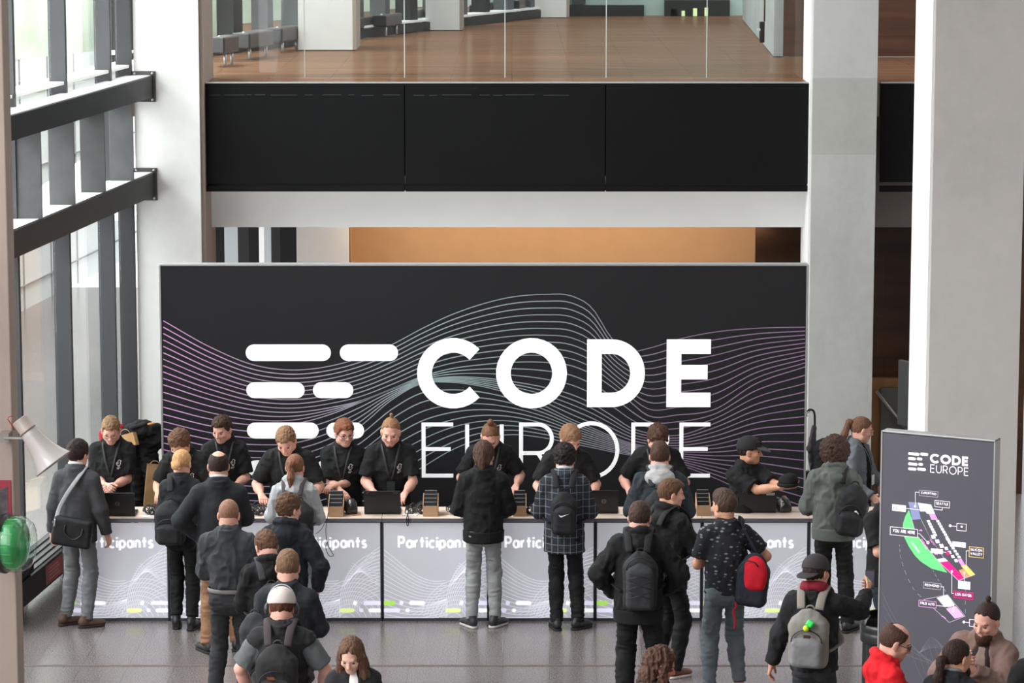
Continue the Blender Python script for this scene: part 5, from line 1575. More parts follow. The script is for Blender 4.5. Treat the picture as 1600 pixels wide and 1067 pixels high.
mb.tube(sp_, 0.020, 8, False, 0.2, [Vector((0, q.y - p.ch(0, 0, .3).y, 0.3 * (q.z - 1.25))) if abs(q.y) > .03 else Vector((0, 0, 1)) for q in sp_]); mb.build('strap', cloth('strap_grey', (150, 150, 152), 0.1), t)
mb = MB(); mb.tube([L_(-0.165, -0.05, 0.11 - 0.01 * q) for q in range(8)], 0.008, 6); mb.build('buckle', alu, t)
settle(t)

p = person('v2', 'person with blonde hair in a low bun, black jacket, trousers and block heels', (285, 703), 1.73, yaw=-4, head=(-14, 12, 0), skin=PINK, build=0.90, female=True)
p.pose_arm('L', (-0.12, 0.30, 1.06)); p.pose_arm('R', (0.14, 0.30, 1.06)); p.pose_leg('L', (-0.06, 0.0), 0); p.pose_leg('R', (0.10, -0.05), 0)
p.body(); p.hair('bun', (192, 148, 104))
p.top(cloth('ink_jacket', (40, 42, 44), 0.12), 'jacket', hem=-0.10, infl=0.020, collar='shirt'); p.trousers(JET, 0.95, 1.0, zhem=0.13)
p.shoes((26, 26, 28), (22, 22, 24), 0.02)
backpack(p, 'plain black backpack on the person with the blonde bun', (36, 36, 38), 0.29, 0.42, 0.14, 0.13, ox=-0.07, inf=0.03, straps='L')

p = person('v3', 'person in black suit jacket and brown chinos with left hand on hip', (341, 705), 1.88, yaw=2, head=(4, 10, 0), skin=SKIN, build=1.07)
p.pose_arm('L', (-0.17, 0.03, 0.99), (1, 0, 0), 0.6, (-1, -0.5, 0.1)); p.pose_arm('R', (0.16, 0.36, 1.06)); p.pose_leg('L', (-0.11, -0.06), 22); p.pose_leg('R', (0.14, 0.02))
p.body(); p.hair('balding', (52, 40, 36), -1.0)
p.top(cloth('black_suit', (38, 40, 43), 0.10, 30, 0.1), 'suit_jacket', hem=-0.20, infl=0.026, amp=0.0049, collar='shirt', hemr=1.06)
solid('shirt_collar', [ring(p.ch(0, -0.016, 0.588), p.C @ rotm(0, 16, 0), 0.064 * p.k, 0.064 * p.k, 0.012 * p.k)], 0.005, mat('shirt_white', (226, 226, 230), 0.8), p.root)
p.trousers(cloth('brown_chinos', (134, 98, 74), 0.14), 1.02); p.shoes((34, 33, 33), (26, 25, 25))

p = person('v4', 'person with shaved head in dark grey rolled-sleeve shirt, belt and black jeans', (358, 781), 1.80, yaw=-6, head=(4, 20, 0), skin=PINK, build=1.08)
p.pose_arm('L', (-0.10, 0.30, 1.10), None, 0.6, (-0.62, -0.8, -0.5)); p.pose_arm('R', (0.12, 0.30, 1.10)); p.pose_leg('L', (-0.13, -0.03), 10); p.pose_leg('R', (0.12, 0.04))
p.body(); p.hair('buzz', (140, 104, 84))
p.top(cloth('slate_shirt', (62, 65, 68), 0.12), 'shirt', hem=0.06, infl=0.024, amp=0.011, sleeve=1.05, collar='shirt', hemr=0.84)
p.trousers(cloth('black_denim', (50, 51, 53), 0.22, 40), 1.03); p.belt((120, 118, 118)); p.shoes()

p = person('v5', 'person with brown ponytail in light grey hoodie with a black backpack at the counter', (461, 710), 1.70, yaw=-4, head=(-8, 6, 0), skin=PINK, build=0.96, female=True)
p.pose_arm('L', (-0.14, 0.28, 1.06), None, .5, (-0.62, -0.8, -0.5)); p.pose_arm('R', (0.14, 0.28, 1.04), None, 0.5, (0.62, -0.8, -0.5)); p.pose_leg('R', (0.17, 0.02), -30)
p.body(); p.hair('ponytail', (124, 86, 66), 1.2)
p.top(cloth('light_grey_fleece', (170, 172, 174), 0.06), 'hoodie', hem=-0.08, infl=0.025, amp=0.010, collar='hood')
p.trousers(cloth('stone_jeans', (126, 134, 140), 0.15, 40)); p.shoes((188, 150, 112), (214, 200, 180))
backpack(p, 'black backpack with grey straps on the light grey hoodie', (44, 43, 45), 0.27, 0.42, 0.13, 0.18, ox=0.07, inf=0.03, strap_c=(74, 70, 72))

p = person('v6', 'person with curly brown hair in dark navy hooded jacket looking right', (453, 772), 1.80, yaw=-8, head=(-38, 10, 0), skin=PINK)
p.pose_arm('R', (0.25, 0.08, 0.92), None, .5, (1, -.7, 0)); p.pose_arm('L', (-0.14, 0.28, 1.02)); p.pose_leg('R', (0.14, 0.0), -16)
p.body(); p.hair('curly', (92, 68, 52), 0.84, 0.010)
p.top(cloth('navy_parka', (36, 39, 45), 0.14), 'jacket', hem=-0.16, infl=0.025, amp=0.010, collar='hood')
solid('shirt_collar', [ring(p.ch(0, -0.016, 0.592), p.C @ rotm(0, 14, 0), 0.060 * p.k, 0.060 * p.k, 0.016 * p.k)], 0.005, mat('shirt_grey', (190, 192, 198), 0.8), p.root)
p.trousers(cloth('washed_jeans', (112, 122, 130), 0.18, 40)); p.shoes((90, 74, 60), (60, 54, 50))

p = person('v7', 'person with straight brown hair in black hoodie, head bowed in the middle of the queue', (412, 831), 1.78, yaw=10, head=(14, 34, 0), skin=PINK)
p.pose_arm('L', (-0.12, 0.30, 1.1)); p.pose_arm('R', (0.12, 0.3, 1.1))
p.body(); p.hair('short', (98, 72, 56)); p.top(JET, 'hoodie', hem=-0.14, infl=0.025, amp=0.009, collar='hood'); p.trousers(BLK); p.shoes()
backpack(p, 'black backpack worn by the bowed black hoodie in the queue', (42, 42, 44), 0.28, 0.42, 0.14, 0.19, inf=0.035, strap_c=(60, 60, 62))

p = person('v8', 'cropped light brown haired person in black long sleeved top ahead of the cream cap', (450, 860), 1.82, yaw=-6, head=(4, 14, 0), skin=PINK, build=1.08)
p.pose_arm('R', (0.10, 0.28, 1.02), None, .6, (1, -.6, -.6)); p.pose_arm('L', (-0.14, 0.28, 1.1))
p.body(); p.hair('short', (112, 86, 66), 1.0, 0.003); p.top(cloth('soft_black', (38, 41, 45), 0.10), 'sweater', hem=-0.12, infl=0.018, amp=0.006); p.trousers(BLK); p.shoes()
backpack(p, 'black backpack hanging off the left shoulder of the black long sleeved top', (46, 47, 50), 0.25, 0.46, 0.15, 0.12, ox=-0.20, inf=0.0, strap_c=(54, 54, 58), straps='L', tilt=-8)

p = person('v9', 'person in cream cap with headphones, grey t-shirt and black vest', (440, 921), 1.82, yaw=-4, head=(6, 22, 0), skin=PINK, build=1.07)
p.pose_arm('L', (-0.27, 0.16, 0.93), None, .5, (-1, -.5, 0)); p.pose_arm('R', (0.27, 0.16, 0.93), None, .5, (1, -.5, 0))
p.body(); p.hair('short', (84, 52, 38), 1.0, 0.003); p.cap_hat((200, 190, 183), False)
p.top(cloth('heather_grey', (98, 101, 102), 0.10), 'tee', hem=-0.14, infl=0.018); p.top(cloth('vest_black', (40, 40, 41), 0.12), 'vest', hem=-0.12, infl=0.025, amp=0.008, sleeve=0.12, collar='stand'); p.trousers(BLK); p.shoes()
mb = MB(); P_ = p.hp_
mb.tube([P_(0.094 * math.cos(a), 0.0, 0.03 + 0.128 * math.sin(a)) for a in [math.pi * q / 16 for q in range(17)]], 0.010, 8, False, 0.5); hb = mb.build('headphones', mat('headphone_grey', (178, 176, 178), 0.4), p.root)
for sg in (-1, 1):
    solid('ear_cup', [ell(P_(0.096 * sg, 0.0, -0.004), (0.022, 0.036, 0.044), 0, p.HR)], 0.005, mat('earcup', (40, 40, 42), 0.4), hb)
pk = backpack(p, 'black backpack with an orange patch on the person in the cream cap', (38, 37, 38), 0.29, 0.46, 0.17, 0.22, inf=0.045, strap_c=(66, 60, 62))
pack_mark(p, pk, [(-0.055, 0.0), (0.0, 0.0), (0.0, 0.035), (-0.055, 0.035)], mat('orange_patch', (208, 128, 80), 0.6), 'patch')

p = person('v10', 'long brown haired person in black jacket and white top at the bottom edge', (546, 1003), 1.68, yaw=186, head=(-16, 30, 0), skin=(224, 176, 156), build=0.92, female=True)
p.pose_arm('L', (-0.1, 0.28, 1.06)); p.pose_arm('R', (0.1, 0.28, 1.06))
p.body(); p.hair('long', (100, 74, 60)); p.brows(mat('brow_soft', (150, 112, 92), 0.7))
p.top(mat('white_top', (232, 228, 226), 0.85), 'tee', hem=-0.1, infl=0.012, name='top'); p.top(cloth('black_jacket', (38, 38, 40), 0.12), 'jacket', hem=-0.12, infl=0.024, open_=0.075); p.trousers(JET); p.shoes()

p = person('v11', 'person in black sweater and pale grey jeans standing at the middle counter', (756, 690), 1.80, yaw=-2, head=(-6, 8, 0), skin=SKIN)
p.pose_arm('L', (-0.15, 0.26, 1.02), None, .5, (-0.62, -0.8, -0.5)); p.pose_arm('R', (0.15, 0.26, 1.02), None, .5, (0.62, -0.8, -0.5)); p.pose_leg('L', (-0.11, -0.02), 24); p.pose_leg('R', (0.11, 0.0), -24)
p.body(); p.hair('lowtail', (74, 54, 46)); p.top(JET, 'sweater', hem=-0.09, infl=0.028, amp=0.008, collar='crew'); p.trousers(cloth('grey_denim', (146, 148, 148), 0.18, 40), 0.96, 0.90); p.shoes((44, 45, 48), (206, 202, 198))

p = person('v12', 'person with dark curls in dark plaid blazer and black trousers at the counter', (883, 695), 1.79, yaw=-2, head=(-4, 14, 0), skin=PINK)
p.pose_arm('L', (-0.15, 0.26, 1.03), None, .5, (-0.62, -0.8, -0.5)); p.pose_arm('R', (0.15, 0.26, 1.03), None, .5, (0.62, -0.8, -0.5)); p.pose_leg('L', (-0.07, 0.0), 6); p.pose_leg('R', (0.13, 0.02), -34)
p.body(); p.hair('curly', (40, 33, 33), 1.1, 0.013)
p.top(pattern_cloth('plaid_wool', 'check'), 'blazer', hem=-0.20, infl=0.026, amp=0.006, collar='shirt', hemr=1.08)
solid('shirt_collar', [ring(p.ch(0, -0.016, 0.588), p.C @ rotm(0, 16, 0), 0.062 * p.k, 0.062 * p.k, 0.014 * p.k)], 0.005, mat('shirt_pale', (196, 200, 206), 0.8), p.root)
p.trousers(JET, 0.98); p.shoes((30, 30, 32), (26, 26, 28))
pk = backpack(p, 'black backpack with a white tick emblem on the plaid blazer', (30, 29, 31), 0.235, 0.40, 0.14, 0.20, inf=0.03, strap_c=(32, 31, 34), pocket=(34, 33, 36), pocket_h=0.62)
pack_mark(p, pk, [(-0.048, 0.012), (-0.034, -0.010), (-0.020, -0.012), (0.052, 0.022), (-0.012, 0.004), (-0.032, 0.002)], mat('emblem_white', (236, 236, 236), 0.6), 'emblem')

p = person('v13', 'person in dark teal padded jacket with grey hood and black backpack at the counter', (1031, 691), 1.82, yaw=-2, head=(0, 10, 0), skin=PINK, build=1.07)
p.pose_arm('L', (-0.16, 0.26, 1.06), None, .5, (-0.62, -0.8, -0.5)); p.pose_arm('R', (0.16, 0.26, 1.06), None, .5, (0.62, -0.8, -0.5))
p.body(); p.hair('short', (70, 50, 42), 1.0, 0.003)
p.top(cloth('teal_padding', (46, 52, 57), 0.14), 'jacket', hem=-0.12, infl=0.024, amp=0.012)
solid('hood', [ell(p.ch(0, -0.115, 0.50), (0.135 * p.k, 0.07 * p.k, 0.085 * p.k), 0.03, p.C @ rotm(0, 14, 0)), ring(p.ch(0, -0.02, 0.56), p.C @ rotm(0, 24, 0), 0.085 * p.k, 0.085 * p.k, 0.030 * p.k, 0.02), cap(p.ch(0, -0.15, 0.48), p.ch(0.02, -0.15, 0.41), 0.06 * p.k, 0.03 * p.k, 0.04)], 0.007, cloth('hood_grey', (166, 164, 164), 0.06), p.root, amp=0.006)
p.trousers(JET); p.shoes()
backpack(p, 'ribbed black backpack on the dark teal jacket with grey hood', (36, 37, 39), 0.27, 0.44, 0.15, 0.19, inf=0.05, strap_c=(48, 50, 52))

p = person('v14', 'person with receding brown hair in black hoodie in profile, looking right, phone in hand', (1050, 749), 1.80, yaw=-46, head=(-30, 8, 0), skin=SKIN)
p.pose_arm('R', (0.05, 0.33, 1.13), (-.3, -.3, .8), .6, (1, -.5, -.8)); p.pose_arm('L', (-0.05, 0.32, 1.10), None, .6, (-1, -.5, -.8))
p.body(); p.hair('short', (94, 68, 52), 0.9, 0.003); p.brows(p.hairm); p.beard((96, 72, 58), False)
p.top(BLK, 'hoodie', hem=-0.12, infl=0.025, amp=0.009, collar='hood'); p.trousers(JET); p.shoes((120, 70, 56), (220, 216, 210))
backpack(p, 'black backpack on the receding haired person in profile', (36, 36, 38), 0.26, 0.42, 0.13, 0.17, ox=-0.05, inf=0.04)

p = person('v15', 'person in black hoodie with rubberised black backpack, hand in pocket', (1000, 784), 1.84, yaw=-4, head=(-6, 14, 0), skin=PINK, build=1.08)
p.pose_arm('L', (-0.20, 0.10, 0.96), None, .7, (-1, -0.45, 0.0)); p.pose_arm('R', (0.20, 0.12, 0.98), None, .7, (1, -0.45, 0.0)); p.pose_leg('L', (-0.12, 0), 12); p.pose_leg('R', (0.20, 0), -12)
p.body(); p.hair('short', (66, 50, 44), 0.9, 0.003); p.top(JET, 'hoodie', hem=-0.14, infl=0.032, amp=0.012, collar='hood', hemr=0.98); p.trousers(JET, 1.12, 1.15); p.shoes()
pk = backpack(p, 'black backpack with shiny panel and bungee cord on the black hoodie', (34, 34, 36), 0.27, 0.48, 0.15, 0.20, ox=0.02, inf=0.05, pocket=(50, 51, 54), pocket_h=0.72)
mb = MB(); lc = lambda x, z: pk['loc'](x, -0.15, z)
for z in (-0.12, -0.04, 0.04): mb.tube([lc(-0.11, z), lc(0.11, z + 0.07)], 0.003, 5); mb.tube([lc(0.11, z), lc(-0.11, z + 0.07)], 0.003, 5)
o = mb.build('bungee_cord', mat('zip_black', (18, 18, 19), 0.5), pk['pocket'])

p = person('v16', 'person in dark patterned t-shirt and grey joggers with a red bag, looking left', (1132, 766), 1.84, yaw=8, head=(32, 4, 0), skin=TANNED, build=1.04)
p.pose_arm('L', (-0.10, 0.28, 1.12), None, .5, (-0.62, -0.8, -0.5)); p.pose_arm('R', (0.25, 0.20, 1.02), None, .5, (1, -.6, 0)); p.pose_leg('L', (-0.14, -0.05), 10); p.pose_leg('R', (0.13, 0.02), -8)
p.body(); p.hair('short', (70, 54, 46), 1.12, 0.005); p.brows(p.hairm)
o = p.top(pattern_cloth('printed_tee', 'marks'), 'tee', hem=-0.06, infl=0.014, amp=0.006, sleeve=0.72); p.trousers(cloth('grey_jogger', (92, 99, 103), 0.2, 36), 1.04, 0.84, zhem=0.12); p.shoes((196, 110, 110), (226, 222, 220)); p.lanyard(None, (60, 60, 62))
t = carrier(p, 'backpack', 'red and navy backpack hanging off the patterned t-shirt shoulder', 'backpack', p.ch(0.20, -0.17, -0.16))
cen = p.ch(0.20, -0.155, 0.075); Rb = p.C @ rotm(-24, 0, 6); L_ = lambda x, y, z: cen + Rb @ (Vector((x, y, z)) * p.k)
navy = cloth('pack_navy', (38, 41, 50), 0.12, 24, 0.3); red = cloth('pack_red', (186, 22, 40), 0.10, 24, 0.3)
solid('main_bag', [rbox(L_(0, 0, -0.05), (0.135, 0.085, 0.18), 0.06, 0, Rb), ell(L_(0, 0, 0.07), (0.118, 0.075, 0.165), 0.05, Rb)], 0.0075, navy, t, amp=0.004)
solid('upper_panel', [ell(L_(0.02, -0.055, 0.065), (0.105, 0.055, 0.155), 0.02, Rb), rbox(L_(0.035, -0.06, 0.01), (0.085, 0.045, 0.08), 0.04, 0.03, Rb)], 0.0075, red, t, amp=0.003)
mb = MB(); mb.tube([L_(-0.02 + 0.10 * math.cos(a), -0.108, 0.04 + 0.14 * math.sin(a)) for a in [math.pi * (0.25 + 0.75 * q / 12) for q in range(13)]], 0.005, 6); mb.build('zip', mat('zip_black', (18, 18, 19), 0.5), t)
mb = MB(); P = smooth_path([L_(0, 0.03, 0.22), p.ch(0.13, -0.10, 0.50), p.ch(0.135, -0.03, 0.565), p.ch(0.14, 0.07, 0.53), p.ch(0.17, 0.14, 0.36), p.ch(0.215, 0.10, 0.15), L_(0.02, 0.09, -0.15)])
mb.tube(P, 0.030, 8, False, 0.25, [Vector((0.3, q.y + 0.02, (q.z - 1.3) * 1.2)) for q in P]); mb.build('strap', navy, t)
mb = MB(); mb.tube(smooth_path([L_(-0.11, -0.06, -0.20), L_(-0.10, -0.08, -0.24), L_(-0.12, -0.07, -0.28), L_(-0.09, -0.08, -0.36), L_(-0.095, -0.08, -0.42)]), 0.008, 6, False, 0.4); mb.build('strap_end', red, t)
settle(t)

p = person('v17', 'person in black cap worn backwards and black denim jacket, holding up a phone', (1275, 869), 1.80, yaw=-16, head=(-26, 6, -4), skin=TANNED, build=1.04)
wp = onz(1360, 903, 1.42)
ph = at(1359, 905, p.root.location.y + 0.42)
tl = p.local(ph)
p.pose_arm('R', tl + Vector((-0.01, -0.08, -0.09)), (-0.8, -0.4, 0.3), 0.75, (0.9, 0.2, -1.0), local=True); p.pose_arm('L', (-0.34, 0.02, 0.86))
p.body(); p.hair('short', (50, 40, 38), 1.0, 0.003); p.cap_hat((58, 54, 56), True)
p.top(cloth('black_jeans_jacket', (30, 30, 32), 0.14), 'denim_jacket', hem=-0.08, infl=0.024, amp=0.009, collar='shirt')
solid('scarf', [ring(p.ch(0, -0.02, 0.575), p.C @ rotm(0, 20, 0), 0.080 * p.k, 0.080 * p.k, 0.030 * p.k), ring(p.ch(0, -0.03, 0.545), p.C @ rotm(0, 28, 0), 0.088 * p.k, 0.085 * p.k, 0.026 * p.k)], 0.006, cloth('maroon_jersey', (122, 28, 44), 0.15), p.root, amp=0.005)
p.trousers(cloth('black_denim', (50, 51, 53), 0.22, 40), 1.05); p.shoes()
pk = backpack(p, 'grey backpack with a half round pocket on the person holding up a phone', (126, 123, 118), 0.30, 0.45, 0.16, 0.21, inf=0.035, strap_c=(134, 128, 120), pocket=(120, 121, 122), pocket_h=0.50, strapw=0.034)
mb = MB(); c = pk['loc'](0.0, -0.098, 0.035); mb.box(c, (0.045, 0.008, 0.028), pk['R']); o = mb.build('patch', mat('leather_patch', (60, 40, 30), 0.5), pk['body'])
t = carrier(p, 'toy_charm', 'green and yellow charm clipped to the grey backpack', 'charm', pk['loc'](0.02, -0.11, 0.10))
solid('green_bead', [rbox(pk['loc'](0.03, -0.115, 0.145), (0.028, 0.026, 0.026), 0.012, 0, rotm(0, 20, 30))], 0.005, mat('neon_green', (40, 216, 84), 0.4), t)
solid('yellow_bead', [ell(pk['loc'](0.0, -0.12, 0.108), (0.024, 0.024, 0.024))], 0.005, mat('neon_yellow', (206, 232, 30), 0.4), t)
settle(t)
t = thing('phone', 'phone held up to photograph the map sign', 'phone', ph, math.radians(-10))
Rp = Matrix.Rotation(math.radians(-14), 3, 'X')
mb = MB(); mb.box((0, 0, 0), (0.074, 0.009, 0.150), Rp); mb.build('case', mat('phone_black', (24, 24, 26), 0.3), t, 0.004)
mb = MB(); mb.quad(*[Rp @ Vector(q) for q in ((-0.033, -0.0056, -0.066), (0.033, -0.0056, -0.066), (0.033, -0.0056, 0.066), (-0.033, -0.0056, 0.066))]); sc_ = mb.build('screen', mat('phone_screen', (62, 56, 72), 0.2, emit=0.5), t)
mb = MB(); mb.poly([Rp @ Vector(q) for q in [(-0.02 + 0.002, 0, 0)]] and [(-0.020, 0.02), (-0.012, -0.015), (0.012, -0.03), (-0.004, 0.0)], 0, lambda x, z: Rp @ Vector((x, -0.0066, z))); mb.build('map_image', mat('map_green_lit', (110, 200, 120), 0.3, emit=0.5), sc_)
mb = MB(); mb.poly([(0.006, -0.005), (0.022, -0.04), (0.012, -0.04), (0.0, -0.01)], 0, lambda x, z: Rp @ Vector((x, -0.0066, z))); mb.build('map_image', mat('map_red_lit', (210, 90, 90), 0.3, emit=0.5), sc_)

p = person('v18', 'person with bushy dark hair in grey green hoodie and black trousers at the right counter', (1305, 685), 1.86, yaw=-6, head=(-4, 8, 0), skin=TANNED)
p.pose_arm('L', (-0.14, 0.28, 1.06), None, .5, (-0.62, -0.8, -0.5)); p.pose_arm('R', (0.16, 0.30, 1.06)); p.pose_leg('L', (-0.10, 0)); p.pose_leg('R', (0.14, -0.02), -20)
p.body(); p.hair('afro', (62, 44, 38), 1.0); p.top(cloth('moss_fleece', (86, 90, 86), 0.10), 'hoodie', hem=-0.06, infl=0.032, amp=0.010, collar='hood'); p.trousers(JET); p.shoes((28, 28, 30), (24, 24, 26))
pk = backpack(p, 'black backpack with white emblem hanging on the grey green hoodie', (28, 28, 30), 0.25, 0.46, 0.16, 0.20, ox=0.155, inf=0.02, straps='R', tilt=8)
pack_mark(p, pk, [(0.02, 0.02), (0.06, 0.015), (0.062, 0.0), (0.045, 0.03), (0.03, 0.035)], mat('emblem_white', (236, 236, 236), 0.6), 'emblem')

p = person('v19', 'person with auburn ponytail and round glasses in grey denim jacket, looking right', (1350, 652), 1.74, yaw=-116, head=(34, 14, 0), skin=PINK, build=0.96, female=True)
p.pose_arm('L', (-0.12, 0.30, 1.02)); p.pose_arm('R', (0.20, 0.22, 0.98))
p.body(); p.hair('ponytail', (110, 78, 62), 1.2); p.brows(p.hairm); p.glasses((196, 176, 150))
p.top(JET, 'tee', hem=-0.12, infl=0.012, name='top'); p.top(cloth('grey_denim_jacket', (104, 110, 116), 0.16, 36), 'denim_jacket', hem=-0.08, infl=0.024, amp=0.008, collar='shirt', open_=0.085); p.trousers(JET); p.shoes(); p.lanyard((224, 224, 226), (120, 122, 126), wid=0.006)

p = person('v20', 'person in black t-shirt with a black wristwatch, half hidden behind the map sign', (1394, 752), 1.78, yaw=-146, head=(0, 16, 0), skin=SKIN, build=1.06)
p.pose_arm('R', (0.02, 0.30, 1.10), (-0.4, -0.2, 0.7), .7, (1, -.5, -.7)); p.pose_arm('L', (-0.1, 0.3, 1.1))
p.body(); p.hair('short', (60, 46, 40)); p.top(BLK, 'tee', hem=-0.14, infl=0.020); p.trousers(cloth('blue_black_jeans', (40, 44, 52), 0.15)); p.shoes((24, 24, 26), (20, 20, 22))
S_, E_, W_ = p.arms['R']; fd = (W_ - E_).normalized(); mb = MB(); ws = W_ - fd * 0.025
e1 = fd.orthogonal().normalized(); e2 = fd.cross(e1); mb.tube([ws + (e1 * math.cos(a) + e2 * math.sin(a)) * 0.034 for a in [2 * math.pi * q / 16 for q in range(16)]], 0.012, 6, True, 0.4, fd.cross(e1)); mb.build('wristwatch', mat('watch_black', (22, 22, 24), 0.3), p.root)

p = person('v21', 'bald topped person in red hoodie and dark glasses at the bottom right', (1408, 977), 1.80, yaw=-84, head=(-6, 22, 0), skin=PINK, build=1.06)
p.pose_arm('L', (-0.1, 0.3, 1.1)); p.pose_arm('R', (0.16, 0.26, 1.05))
p.body(); p.hair('balding', (74, 54, 46), 0.6); p.brows(p.hairm); p.glasses((28, 26, 28), True)
p.top(cloth('green_tee', (126, 176, 148), 0.08), 'tee', hem=-0.12, infl=0.012, name='t_shirt', collar='crew'); p.top(cloth('red_fleece', (212, 28, 38), 0.06), 'hoodie', hem=-0.12, infl=0.025, amp=0.009, collar='hood', open_=0.085); p.trousers(JET); p.shoes()

p = person('v22', 'person with dark ponytail and beard seen from behind in front of the brown blazer', (1497, 1000), 1.74, yaw=-34, head=(-24, 6, 0), skin=TANNED)
p.pose_arm('L', (-0.1, 0.3, 1.1)); p.pose_arm('R', (0.14, 0.3, 1.1))
p.body(); p.hair('ponytail', (54, 40, 36), 0.8); p.beard((40, 30, 28)); p.top(cloth('black_wool', (34, 33, 36), 0.12), 'jacket', hem=-0.12, infl=0.026, collar='shirt'); p.trousers(JET); p.shoes()
solid('shirt_collar', [ring(p.ch(0, -0.016, 0.588), p.C @ rotm(0, 16, 0), 0.062 * p.k, 0.062 * p.k, 0.014 * p.k)], 0.005, mat('shirt_check', (120, 122, 130), 0.8), p.root)

p = person('v23', 'bearded person with a top knot in brown blazer gesturing, beside the map sign', (1541, 945), 1.82, yaw=160, side=-9, head=(-14, 22, 3), skin=PINK, build=1.08)
p.pose_arm('R', (0.05, 0.31, 1.34), (-0.8, 0, 0.3), .6, (1, -.2, -1), point=True); p.pose_arm('L', (-0.06, 0.33, 1.31), (0.6, 0, 0.6), .6, (-1, -.2, -1))
p.body(); p.hair('topknot', (58, 44, 40), 0.8); p.brows(p.hairm); p.beard((72, 48, 38))
p.top(cloth('taupe_shirt', (150, 128, 120), 0.08), 'shirt', hem=-0.05, infl=0.012, sleeve=1.6, collar='shirt'); p.top(cloth('dark_waistcoat', (50, 42, 42), 0.1), 'waistcoat', hem=-0.06, infl=0.019, amp=0.003, sleeve=0.05, open_=0.058); p.top(cloth('brown_wool', (126, 102, 94), 0.12), 'blazer', hem=-0.18, infl=0.028, amp=0.007, open_=0.092); p.trousers(JET); p.shoes()

p = person('v24', 'person in black and red jacket cut off by the right edge of the picture', (1630, 968), 1.82, yaw=10, skin=SKIN)
p.body(face=False); p.hair('short', (60, 46, 40)); p.top(cloth('black_red', (32, 30, 32), 0.1), 'jacket', hem=-0.12, infl=0.025, collar='hood'); p.trousers(JET); p.shoes()
solid('shoulder_yoke', [cap(p.ch(-0.06, -0.03, 0.452), p.ch(0.10, -0.03, 0.46), 0.098 * p.k, 0.085 * p.k, 0.02)], 0.007, cloth('yoke_red', (204, 52, 46), 0.08), p.root)

p = person('v25', 'person with long curly dark hair in profile at the bottom edge, looking right', (1040, 1014), 1.68, yaw=-76, head=(-8, 22, 0), skin=(196, 138, 108), build=0.92, female=True)
p.pose_arm('L', (-0.1, 0.28, 1.06)); p.pose_arm('R', (0.1, 0.28, 1.06))
p.body(); p.hair('long', (84, 60, 50), 1.2); p.brows(p.hairm); p.top(BLK, 'sweater', hem=-0.12, infl=0.02, collar='crew'); p.trousers(JET); p.shoes()
for k_, q in list(SKD.items()) + list(V.items()): print(k_, 'at', [round(c, 2) for c in q.root.location])
# ---------------------------------------------------------------- the free-standing map sign on the right
ZS = 2.5
pl = onz(1377, 672, ZS); pr_ = onz(1556, 688, ZS)
sd = (pr_ - pl); SW = sd.length; sa = math.atan2(sd.y, sd.x)
t = thing('map_sign', 'tall grey backlit map sign with white logo at lower right', 'sign', ((pl.x + pr_.x) / 2, (pl.y + pr_.y) / 2, 0), sa)
sn = Vector((math.sin(sa), -math.cos(sa), 0))           # towards the viewer
Rs = Matrix.Rotation(-sa, 3, 'Z')
def SG(px, py):
    rx, ry, rz = _ray(px, py); o = Vector((0, CAM_Y, CAM_Z)); d = Vector((rx, ry, rz))
    k_ = (t.location - o).dot(sn) / d.dot(sn)
    v = Rs @ (o + d * k_ - t.location)
    return (v.x, v.z)
sign_face = mat('sign_print', (84, 83, 92), 0.5, emit=0.14)
mb = MB(); mb.box((0, 0.006, ZS / 2), (SW - 0.03, 0.012, ZS - 0.04)); face_o = mb.build('printed_face', sign_face, t)
mb = MB(); e = 0.014
for cx, cz, sx_, sz_ in ((-SW / 2 + e / 2, ZS / 2, e, ZS), (SW / 2 - e / 2, ZS / 2, e, ZS), (0, ZS - e / 2, SW, e), (0, 0.02, SW, 0.04)): mb.box((cx, 0.055, cz), (sx_, 0.12, sz_))
mb.box((0, 0.10, ZS / 2), (SW - 0.02, 0.02, ZS - 0.02)); mb.build('profile_frame', mat('sign_frame', (176, 176, 176), 0.4, 0.5), t, 0.003)
A6 = lambda X, Y: SG(1380 + X / 5.337, 660 + Y / 5.337)
A7 = lambda X, Y: SG(1380 + X / 5.926, 820 + Y / 5.926)
lit = lambda n, c, e=0.55: mat('sign_' + n, c, 0.5, emit=e)
sw_ = lit('white', (244, 236, 248), 0.6)
U6 = (Vector(A6(300, 300)) - Vector(A6(301, 300))).length; U7 = U6 * 5.337 / 5.926
for zc, bars in ((262, ((208, 303), (309, 376))), (302, ((208, 273), (281, 327))), (347, ((208, 287), (294, 333))), (388, ((208, 277), (283, 357)))):
    for a, b in bars:
        m_ = A6((a + b) / 2, zc + (a + b) / 2 * 0.035 - 9); xa_, xb_ = A6(a, zc)[0], A6(b, zc)[0]
        mb = MB(); pill(mb, xa_, xb_, m_[1] - 11 * U6, m_[1] + 11 * U6, -0.002); mb.build('logo_bar', sw_, face_o)
def sign_word(txt, x0_, x1_, yt, yb, w, m, name='lettering', gap=0.3):
    a, b = A6(x0_, yb), A6(x1_, yt); mb = MB(); a2 = A6((x0_ + x1_) / 2, yb); b2 = A6((x0_ + x1_) / 2, yt)
    write(mb, txt, a[0] + w / 2, a2[1], b2[1] - a2[1], w, -0.002, gap, width=b[0] - a[0] - w); mb.build(name, m, face_o)
sign_word('CODE', 390, 718, 272, 352, 19 * U6, sw_, gap=0.42)
sign_word('EUROPE', 392, 714, 362, 432, 6.5 * U6, sw_, gap=0.3)
def area(A, pts, m, name, y=-0.0015):
    mb = MB(); mb.poly([A(*p) for p in pts], y); return mb.build(name, m, face_o)
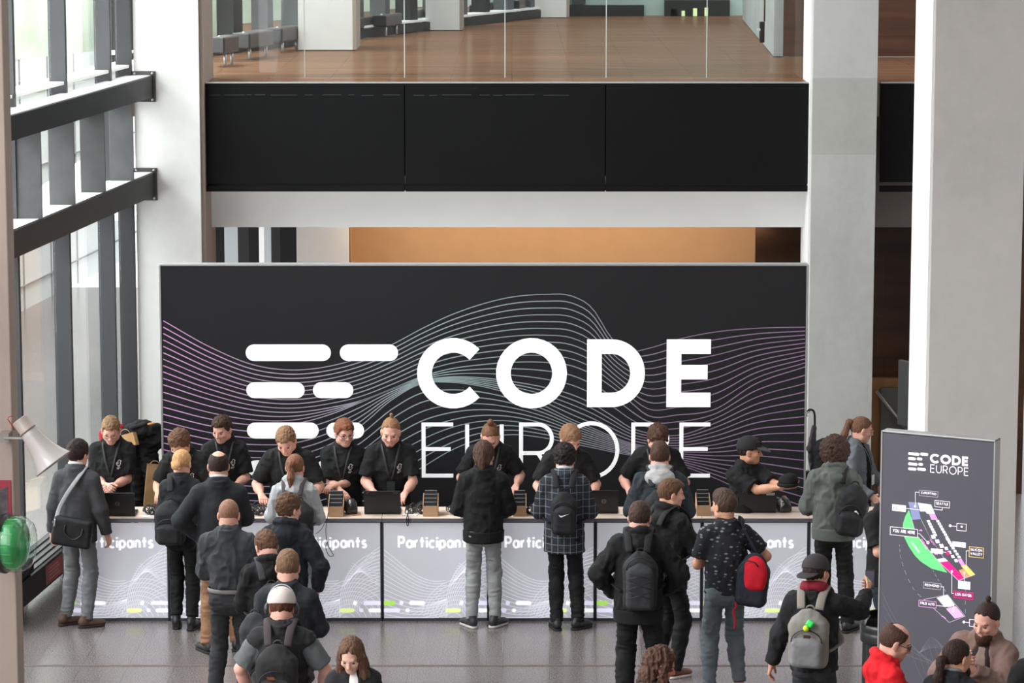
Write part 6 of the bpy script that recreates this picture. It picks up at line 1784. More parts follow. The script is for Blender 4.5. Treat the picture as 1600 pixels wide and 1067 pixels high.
def line(A, pts, w, m, name, y=-0.0025, closed=False):
    mb = MB(); mb.ribbon([A(*p) for p in pts], w * U6, y, closed); return mb.build(name, m, face_o)
grn = lit('green', (106, 226, 128), 0.5); pink = lit('pink', (240, 150, 226)); mag = lit('magenta', (236, 24, 128), 0.5); blu = lit('slate', (136, 142, 184), 0.4)
ice = lit('ice', (212, 218, 232)); yel = lit('yellow', (246, 206, 104)); org = lit('orange', (244, 148, 118)); lil = lit('lilac', (222, 172, 226)); gry = lit('pale_line', (176, 170, 184), 0.4)
to6 = lambda X, Y: (X * 5.337 / 5.926, (160 * 5.926 + Y) * 5.337 / 5.926)
gc = [(215, 728), (186, 780), (166, 840), (163, 890), (176, 955), (212, 1030), (255, 1095)] + [to6(*p) for p in ((300, 290), (350, 340), (450, 405), (595, 443), (520, 345), (410, 215), (330, 110))] + [(288, 968), (262, 900), (240, 812)]
area(A6, gc, grn, 'green_hall')
area(A6, [(210, 662), (288, 668), (300, 740), (316, 806), (240, 812), (228, 740)], blu, 'room')
area(A6, [(290, 668), (400, 684), (434, 764), (366, 760), (352, 742), (308, 742)], ice, 'room')
area(A6, [(383, 763), (434, 767), (456, 812), (402, 809)], pink, 'room')
area(A7, [(512, 348), (602, 335), (750, 490), (697, 515)], mag, 'room'); area(A7, [(480, 318), (570, 305), (602, 335), (512, 348)], ice, 'room')
area(A7, [(688, 322), (722, 308), (760, 372), (725, 378)], pink, 'room'); area(A7, [(722, 380), (770, 369), (853, 460), (803, 476)], yel, 'room'); area(A7, [(700, 420), (740, 408), (801, 476), (747, 492)], org, 'room')
area(A7, [(495, 675), (597, 645), (665, 742), (570, 762)], ice, 'room'); area(A7, [(580, 775), (672, 750), (750, 845), (665, 868)], lil, 'room')
line(A7, [(378, 690), (597, 645), (760, 845), (612, 903)], 5, gry, 'outline', closed=True)
line(A6, [(240, 812), (264, 895), (292, 968), to6(325, 112), to6(520, 345), to6(697, 515), to6(853, 460)], 6, gry, 'outline')
line(A6, [(316, 806), (404, 985), to6(440, 120), to6(565, 310)], 5, gry, 'outline')
def stalls(A, a, b, n, w, h):
    for q in range(n):
        f = (q + 0.5) / n; x, y = a[0] + (b[0] - a[0]) * f, a[1] + (b[1] - a[1]) * f; s_ = 0.42 * h
        area(A, [(x - w / 2 - s_ * .4, y - h / 2), (x + w / 2 - s_ * .4, y - h / 2 - 2), (x + w / 2 + s_ * .4, y + h / 2 - 2), (x - w / 2 + s_ * .4, y + h / 2)], sw_, 'stall')
stalls(A6, (450, 812), (590, 1060), 11, 24, 19); stalls(A7, (585, 118), (712, 312), 7, 26, 22)
stalls(A6, (372, 812), (440, 950), 6, 26, 19); stalls(A7, (445, 90), (560, 215), 3, 36, 34); stalls(A7, (570, 200), (690, 350), 4, 28, 28)
def label(A, x0_, x1_, y0_, y1_, txt, m, fill=None, tcol=None, k_=1.0):
    a, b = A(x0_, (y0_ + y1_) / 2), A(x1_, (y0_ + y1_) / 2)
    zc = (a[1] + b[1]) / 2; hh = (A(x0_, y0_)[1] - A(x0_, y1_)[1]) / 2
    R4 = [(a[0], zc - hh), (b[0], zc - hh), (b[0], zc + hh), (a[0], zc + hh)]
    mb = MB(); mb.poly(R4, -0.003); mb.build('label_plate', fill or sign_face, face_o)
    mb = MB(); mb.ribbon(R4, 4 * U6 * k_, -0.0036, True); mb.build('label_frame', m, face_o)
    if txt:
        rows = txt.split('|'); mb = MB(); rh = hh * 2 / (len(rows) + 0.55)
        for q, r in enumerate(rows):
            hgt = rh * 0.66; L = (b[0] - a[0]) * 0.80
            write(mb, r, a[0] + (b[0] - a[0]) * 0.10, zc + hh - rh * (q + 1) + rh * 0.0, hgt, hgt * 0.20, -0.0042, 0.40, width=L)
        mb.build('label_text', tcol or sw_, face_o)
label(A6, 302, 458, 570, 616, 'CUPERTINO', gry); label(A6, 432, 555, 655, 707, 'SEATTLE', sw_); label(A6, 60, 288, 880, 946, 'YOU ARE HERE', sw_)
label(A6, 78, 188, 688, 738, '', sw_, sw_); label(A6, 580, 688, 998, 1036, '', sw_, sw_); label(A6, 615, 694, 844, 902, '', sw_)
label(A7, 797, 930, 207, 300, 'SILICON|VALLEY', yel); label(A7, 655, 835, 620, 682, 'LOS GATOS', mag, lit('plum', (150, 44, 100), 0.3)); label(A7, 373, 535, 536, 592, 'REDMOND', gry)
label(A7, 332, 492, 703, 762, 'PALO ALTO', pink); label(A7, 697, 805, 524, 592, '', sw_, sw_); label(A7, 445, 552, 223, 262, '', sw_, sw_); label(A7, 800, 866, 876, 940, '', sw_)
for A, pts in ((A6, [(302, 582), (270, 580), (270, 700)]), (A6, [(188, 715), (310, 728)]), (A6, [(494, 706), (494, 730), (420, 722)]), (A6, [(288, 925), (305, 926), (372, 1000)]), (A6, [(560, 862), (616, 866)]), (A7, [(797, 240), (770, 240), (770, 395)]),
               (A7, [(637, 430), (637, 634), (656, 634)]), (A7, [(535, 572), (561, 574), (561, 685)]), (A7, [(492, 745), (610, 758), (655, 745), (652, 800)]), (A7, [(753, 524), (753, 440)]), (A7, [(552, 250), (590, 256)]), (A7, [(748, 898), (800, 904)])):
    line(A, pts, 4, sw_, 'leader_line', -0.004)
def dot(A, x, y, r, m):
    c = A(x, y); mb = MB(); mb.poly(arc(c[0], c[1], r * U6, r * U6, 0, 342, 19), -0.0045); mb.build('marker_dot', m, face_o)
for A, x, y, r in ((A6, 268, 698, 9), (A6, 560, 860, 11), (A6, 656, 868, 9), (A7, 770, 398, 8), (A7, 637, 430, 9), (A7, 560, 686, 9), (A7, 748, 898, 11), (A7, 651, 800, 8), (A7, 753, 440, 8)): dot(A, x, y, r, sw_)
dot(A6, 375, 1001, 13, sw_); dot(A6, 375, 1001, 8, mag); dot(A7, 600, 262, 16, mag)
c = A6(102, 711); mb = MB(); mb.ribbon(arc(c[0], c[1], 13 * U6, 13 * U6, 0, 342, 16), 3 * U6, -0.0048, True); mb.build('clock_mark', lit('ink', (60, 56, 66), 0.05), face_o)
def slanted(txt, A, p0, p1, h, m):
    a, b = Vector(A(*p0)), Vector(A(*p1)); d = (b - a); L = d.length; d.normalize(); nrm = Vector((-d.y, d.x)); mb = MB()
    write(mb, txt, 0, 0, h, h * 0.17, 0, 0.35, lambda x, z: (a.x + d.x * x + nrm.x * z, -0.004, a.y + d.y * x + nrm.y * z), L); mb.build('slanted_text', m, face_o)
slanted('ENTRANCE', A7, (345, 140), (400, 225), 22 * U7, pink); slanted('EXPO', A7, (432, 142), (470, 190), 16 * U7, pink)
slanted('CONFERENCE', A7, (258, 160), (330, 262), 17 * U7, sw_)
for pts in ([(335, 52), (352, 46), (360, 56)], [(478, 272), (492, 266), (505, 276)], [(540, 842), (556, 850), (580, 868)]): line(A7, pts, 9, pink, 'arrow_mark')
def dashes(A, pts, n):
    P = smooth_path([Vector((p[0], p[1], 0)) for p in pts], 8); L = len(P) - 1
    for q in range(n):
        i0 = int(q / n * L); i1 = int((q + 0.62) / n * L)
        if i1 > i0: line(A, [(p.x, p.y) for p in P[i0:i1 + 1]], 3, gry, 'dash')
dashes(A7, [(152, 182), (156, 240), (170, 320), (200, 420), (245, 525), (300, 615), (378, 690)], 8)
dashes(A7, [(462, 420), (500, 490), (540, 555), (590, 630)], 5); dashes(A7, [(765, 600), (762, 700), (760, 845)], 4)
mb = MB(); thin = lit('thin_line', (134, 132, 142), 0.3)
for q in range(5): mb.ribbon([SG(1376 + 3 * q, 920 + 22 * q + 0), SG(1392 + 3 * q, 955 + 16 * q), SG(1418 + 6 * q, 1000 + 8 * q), SG(1452 + 8 * q, 1036 + 3 * q)], 1.6 * U6, -0.0015)
for q in range(9): mb.ribbon([SG(1424 + 14 * math.cos(a) + (70 + 5 * q) * f, 1040 - 44 * math.sin(a) + 5 * q * f) for f, a in [(j / 12, math.pi * (0.15 + 0.75 * j / 12)) for j in range(13)]], 1.4 * U6, -0.0015)
for q in range(8): mb.ribbon([SG(1424 + 9 * q, 1030 - 24 * math.sin(0.4 + q * .32)), SG(1436 + 9 * q, 1050), SG(1452 + 9 * q, 1085)], 1.4 * U6, -0.0015)
mb.build('line_print', thin, face_o)

# ---------------------------------------------------------------- fluted litter bin behind the sign's left edge
pb = at(1384, 975, -3.15); bz = pb.z
t = thing('litter_bin', 'black fluted litter bin with a curved hood beside the map sign', 'bin', (pb.x, -3.15, 0))
R_ = 0.205; mb = MB(); vs = []
seg = 72; prof = [0.0, bz - 0.14]
for z in prof:
    for q in range(seg):
        a = 2 * math.pi * q / seg; r = R_ * (0.95 if q % 3 else 0.90); vs.append((r * math.cos(a), r * math.sin(a), z))
mb.add(vs, [(q, (q + 1) % seg, seg + (q + 1) % seg, seg + q) for q in range(seg)]); binm = mat('bin_black', (38, 38, 40), 0.35, 0.1, 0.08, 6)
mb.build('fluted_body', binm, t)
mb = MB(); mb.lathe([(R_ * 0.97, bz - 0.15), (R_ * 1.04, bz - 0.14), (R_ * 1.05, bz - 0.06), (R_ * 1.0, bz - 0.05), (R_ * 1.04, bz - 0.04), (R_ * 1.03, bz + 0.01), (R_ * 0.97, bz + 0.015), (R_ * 0.92, bz - 0.01), (R_ * 0.90, bz - 0.25), (0, bz - 0.26)], 40); mb.build('rim', binm, t)
mb = MB(); n = 16; vs = []
for q in range(n + 1):
    a = math.radians(-30 + 240 * q / n)
    for j in range(7):
        b = j / 6; rr = R_ * (1.0 - 0.25 * b * b); vs.append((rr * math.cos(a), rr * math.sin(a), bz + 0.09 * b))
mb.add(vs, [(q * 7 + j, q * 7 + j + 1, (q + 1) * 7 + j + 1, (q + 1) * 7 + j) for q in range(n) for j in range(6)], True); o = mb.build('hood', binm, t); md = o.modifiers.new('thick', 'SOLIDIFY'); md.thickness = 0.008

# ---------------------------------------------------------------- horn loudspeaker, green beacon and poster on the left column
YH = YC - 0.16
h0, h1 = at(42, 671, YH), at(84, 723, YH)
t = thing('horn_speaker', 'pale grey horn loudspeaker on the left column pointing down', 'loudspeaker', (h0.x, YH, h0.z))
d = (h1 - h0); L = d.length; d.normalize(); q4 = Vector((0, 0, 1)).rotation_difference(Vector((d.x, -0.10, d.z)).normalized()).to_matrix()
hornm = mat('horn_grey', (164, 156, 151), 0.35, 0, 0.03, 4, coat=0.3)
mb = MB(); mb.lathe([(0.058, 0.0), (0.070, 0.03), (0.074, 0.06), (0.086, L * .4), (0.104, L * .62), (0.128, L * .82), (0.160, L), (0.164, L + 0.006), (0.155, L + 0.004), (0.12, L * .80), (0.075, L * .4), (0.04, 0.1), (0, 0.1)], 40, (0, 0, 0), q4); mb.build('horn', hornm, t)
mb = MB(); mb.lathe([(0, -0.10), (0.060, -0.10), (0.066, -0.09), (0.066, 0.0), (0.074, 0.004), (0.074, 0.014), (0.0, 0.014)], 28, (0, 0, 0), q4); mb.build('driver', mat('driver_grey', (146, 132, 124), 0.4), t)
b0_ = at(6, 685, YH); mb = MB(); mb.tube([(b0_.x - h0.x, 0.02, b0_.z - h0.z), (0.02, 0.0, b0_.z - h0.z + 0.0), (0.05, 0, -0.06)], 0.022, 6, False, 0.5); mb.box((b0_.x - h0.x + 0.0, 0.09, b0_.z - h0.z), (0.07, 0.15, 0.07)); mb.build('bracket', mat('bracket_grey', (140, 132, 126), 0.4, 0.3), t)
mb = MB(); rp_ = [at(*q, YH) - h0 for q in ((22, 672), (18, 663), (12, 655), (14, 651), (20, 650))]; mb.tube(rp_, 0.010, 6, False, 0.4); mb.build('red_tape', mat('tape_red', (168, 46, 42), 0.5), t)
YG = YC - 0.14
g0 = at(10, 849, YG)
t = thing('beacon_light', 'round green signal beacon with clear cover on the left column', 'beacon', (g0.x, YG, g0.z))
Rg = Vector((0, 0, 1)).rotation_difference(Vector((0.96, -0.22, 0.02)).normalized()).to_matrix()
mb = MB(); mb.lathe([(0, -0.03), (0.232, -0.03), (0.236, 0.0), (0.225, 0.018), (0, 0.02)], 40, (0, 0, 0), Rg); mb.box((-0.06, 0.10, 0), (0.10, 0.12, 0.16)); mb.build('base', mat('beacon_black', (34, 32, 33), 0.4), t)
mb = MB(); mb.lathe([(0.20, 0.02), (0.205, 0.05), (0.195, 0.10), (0.165, 0.135), (0.10, 0.15), (0, 0.155)], 40, (0, 0, 0), Rg); mb.build('green_lens', mat('lens_green', (16, 140, 66), 0.18, 0, 0.35, 9, coat=0.6, emit=0.08), t)
mb = MB(); mb.lathe([(0.222, 0.018), (0.226, 0.08), (0.215, 0.14), (0.185, 0.185), (0.12, 0.205), (0, 0.21)], 40, (0, 0, 0), Rg); mb.build('clear_cover', glass('cover_glass', (0.92, 0.97, 0.94), 0.12), t)
mb = MB()
for q in range(16):
    a = 2 * math.pi * q / 16; mb.tube([Rg @ Vector((0.205 * math.cos(a), 0.205 * math.sin(a), 0.03 + 0.012 * j)) for j in range(8)], 0.003, 5)
mb.build('ribs', mat('rib_green', (60, 170, 96), 0.3), t)
pa, pb_ = at(0, 778, YC), at(16, 752, YC)
t = thing('poster', 'small red edged dark poster on the left column above the beacon', 'poster', (pb_.x, YC, pb_.z - 0.14))
mb = MB(); mb.box((-0.13, -0.006, 0), (0.27, 0.008, 0.30)); mb.build('red_border', mat('poster_red', (150, 40, 56), 0.5), t)
mb = MB(); mb.quad((-0.26, -0.012, -0.13), (-0.02, -0.012, -0.13), (-0.02, -0.012, 0.10), (-0.26, -0.012, 0.02)); mb.build('picture', mat('poster_picture', (74, 66, 70), 0.5, 0, 0.6, 14), t)

# ---------------------------------------------------------------- bags, coats and boxes on the left
t = thing('cardboard_box', 'open cardboard box on the convector behind the charcoal blazer', 'box', (WX(3.0) + 0.24, 3.0, 0.447), Wang + 0.4)
card = mat('cardboard', (206, 180, 148), 0.85, 0, 0.06, 8)
mb = MB()
for sx_, sy_, cx, cy in ((0.30, 0.008, 0, -0.12), (0.30, 0.008, 0, 0.12), (0.008, 0.24, -0.15, 0), (0.008, 0.24, 0.15, 0)): mb.box((cx, cy, 0.13), (sx_, sy_, 0.26))
mb.box((0, 0, 0.005), (0.29, 0.23, 0.008)); mb.build('tray', card, t)
for sg in (-1, 1):
    mb = MB(); mb.box((sg * 0.19, 0, 0.30), (0.008, 0.23, 0.13), Matrix.Rotation(math.radians(35 * sg), 3, 'Y')); mb.build('flap', card, t)
t = thing('holdall', 'black holdall bag lying on the convector by the window', 'bag', (WX(-0.1) + 0.24, -0.1, 0.447), Wang)
solid('bag_body', [rbox((0, 0, 0.07), (0.15, 0.24, 0.075), 0.05)], 0.008, cloth('holdall_black', (36, 36, 38), 0.1), t, amp=0.008)
mb = MB(); mb.tube(smooth_path([(-0.06, -0.12, 0.14), (-0.07, -0.06, 0.185), (-0.07, 0.06, 0.185), (-0.06, 0.12, 0.14)]), 0.009, 6); mb.build('handle', mat('webbing_black', (24, 24, 25), 0.6), t)
YK = 2.05
cb = at(215, 760, YK)
t = thing('coat_stand', 'dark coat stand behind the counter at the left edge of the banner', 'coat stand', (cb.x - 0.02, YK, 0))
mb = MB(); mb.tube([(0, 0, 0.03), (0, 0, 1.45)], 0.018, 10); mb.build('pole', dark_metal, t)
mb = MB(); mb.lathe([(0, 0.03), (0.18, 0.03), (0.20, 0.0), (0, 0)], 28); mb.build('base', dark_metal, t)
for a in range(4):
    mb = MB(); c_, s_ = math.cos(a * 1.57 + .4), math.sin(a * 1.57 + .4); mb.tube([(0.015 * c_, 0.015 * s_, 1.40), (0.10 * c_, 0.10 * s_, 1.44), (0.13 * c_, 0.13 * s_, 1.50)], 0.009, 6); mb.build('hook', dark_metal, t)
def heap(name, label, cat, prims, m, amp=0.012, base=None, parts=()):
    t = thing(name, label, cat, base); b = Vector(base)
    o = solid('cloth', prims, 0.009, m, t, amp=amp, seed=len(label)); o.location = -b
    for nm, pr_2, m2 in parts:
        o = solid(nm, pr_2, 0.007, m2, t, amp=0.004, seed=3); o.location = -b
    return t
K = lambda px, py, y=0.0: at(px, py, YK + y)
heap('coat', 'black coat piled on the coat stand beside the banner', 'coat', [ell(K(222, 672), (0.17, 0.13, 0.10)), cap(K(205, 678), K(242, 690), 0.10, 0.09), cap(K(230, 690), K(238, 760), 0.10, 0.07), cap(K(205, 690), K(214, 790), 0.09, 0.10), cap(K(246, 668), K(248, 684), 0.04, 0.03)], JET, 0.014, K(225, 760), [('collar', [cap(K(206, 668, -.12), K(226, 662, -.1), 0.022), ], cloth('coat_lining', (40, 40, 43))), ('toggle', [cap(K(240, 661, -.1), K(232, 663, -.1), 0.012)], mat('toggle_tan', (190, 130, 60), 0.5))])
heap('backpack', 'bright red backpack behind the blond staff member, by the window', 'backpack', [ell(K(172, 682, .1), (0.11, 0.09, 0.14)), cap(K(168, 660, .1), K(186, 667, .1), 0.040), rbox(K(172, 705, .1), (0.10, 0.08, 0.15), 0.06, 0.03)], cloth('backpack_red', (164, 34, 46), 0.1), 0.006, K(166, 780, .1), [('strap', [cap(K(170, 655, 0), K(190, 667, 0), 0.020, None, 0.01)], cloth('pack_red', (186, 22, 40)))])
kraft = mat('kraft_paper', (186, 146, 100), 0.85, 0, 0.12, 10)
def paper_bag(c, w, d, h, label, R):
    t = thing('paper_bag', label, 'bag', c); mb = MB()
    M_ = lambda x, y, z: R @ Vector((x, y, z))
    p_ = [M_(sx_ * w / 2, sy_ * d / 2, z) for z in (0, h) for sx_, sy_ in ((-1, -1), (1, -1), (1, 1), (-1, 1))]
    mb.add(p_, [(3, 2, 1, 0), (0, 1, 5, 4), (1, 2, 6, 5), (2, 3, 7, 6), (3, 0, 4, 7)]); o = mb.build('bag_body', kraft, t); md = o.modifiers.new('thick', 'SOLIDIFY'); md.thickness = 0.003
    mb = MB(); mb.tube([M_(0.05 * math.cos(a), -d / 2, h + 0.05 * math.sin(a)) for a in [math.pi * q / 10 for q in range(11)]], 0.004, 6); mb.build('paper_handle', kraft, t)
paper_bag(K(203, 698, -.22), 0.17, 0.09, 0.13, 'crumpled brown paper bag lying on the black coat', rotm(-15, 10, -18))
paper_bag(K(236, 790, -.16), 0.15, 0.10, 0.42, 'tall brown paper bag beneath the black coat by the banner', rotm(8, 0, 6))

# ---------------------------------------------------------------- on the counters
TOPZ = ZC + 0.001
def on_top(px, py, z=TOPZ): return onz(px, py, z)
lapm = mat('laptop_black', (26, 26, 28), 0.45, 0.1, 0.04, 10); keym = mat('key_black', (18, 18, 19), 0.6)
def laptop(x0_, x1_, yb, label, kind, rz=0.0):
    a, b = on_top(x0_, yb), on_top(x1_, yb); w = b.x - a.x; t = thing('laptop', label, 'laptop', ((a.x + b.x) / 2, a.y + 0.02, TOPZ), rz, 'laptops on the counters')
    mb = MB(); mb.box((0, 0.12, 0.010), (w, 0.235, 0.018)); mb.build('base', lapm, t, 0.004)
    mb = MB(); mb.box((0, 0.11, 0.0195), (w * 0.88, 0.12, 0.002)); mb.build('keyboard', keym, t)
    Rl = Matrix.Rotation(math.radians(14), 3, 'X'); hgt = 0.225
    mb = MB(); mb.box(Vector((0, 0.0, 0.018)) + Rl @ Vector((0, 0, hgt / 2)), (w, 0.010, hgt), Rl); lid = mb.build('lid', lapm, t, 0.003)
    F_ = lambda x, z, o=0.0062: tuple(Vector((0, 0, 0.018)) + Rl @ Vector((x, -o, z)))
    if kind == 'ring':
        mb = MB(); mb.ribbon(arc(0, hgt * .5, 0.020, 0.020, 0, 348, 24), 0.0036, 0, True, F_)
        for q in range(4): mb.ribbon([(-0.012 + q * 0.008, hgt * .5 - 0.005), (-0.012 + q * 0.008, hgt * .5 + 0.005)], 0.003, 0, False, F_)
        mb.build('emblem', mat('emblem_grey', (150, 150, 152), 0.3, 0.5), lid)
    else:
        mb = MB(); mb.ribbon([(-w * .43, hgt * .90), (-w * .36, hgt * .95)], 0.006, 0, False, F_); mb.build('emblem', mat('emblem_rose', (150, 110, 112), 0.3, 0.5), lid)
        mb = MB()
        if kind == 'sticker':
            mb.poly([(w * .22, hgt * .76), (w * .44, hgt * .76), (w * .44, hgt * .87), (w * .22, hgt * .87)], 0, F_); st = mb.build('sticker', mat('sticker_white', (214, 214, 214), 0.5), lid)
            mb = MB()
            for q in range(6): mb.ribbon([(w * (.245 + .033 * q), hgt * .785), (w * (.245 + .033 * q), hgt * .845)], 0.005, 0, False, lambda x, z: F_(x, z, 0.0068))
            mb.build('sticker_print', keym, st)
        else:
            for q in range(4): mb.ribbon([(w * (.30 + .035 * q), hgt * .92), (w * (.322 + .035 * q), hgt * .92)], 0.004, 0, False, F_)
            mb.build('maker_mark', mat('emblem_grey', (150, 150, 152), 0.3, 0.5), lid)
laptop(157, 211, 807, 'black laptop with round emblem before the blond staff member at far left', 'ring')
laptop(569, 626, 804, 'black laptop before the staff member with the blond top bun', 'think')
laptop(921, 966, 803, 'black laptop with round emblem right of the plaid blazer', 'ring')
laptop(1155, 1213, 802, 'black laptop with a white sticker before the black cap', 'sticker')
cardb = mat('tray_card', (178, 144, 112), 0.85, 0, 0.05, 10); edge_w = mat('card_edge', (196, 192, 190), 0.6); cardk = mat('card_black', (24, 24, 26), 0.35)
def tray(x0_, x1_, yb, where, hf=0.10):
    a, b = on_top(x0_, yb), on_top(x1_, yb); w = b.x - a.x; c = Vector(((a.x + b.x) / 2, a.y + 0.01, TOPZ))
    t = thing('badge_tray', 'cardboard tray of black badge cards ' + where, 'tray', c, 0, 'badge trays'); D = 0.22
    mb = MB(); mb.box((0, 0, hf / 2), (w, 0.006, hf)); mb.box((0, D, hf * .9), (w, 0.006, hf * 1.8)); mb.box((0, D / 2, 0.004), (w, D, 0.006)); mb.build('box_shell', cardb, t)
    for sg in (-1, 1):
        mb = MB(); mb.prism([(0, 0), (D, 0), (D, hf * 1.8), (0, hf)], sg * w / 2 - 0.003, sg * w / 2 + 0.003, 'yz'); mb.build('side', cardb, t)
    for q in range(4):
        k_ = thing('badge_card', 'black badge card standing in the tray ' + where, 'card', c + Vector((0, 0.035 + 0.045 * q, 0.008)), 0, 'badge cards ' + where); hz = hf + 0.020 + 0.028 * q
        Rk = Matrix.Rotation(math.radians(-12), 3, 'X')
        mb = MB(); mb.box(Rk @ Vector((0, 0, hz / 2)), (w * .86, 0.012, hz), Rk); mb.build('card', cardk, k_)
        mb = MB(); mb.box(Rk @ Vector((0, 0.0, hz + 0.0015)), (w * .84, 0.006, 0.004), Rk); mb.build('pale_edge', edge_w, k_)
tray(513, 536, 808, 'left of the black laptop'); tray(661, 684, 807, 'left of the black sweater'); tray(802, 822, 807, 'left of the plaid blazer'); tray(1089, 1110, 806, 'left of the laptop with the sticker')
def printer(px, py, w, label, gl=False):
    c = on_top(px, py); t = thing('label_printer', label, 'printer', c + Vector((0, 0.07, 0)), 0.15)
    solid('housing', [ell((0, 0, 0.07), (w * .5, 0.085, 0.075), 0.02), rbox((0, 0, 0.035), (w * .5, 0.075, 0.035), 0.02, 0.02)], 0.006, mat('printer_black', (32, 32, 34), 0.22, coat=0.4), t)
    mb = MB(); mb.box((0, -0.082, 0.05), (w * .5, 0.012, 0.010)); mb.build('paper_slot', keym, t)
    if gl:
        solid('silver_face', [ell((-w * .30, -0.02, 0.07), (0.025, 0.055, 0.058))], 0.005, alu, t); solid('orange_button', [ell((0.0, 0, 0.142), (0.022, 0.022, 0.010))], 0.004, mat('button_orange', (210, 120, 50), 0.4), t)
printer(548, 804, 0.115, 'small rounded black label printer left of the black laptop'); printer(1226, 801, 0.125, 'glossy black rounded device with silver face right of the laptop with the sticker', True)
def lanyards(px, py, w, label, n=16, seed=1):
    rnd = random.Random(seed); c = on_top(px, py); mb = MB()
    for q in range(n):
        r = rnd.uniform(0.025, 0.055); cx, cy = rnd.uniform(-w / 2, w / 2), rnd.uniform(0, 0.14); tz = rnd.uniform(0.4, 1.3); ph_ = rnd.uniform(0, 6); zc = rnd.uniform(0.02, 0.06)
        mb.tube([(cx + r * math.cos(a), cy + r * math.sin(a) * math.cos(tz), max(0.006, zc + r * 0.9 * math.sin(a) * math.sin(tz) + 0.01 * math.sin(3 * a + ph_))) for a in [2 * math.pi * j / 14 for j in range(14)]], 0.006, 5, True, 0.4)
    o = mb.build('lanyard_bundle', mat('lanyard_black', (30, 30, 32), 0.5), None); o.location = c; tag(o, label, 'lanyards')
lanyards(405, 806, 0.20, 'tangle of black lanyards between the black suit and the grey hoodie', 24, 3); lanyards(650, 803, 0.16, 'tangle of black lanyards right of the thin framed black laptop', 18, 5); lanyards(240, 806, 0.16, 'tangle of black lanyards left of the blonde bun', 16, 8); lanyards(838, 805, 0.12, 'black lanyards beside the tray left of the plaid blazer', 10, 4); lanyards(996, 803, 0.10, 'black lanyards between the laptop and the teal jacket', 10, 9); lanyards(708, 804, 0.08, 'black lanyards left of the black sweater', 8, 11)
for n, (px, py, w, d_, rz, c, lb) in enumerate(((232, 808, .16, .10, .3, (226, 222, 222), 'loose white sheet beside the leftmost laptop'), (640, 806, .15, .08, -.2, (224, 218, 216), 'loose white sheet right of the laptop by the blond top bun'), (690, 805, .12, .08, .5, (200, 160, 126), 'brown card scrap left of the black sweater'), (556, 806, .10, .06, .2, (196, 140, 96), 'brown card scrap before the small printer'),
        (978, 805, .13, .08, -.3, (226, 210, 206), 'loose pale sheet right of the laptop by the plaid blazer'), (1030, 806, .10, .06, .4, (224, 216, 214), 'loose pale sheet in front of the teal jacket'), (1146, 806, .10, .07, .1, (216, 216, 220), 'loose pale sheet left of the sticker laptop'), (1250, 800, .13, .08, -.4, (214, 206, 202), 'clear wrap left on the counter right of the glossy device'), (415, 808, .08, .05, .4, (232, 232, 232), 'white tag among the lanyards by the grey hoodie'), (838, 806, .12, .07, 0, (206, 150, 104), 'brown card scrap right of the badge tray near the plaid blazer'))):
    o_ = on_top(px, py); mb = MB(); mb.box((0, 0, 0.0015), (w, d_, 0.002)); o = mb.build('paper_sheet', mat('paper_%d_%d' % (c[0], c[2]), c, 0.7)); o.location = o_ + Vector((0, 0.05, 0.0005)); o.rotation_euler = (0, 0, rz); tag(o, lb, 'paper', 'paper scraps on the counters')
c = at(637, 806, -0.036); mb = MB(); mb.tube([(0.010 * math.cos(a), 0, -0.045 + 0.05 * math.sin(a)) for a in [2 * math.pi * q / 18 for q in range(18)]], 0.008, 6, True, 0.5); mb.tube([(0, 0, 0.0), (0, 0.02, 0.012), (0, 0.10, 0.010)], 0.007, 6); o = mb.build('lanyard', mat('lanyard_black', (30, 30, 32), 0.5)); o.location = c + Vector((0, -0.012, 0)); tag(o, 'black lanyard loop hanging over the counter edge below the laptop', 'lanyard')
mb = MB(); cp = [(513, 800), (511, 812), (509, 830), (512, 850), (518, 862), (521, 868), (514, 868), (509, 856), (511, 848)]
pts = [at(px, py, -0.05) for px, py in cp]; mb.tube(smooth_path(pts), 0.0035, 6); tag(mb.build('cable', mat('cable_black', (20, 20, 21), 0.5)), 'thin black cable looping down from the counter beside the grey hoodie', 'cable')
mb = MB(); mb.tube(smooth_path([at(px, py, -0.06) for px, py in ((509, 806), (506, 820), (500, 829), (493, 834))]), 0.003, 6); tag(mb.build('cable', mat('cable_black', (20, 20, 21), 0.5)), 'short black cable end running under the grey hooded sleeve', 'cable')
# the dark hat in the cap wearer's hands
q = SKD['s10']; hw = (q.world(q.arms['R'][2]) + q.world(q.arms['L'][2])) / 2
hp0 = hw + (q.R @ Vector((0, 0.13, 0.05)))
t = thing('knit_hat', 'dark knitted hat in the hands of the black cap wearer', 'hat', hp0)
solid('crown', [ell((0, 0, 0.03), (0.085, 0.075, 0.06)), ell((0.03, 0, 0.05), (0.06, 0.06, 0.05), 0.03)], 0.007, JET, t, amp=0.008)
solid('brim_fold', [ring((0, 0, 0.0), rotm(0, 0, 0), 0.080, 0.070, 0.018)], 0.006, BLK, t, amp=0.003)

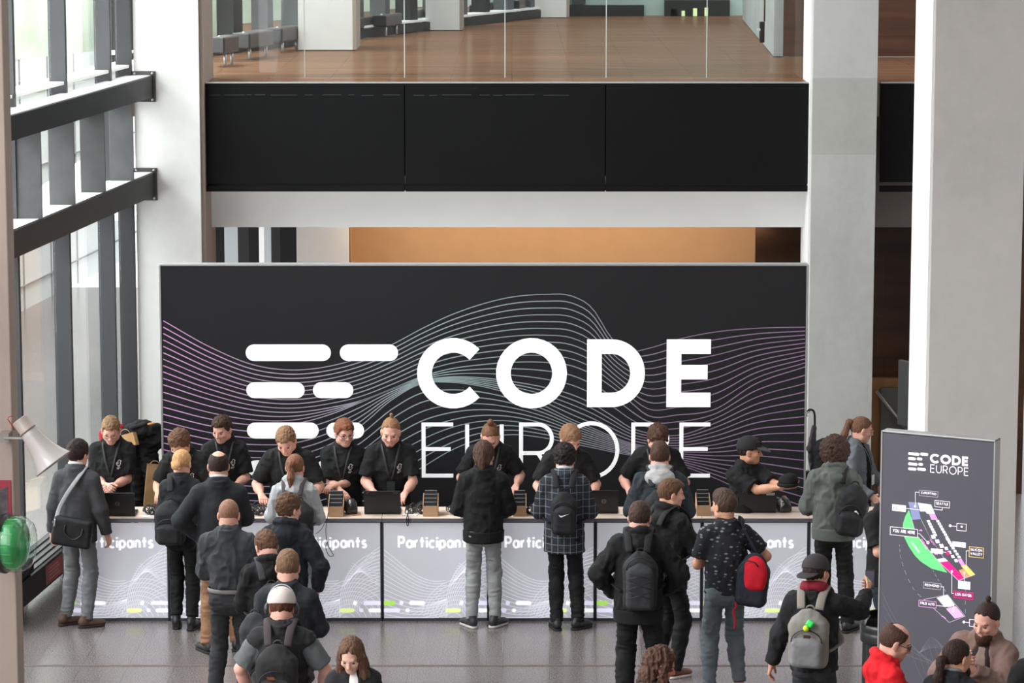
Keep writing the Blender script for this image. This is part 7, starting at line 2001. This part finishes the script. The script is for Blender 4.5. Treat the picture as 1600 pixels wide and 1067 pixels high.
# ---------------------------------------------------------------- beside the right pillar
YU = 2.25
hk = at(1265, 643, 2.25); bt = bpy.data.objects['banner_wall']; mb = MB(); mb.tube([(b1.x - bt.location.x - 0.02, 0.10, hk.z), (hk.x - bt.location.x, 2.25 - YBN, hk.z + 0.0), (hk.x - bt.location.x, 2.29 - YBN, hk.z + 0.02)], 0.008, 6); mb.build('hook', alu, bt)
u0 = at(1269, 700, YU)
t = thing('umbrella', 'folded black umbrella hanging by its crook at the right end of the banner', 'umbrella', u0)
U_ = lambda px, py: at(px, py, YU) - u0
mb = MB(); mb.tube(smooth_path([U_(1260, 651), U_(1260, 645), U_(1265, 640), U_(1271, 642), U_(1273, 650), U_(1273, 668)]), 0.011, 8); mb.build('crook_handle', mat('handle_black', (18, 18, 19), 0.35), t)
solid('folded_canopy', [cap(U_(1272, 668), U_(1268, 700), 0.022, 0.040), cap(U_(1268, 700), U_(1269, 742), 0.040, 0.014)], 0.006, cloth('umbrella_black', (92, 88, 94), 0.1), t, amp=0.007, freq=(50, 50, 8))
mb = MB(); mb.tube([U_(1269, 740), U_(1269, 750)], 0.006, 6); mb.build('ferrule', alu, t)
wc = at(1266, 768, YU + .1); t = thing('cabinet', 'low brown wooden cabinet behind the right end of the banner', 'cabinet', (wc.x + 0.10, YU + 0.25, 0))
hz = at(1266, 752, YU + .1).z
mb = MB(); mb.box((0, 0, hz / 2), (0.34, 0.32, hz)); mb.build('carcass', wood('cabinet_wood', (132, 92, 66), 2.5, (3, 3, 0.7), 0.5, 0.2), t, 0.004)
mb = MB(); mb.box((-0.08, -0.163, hz * .5), (0.15, 0.008, hz * .9)); dr = mb.build('door', wood('cabinet_wood', (132, 92, 66)), t)
mb = MB(); mb.box((0.05, -0.172, hz * .6), (0.012, 0.012, 0.10)); mb.build('handle', alu, dr)
sz = at(1264, 745, YU); t = thing('socket_box', 'small dark socket box on the brown cabinet by the banner', 'socket', (sz.x + .03, YU + 0.2, hz))
mb = MB(); mb.box((0, 0, 0.045), (0.09, 0.08, 0.09)); mb.build('housing', mat('socket_dark', (44, 42, 42), 0.5), t, 0.006)
for dx in (-0.02, 0.02):
    mb = MB(); mb.lathe([(0, 0.002), (0.014, 0.002), (0.014, 0.0), (0, 0)], 12, (dx, -0.041, 0.045), Matrix.Rotation(math.radians(90), 3, 'X')); mb.build('outlet', keym, t)
K = lambda px, py, y=0.0: at(px, py, 2.0 + y)
heap('jacket', 'black jacket slung behind the bushy haired visitor below the umbrella', 'jacket', [ell(K(1290, 700), (0.11, 0.09, 0.10)), cap(K(1286, 705), K(1285, 770), 0.10, 0.09), cap(K(1300, 705), K(1302, 760), 0.08, 0.07)], JET, 0.012, K(1290, 775))
jx = K(1290, 700).x; mb = MB(); mb.tube([(jx, 2.02, 0.0), (jx, 2.02, K(1290, 690).z)], 0.02, 8); tag(mb.build('post', dark_metal), 'slim dark post carrying the black jacket below the umbrella', 'post')
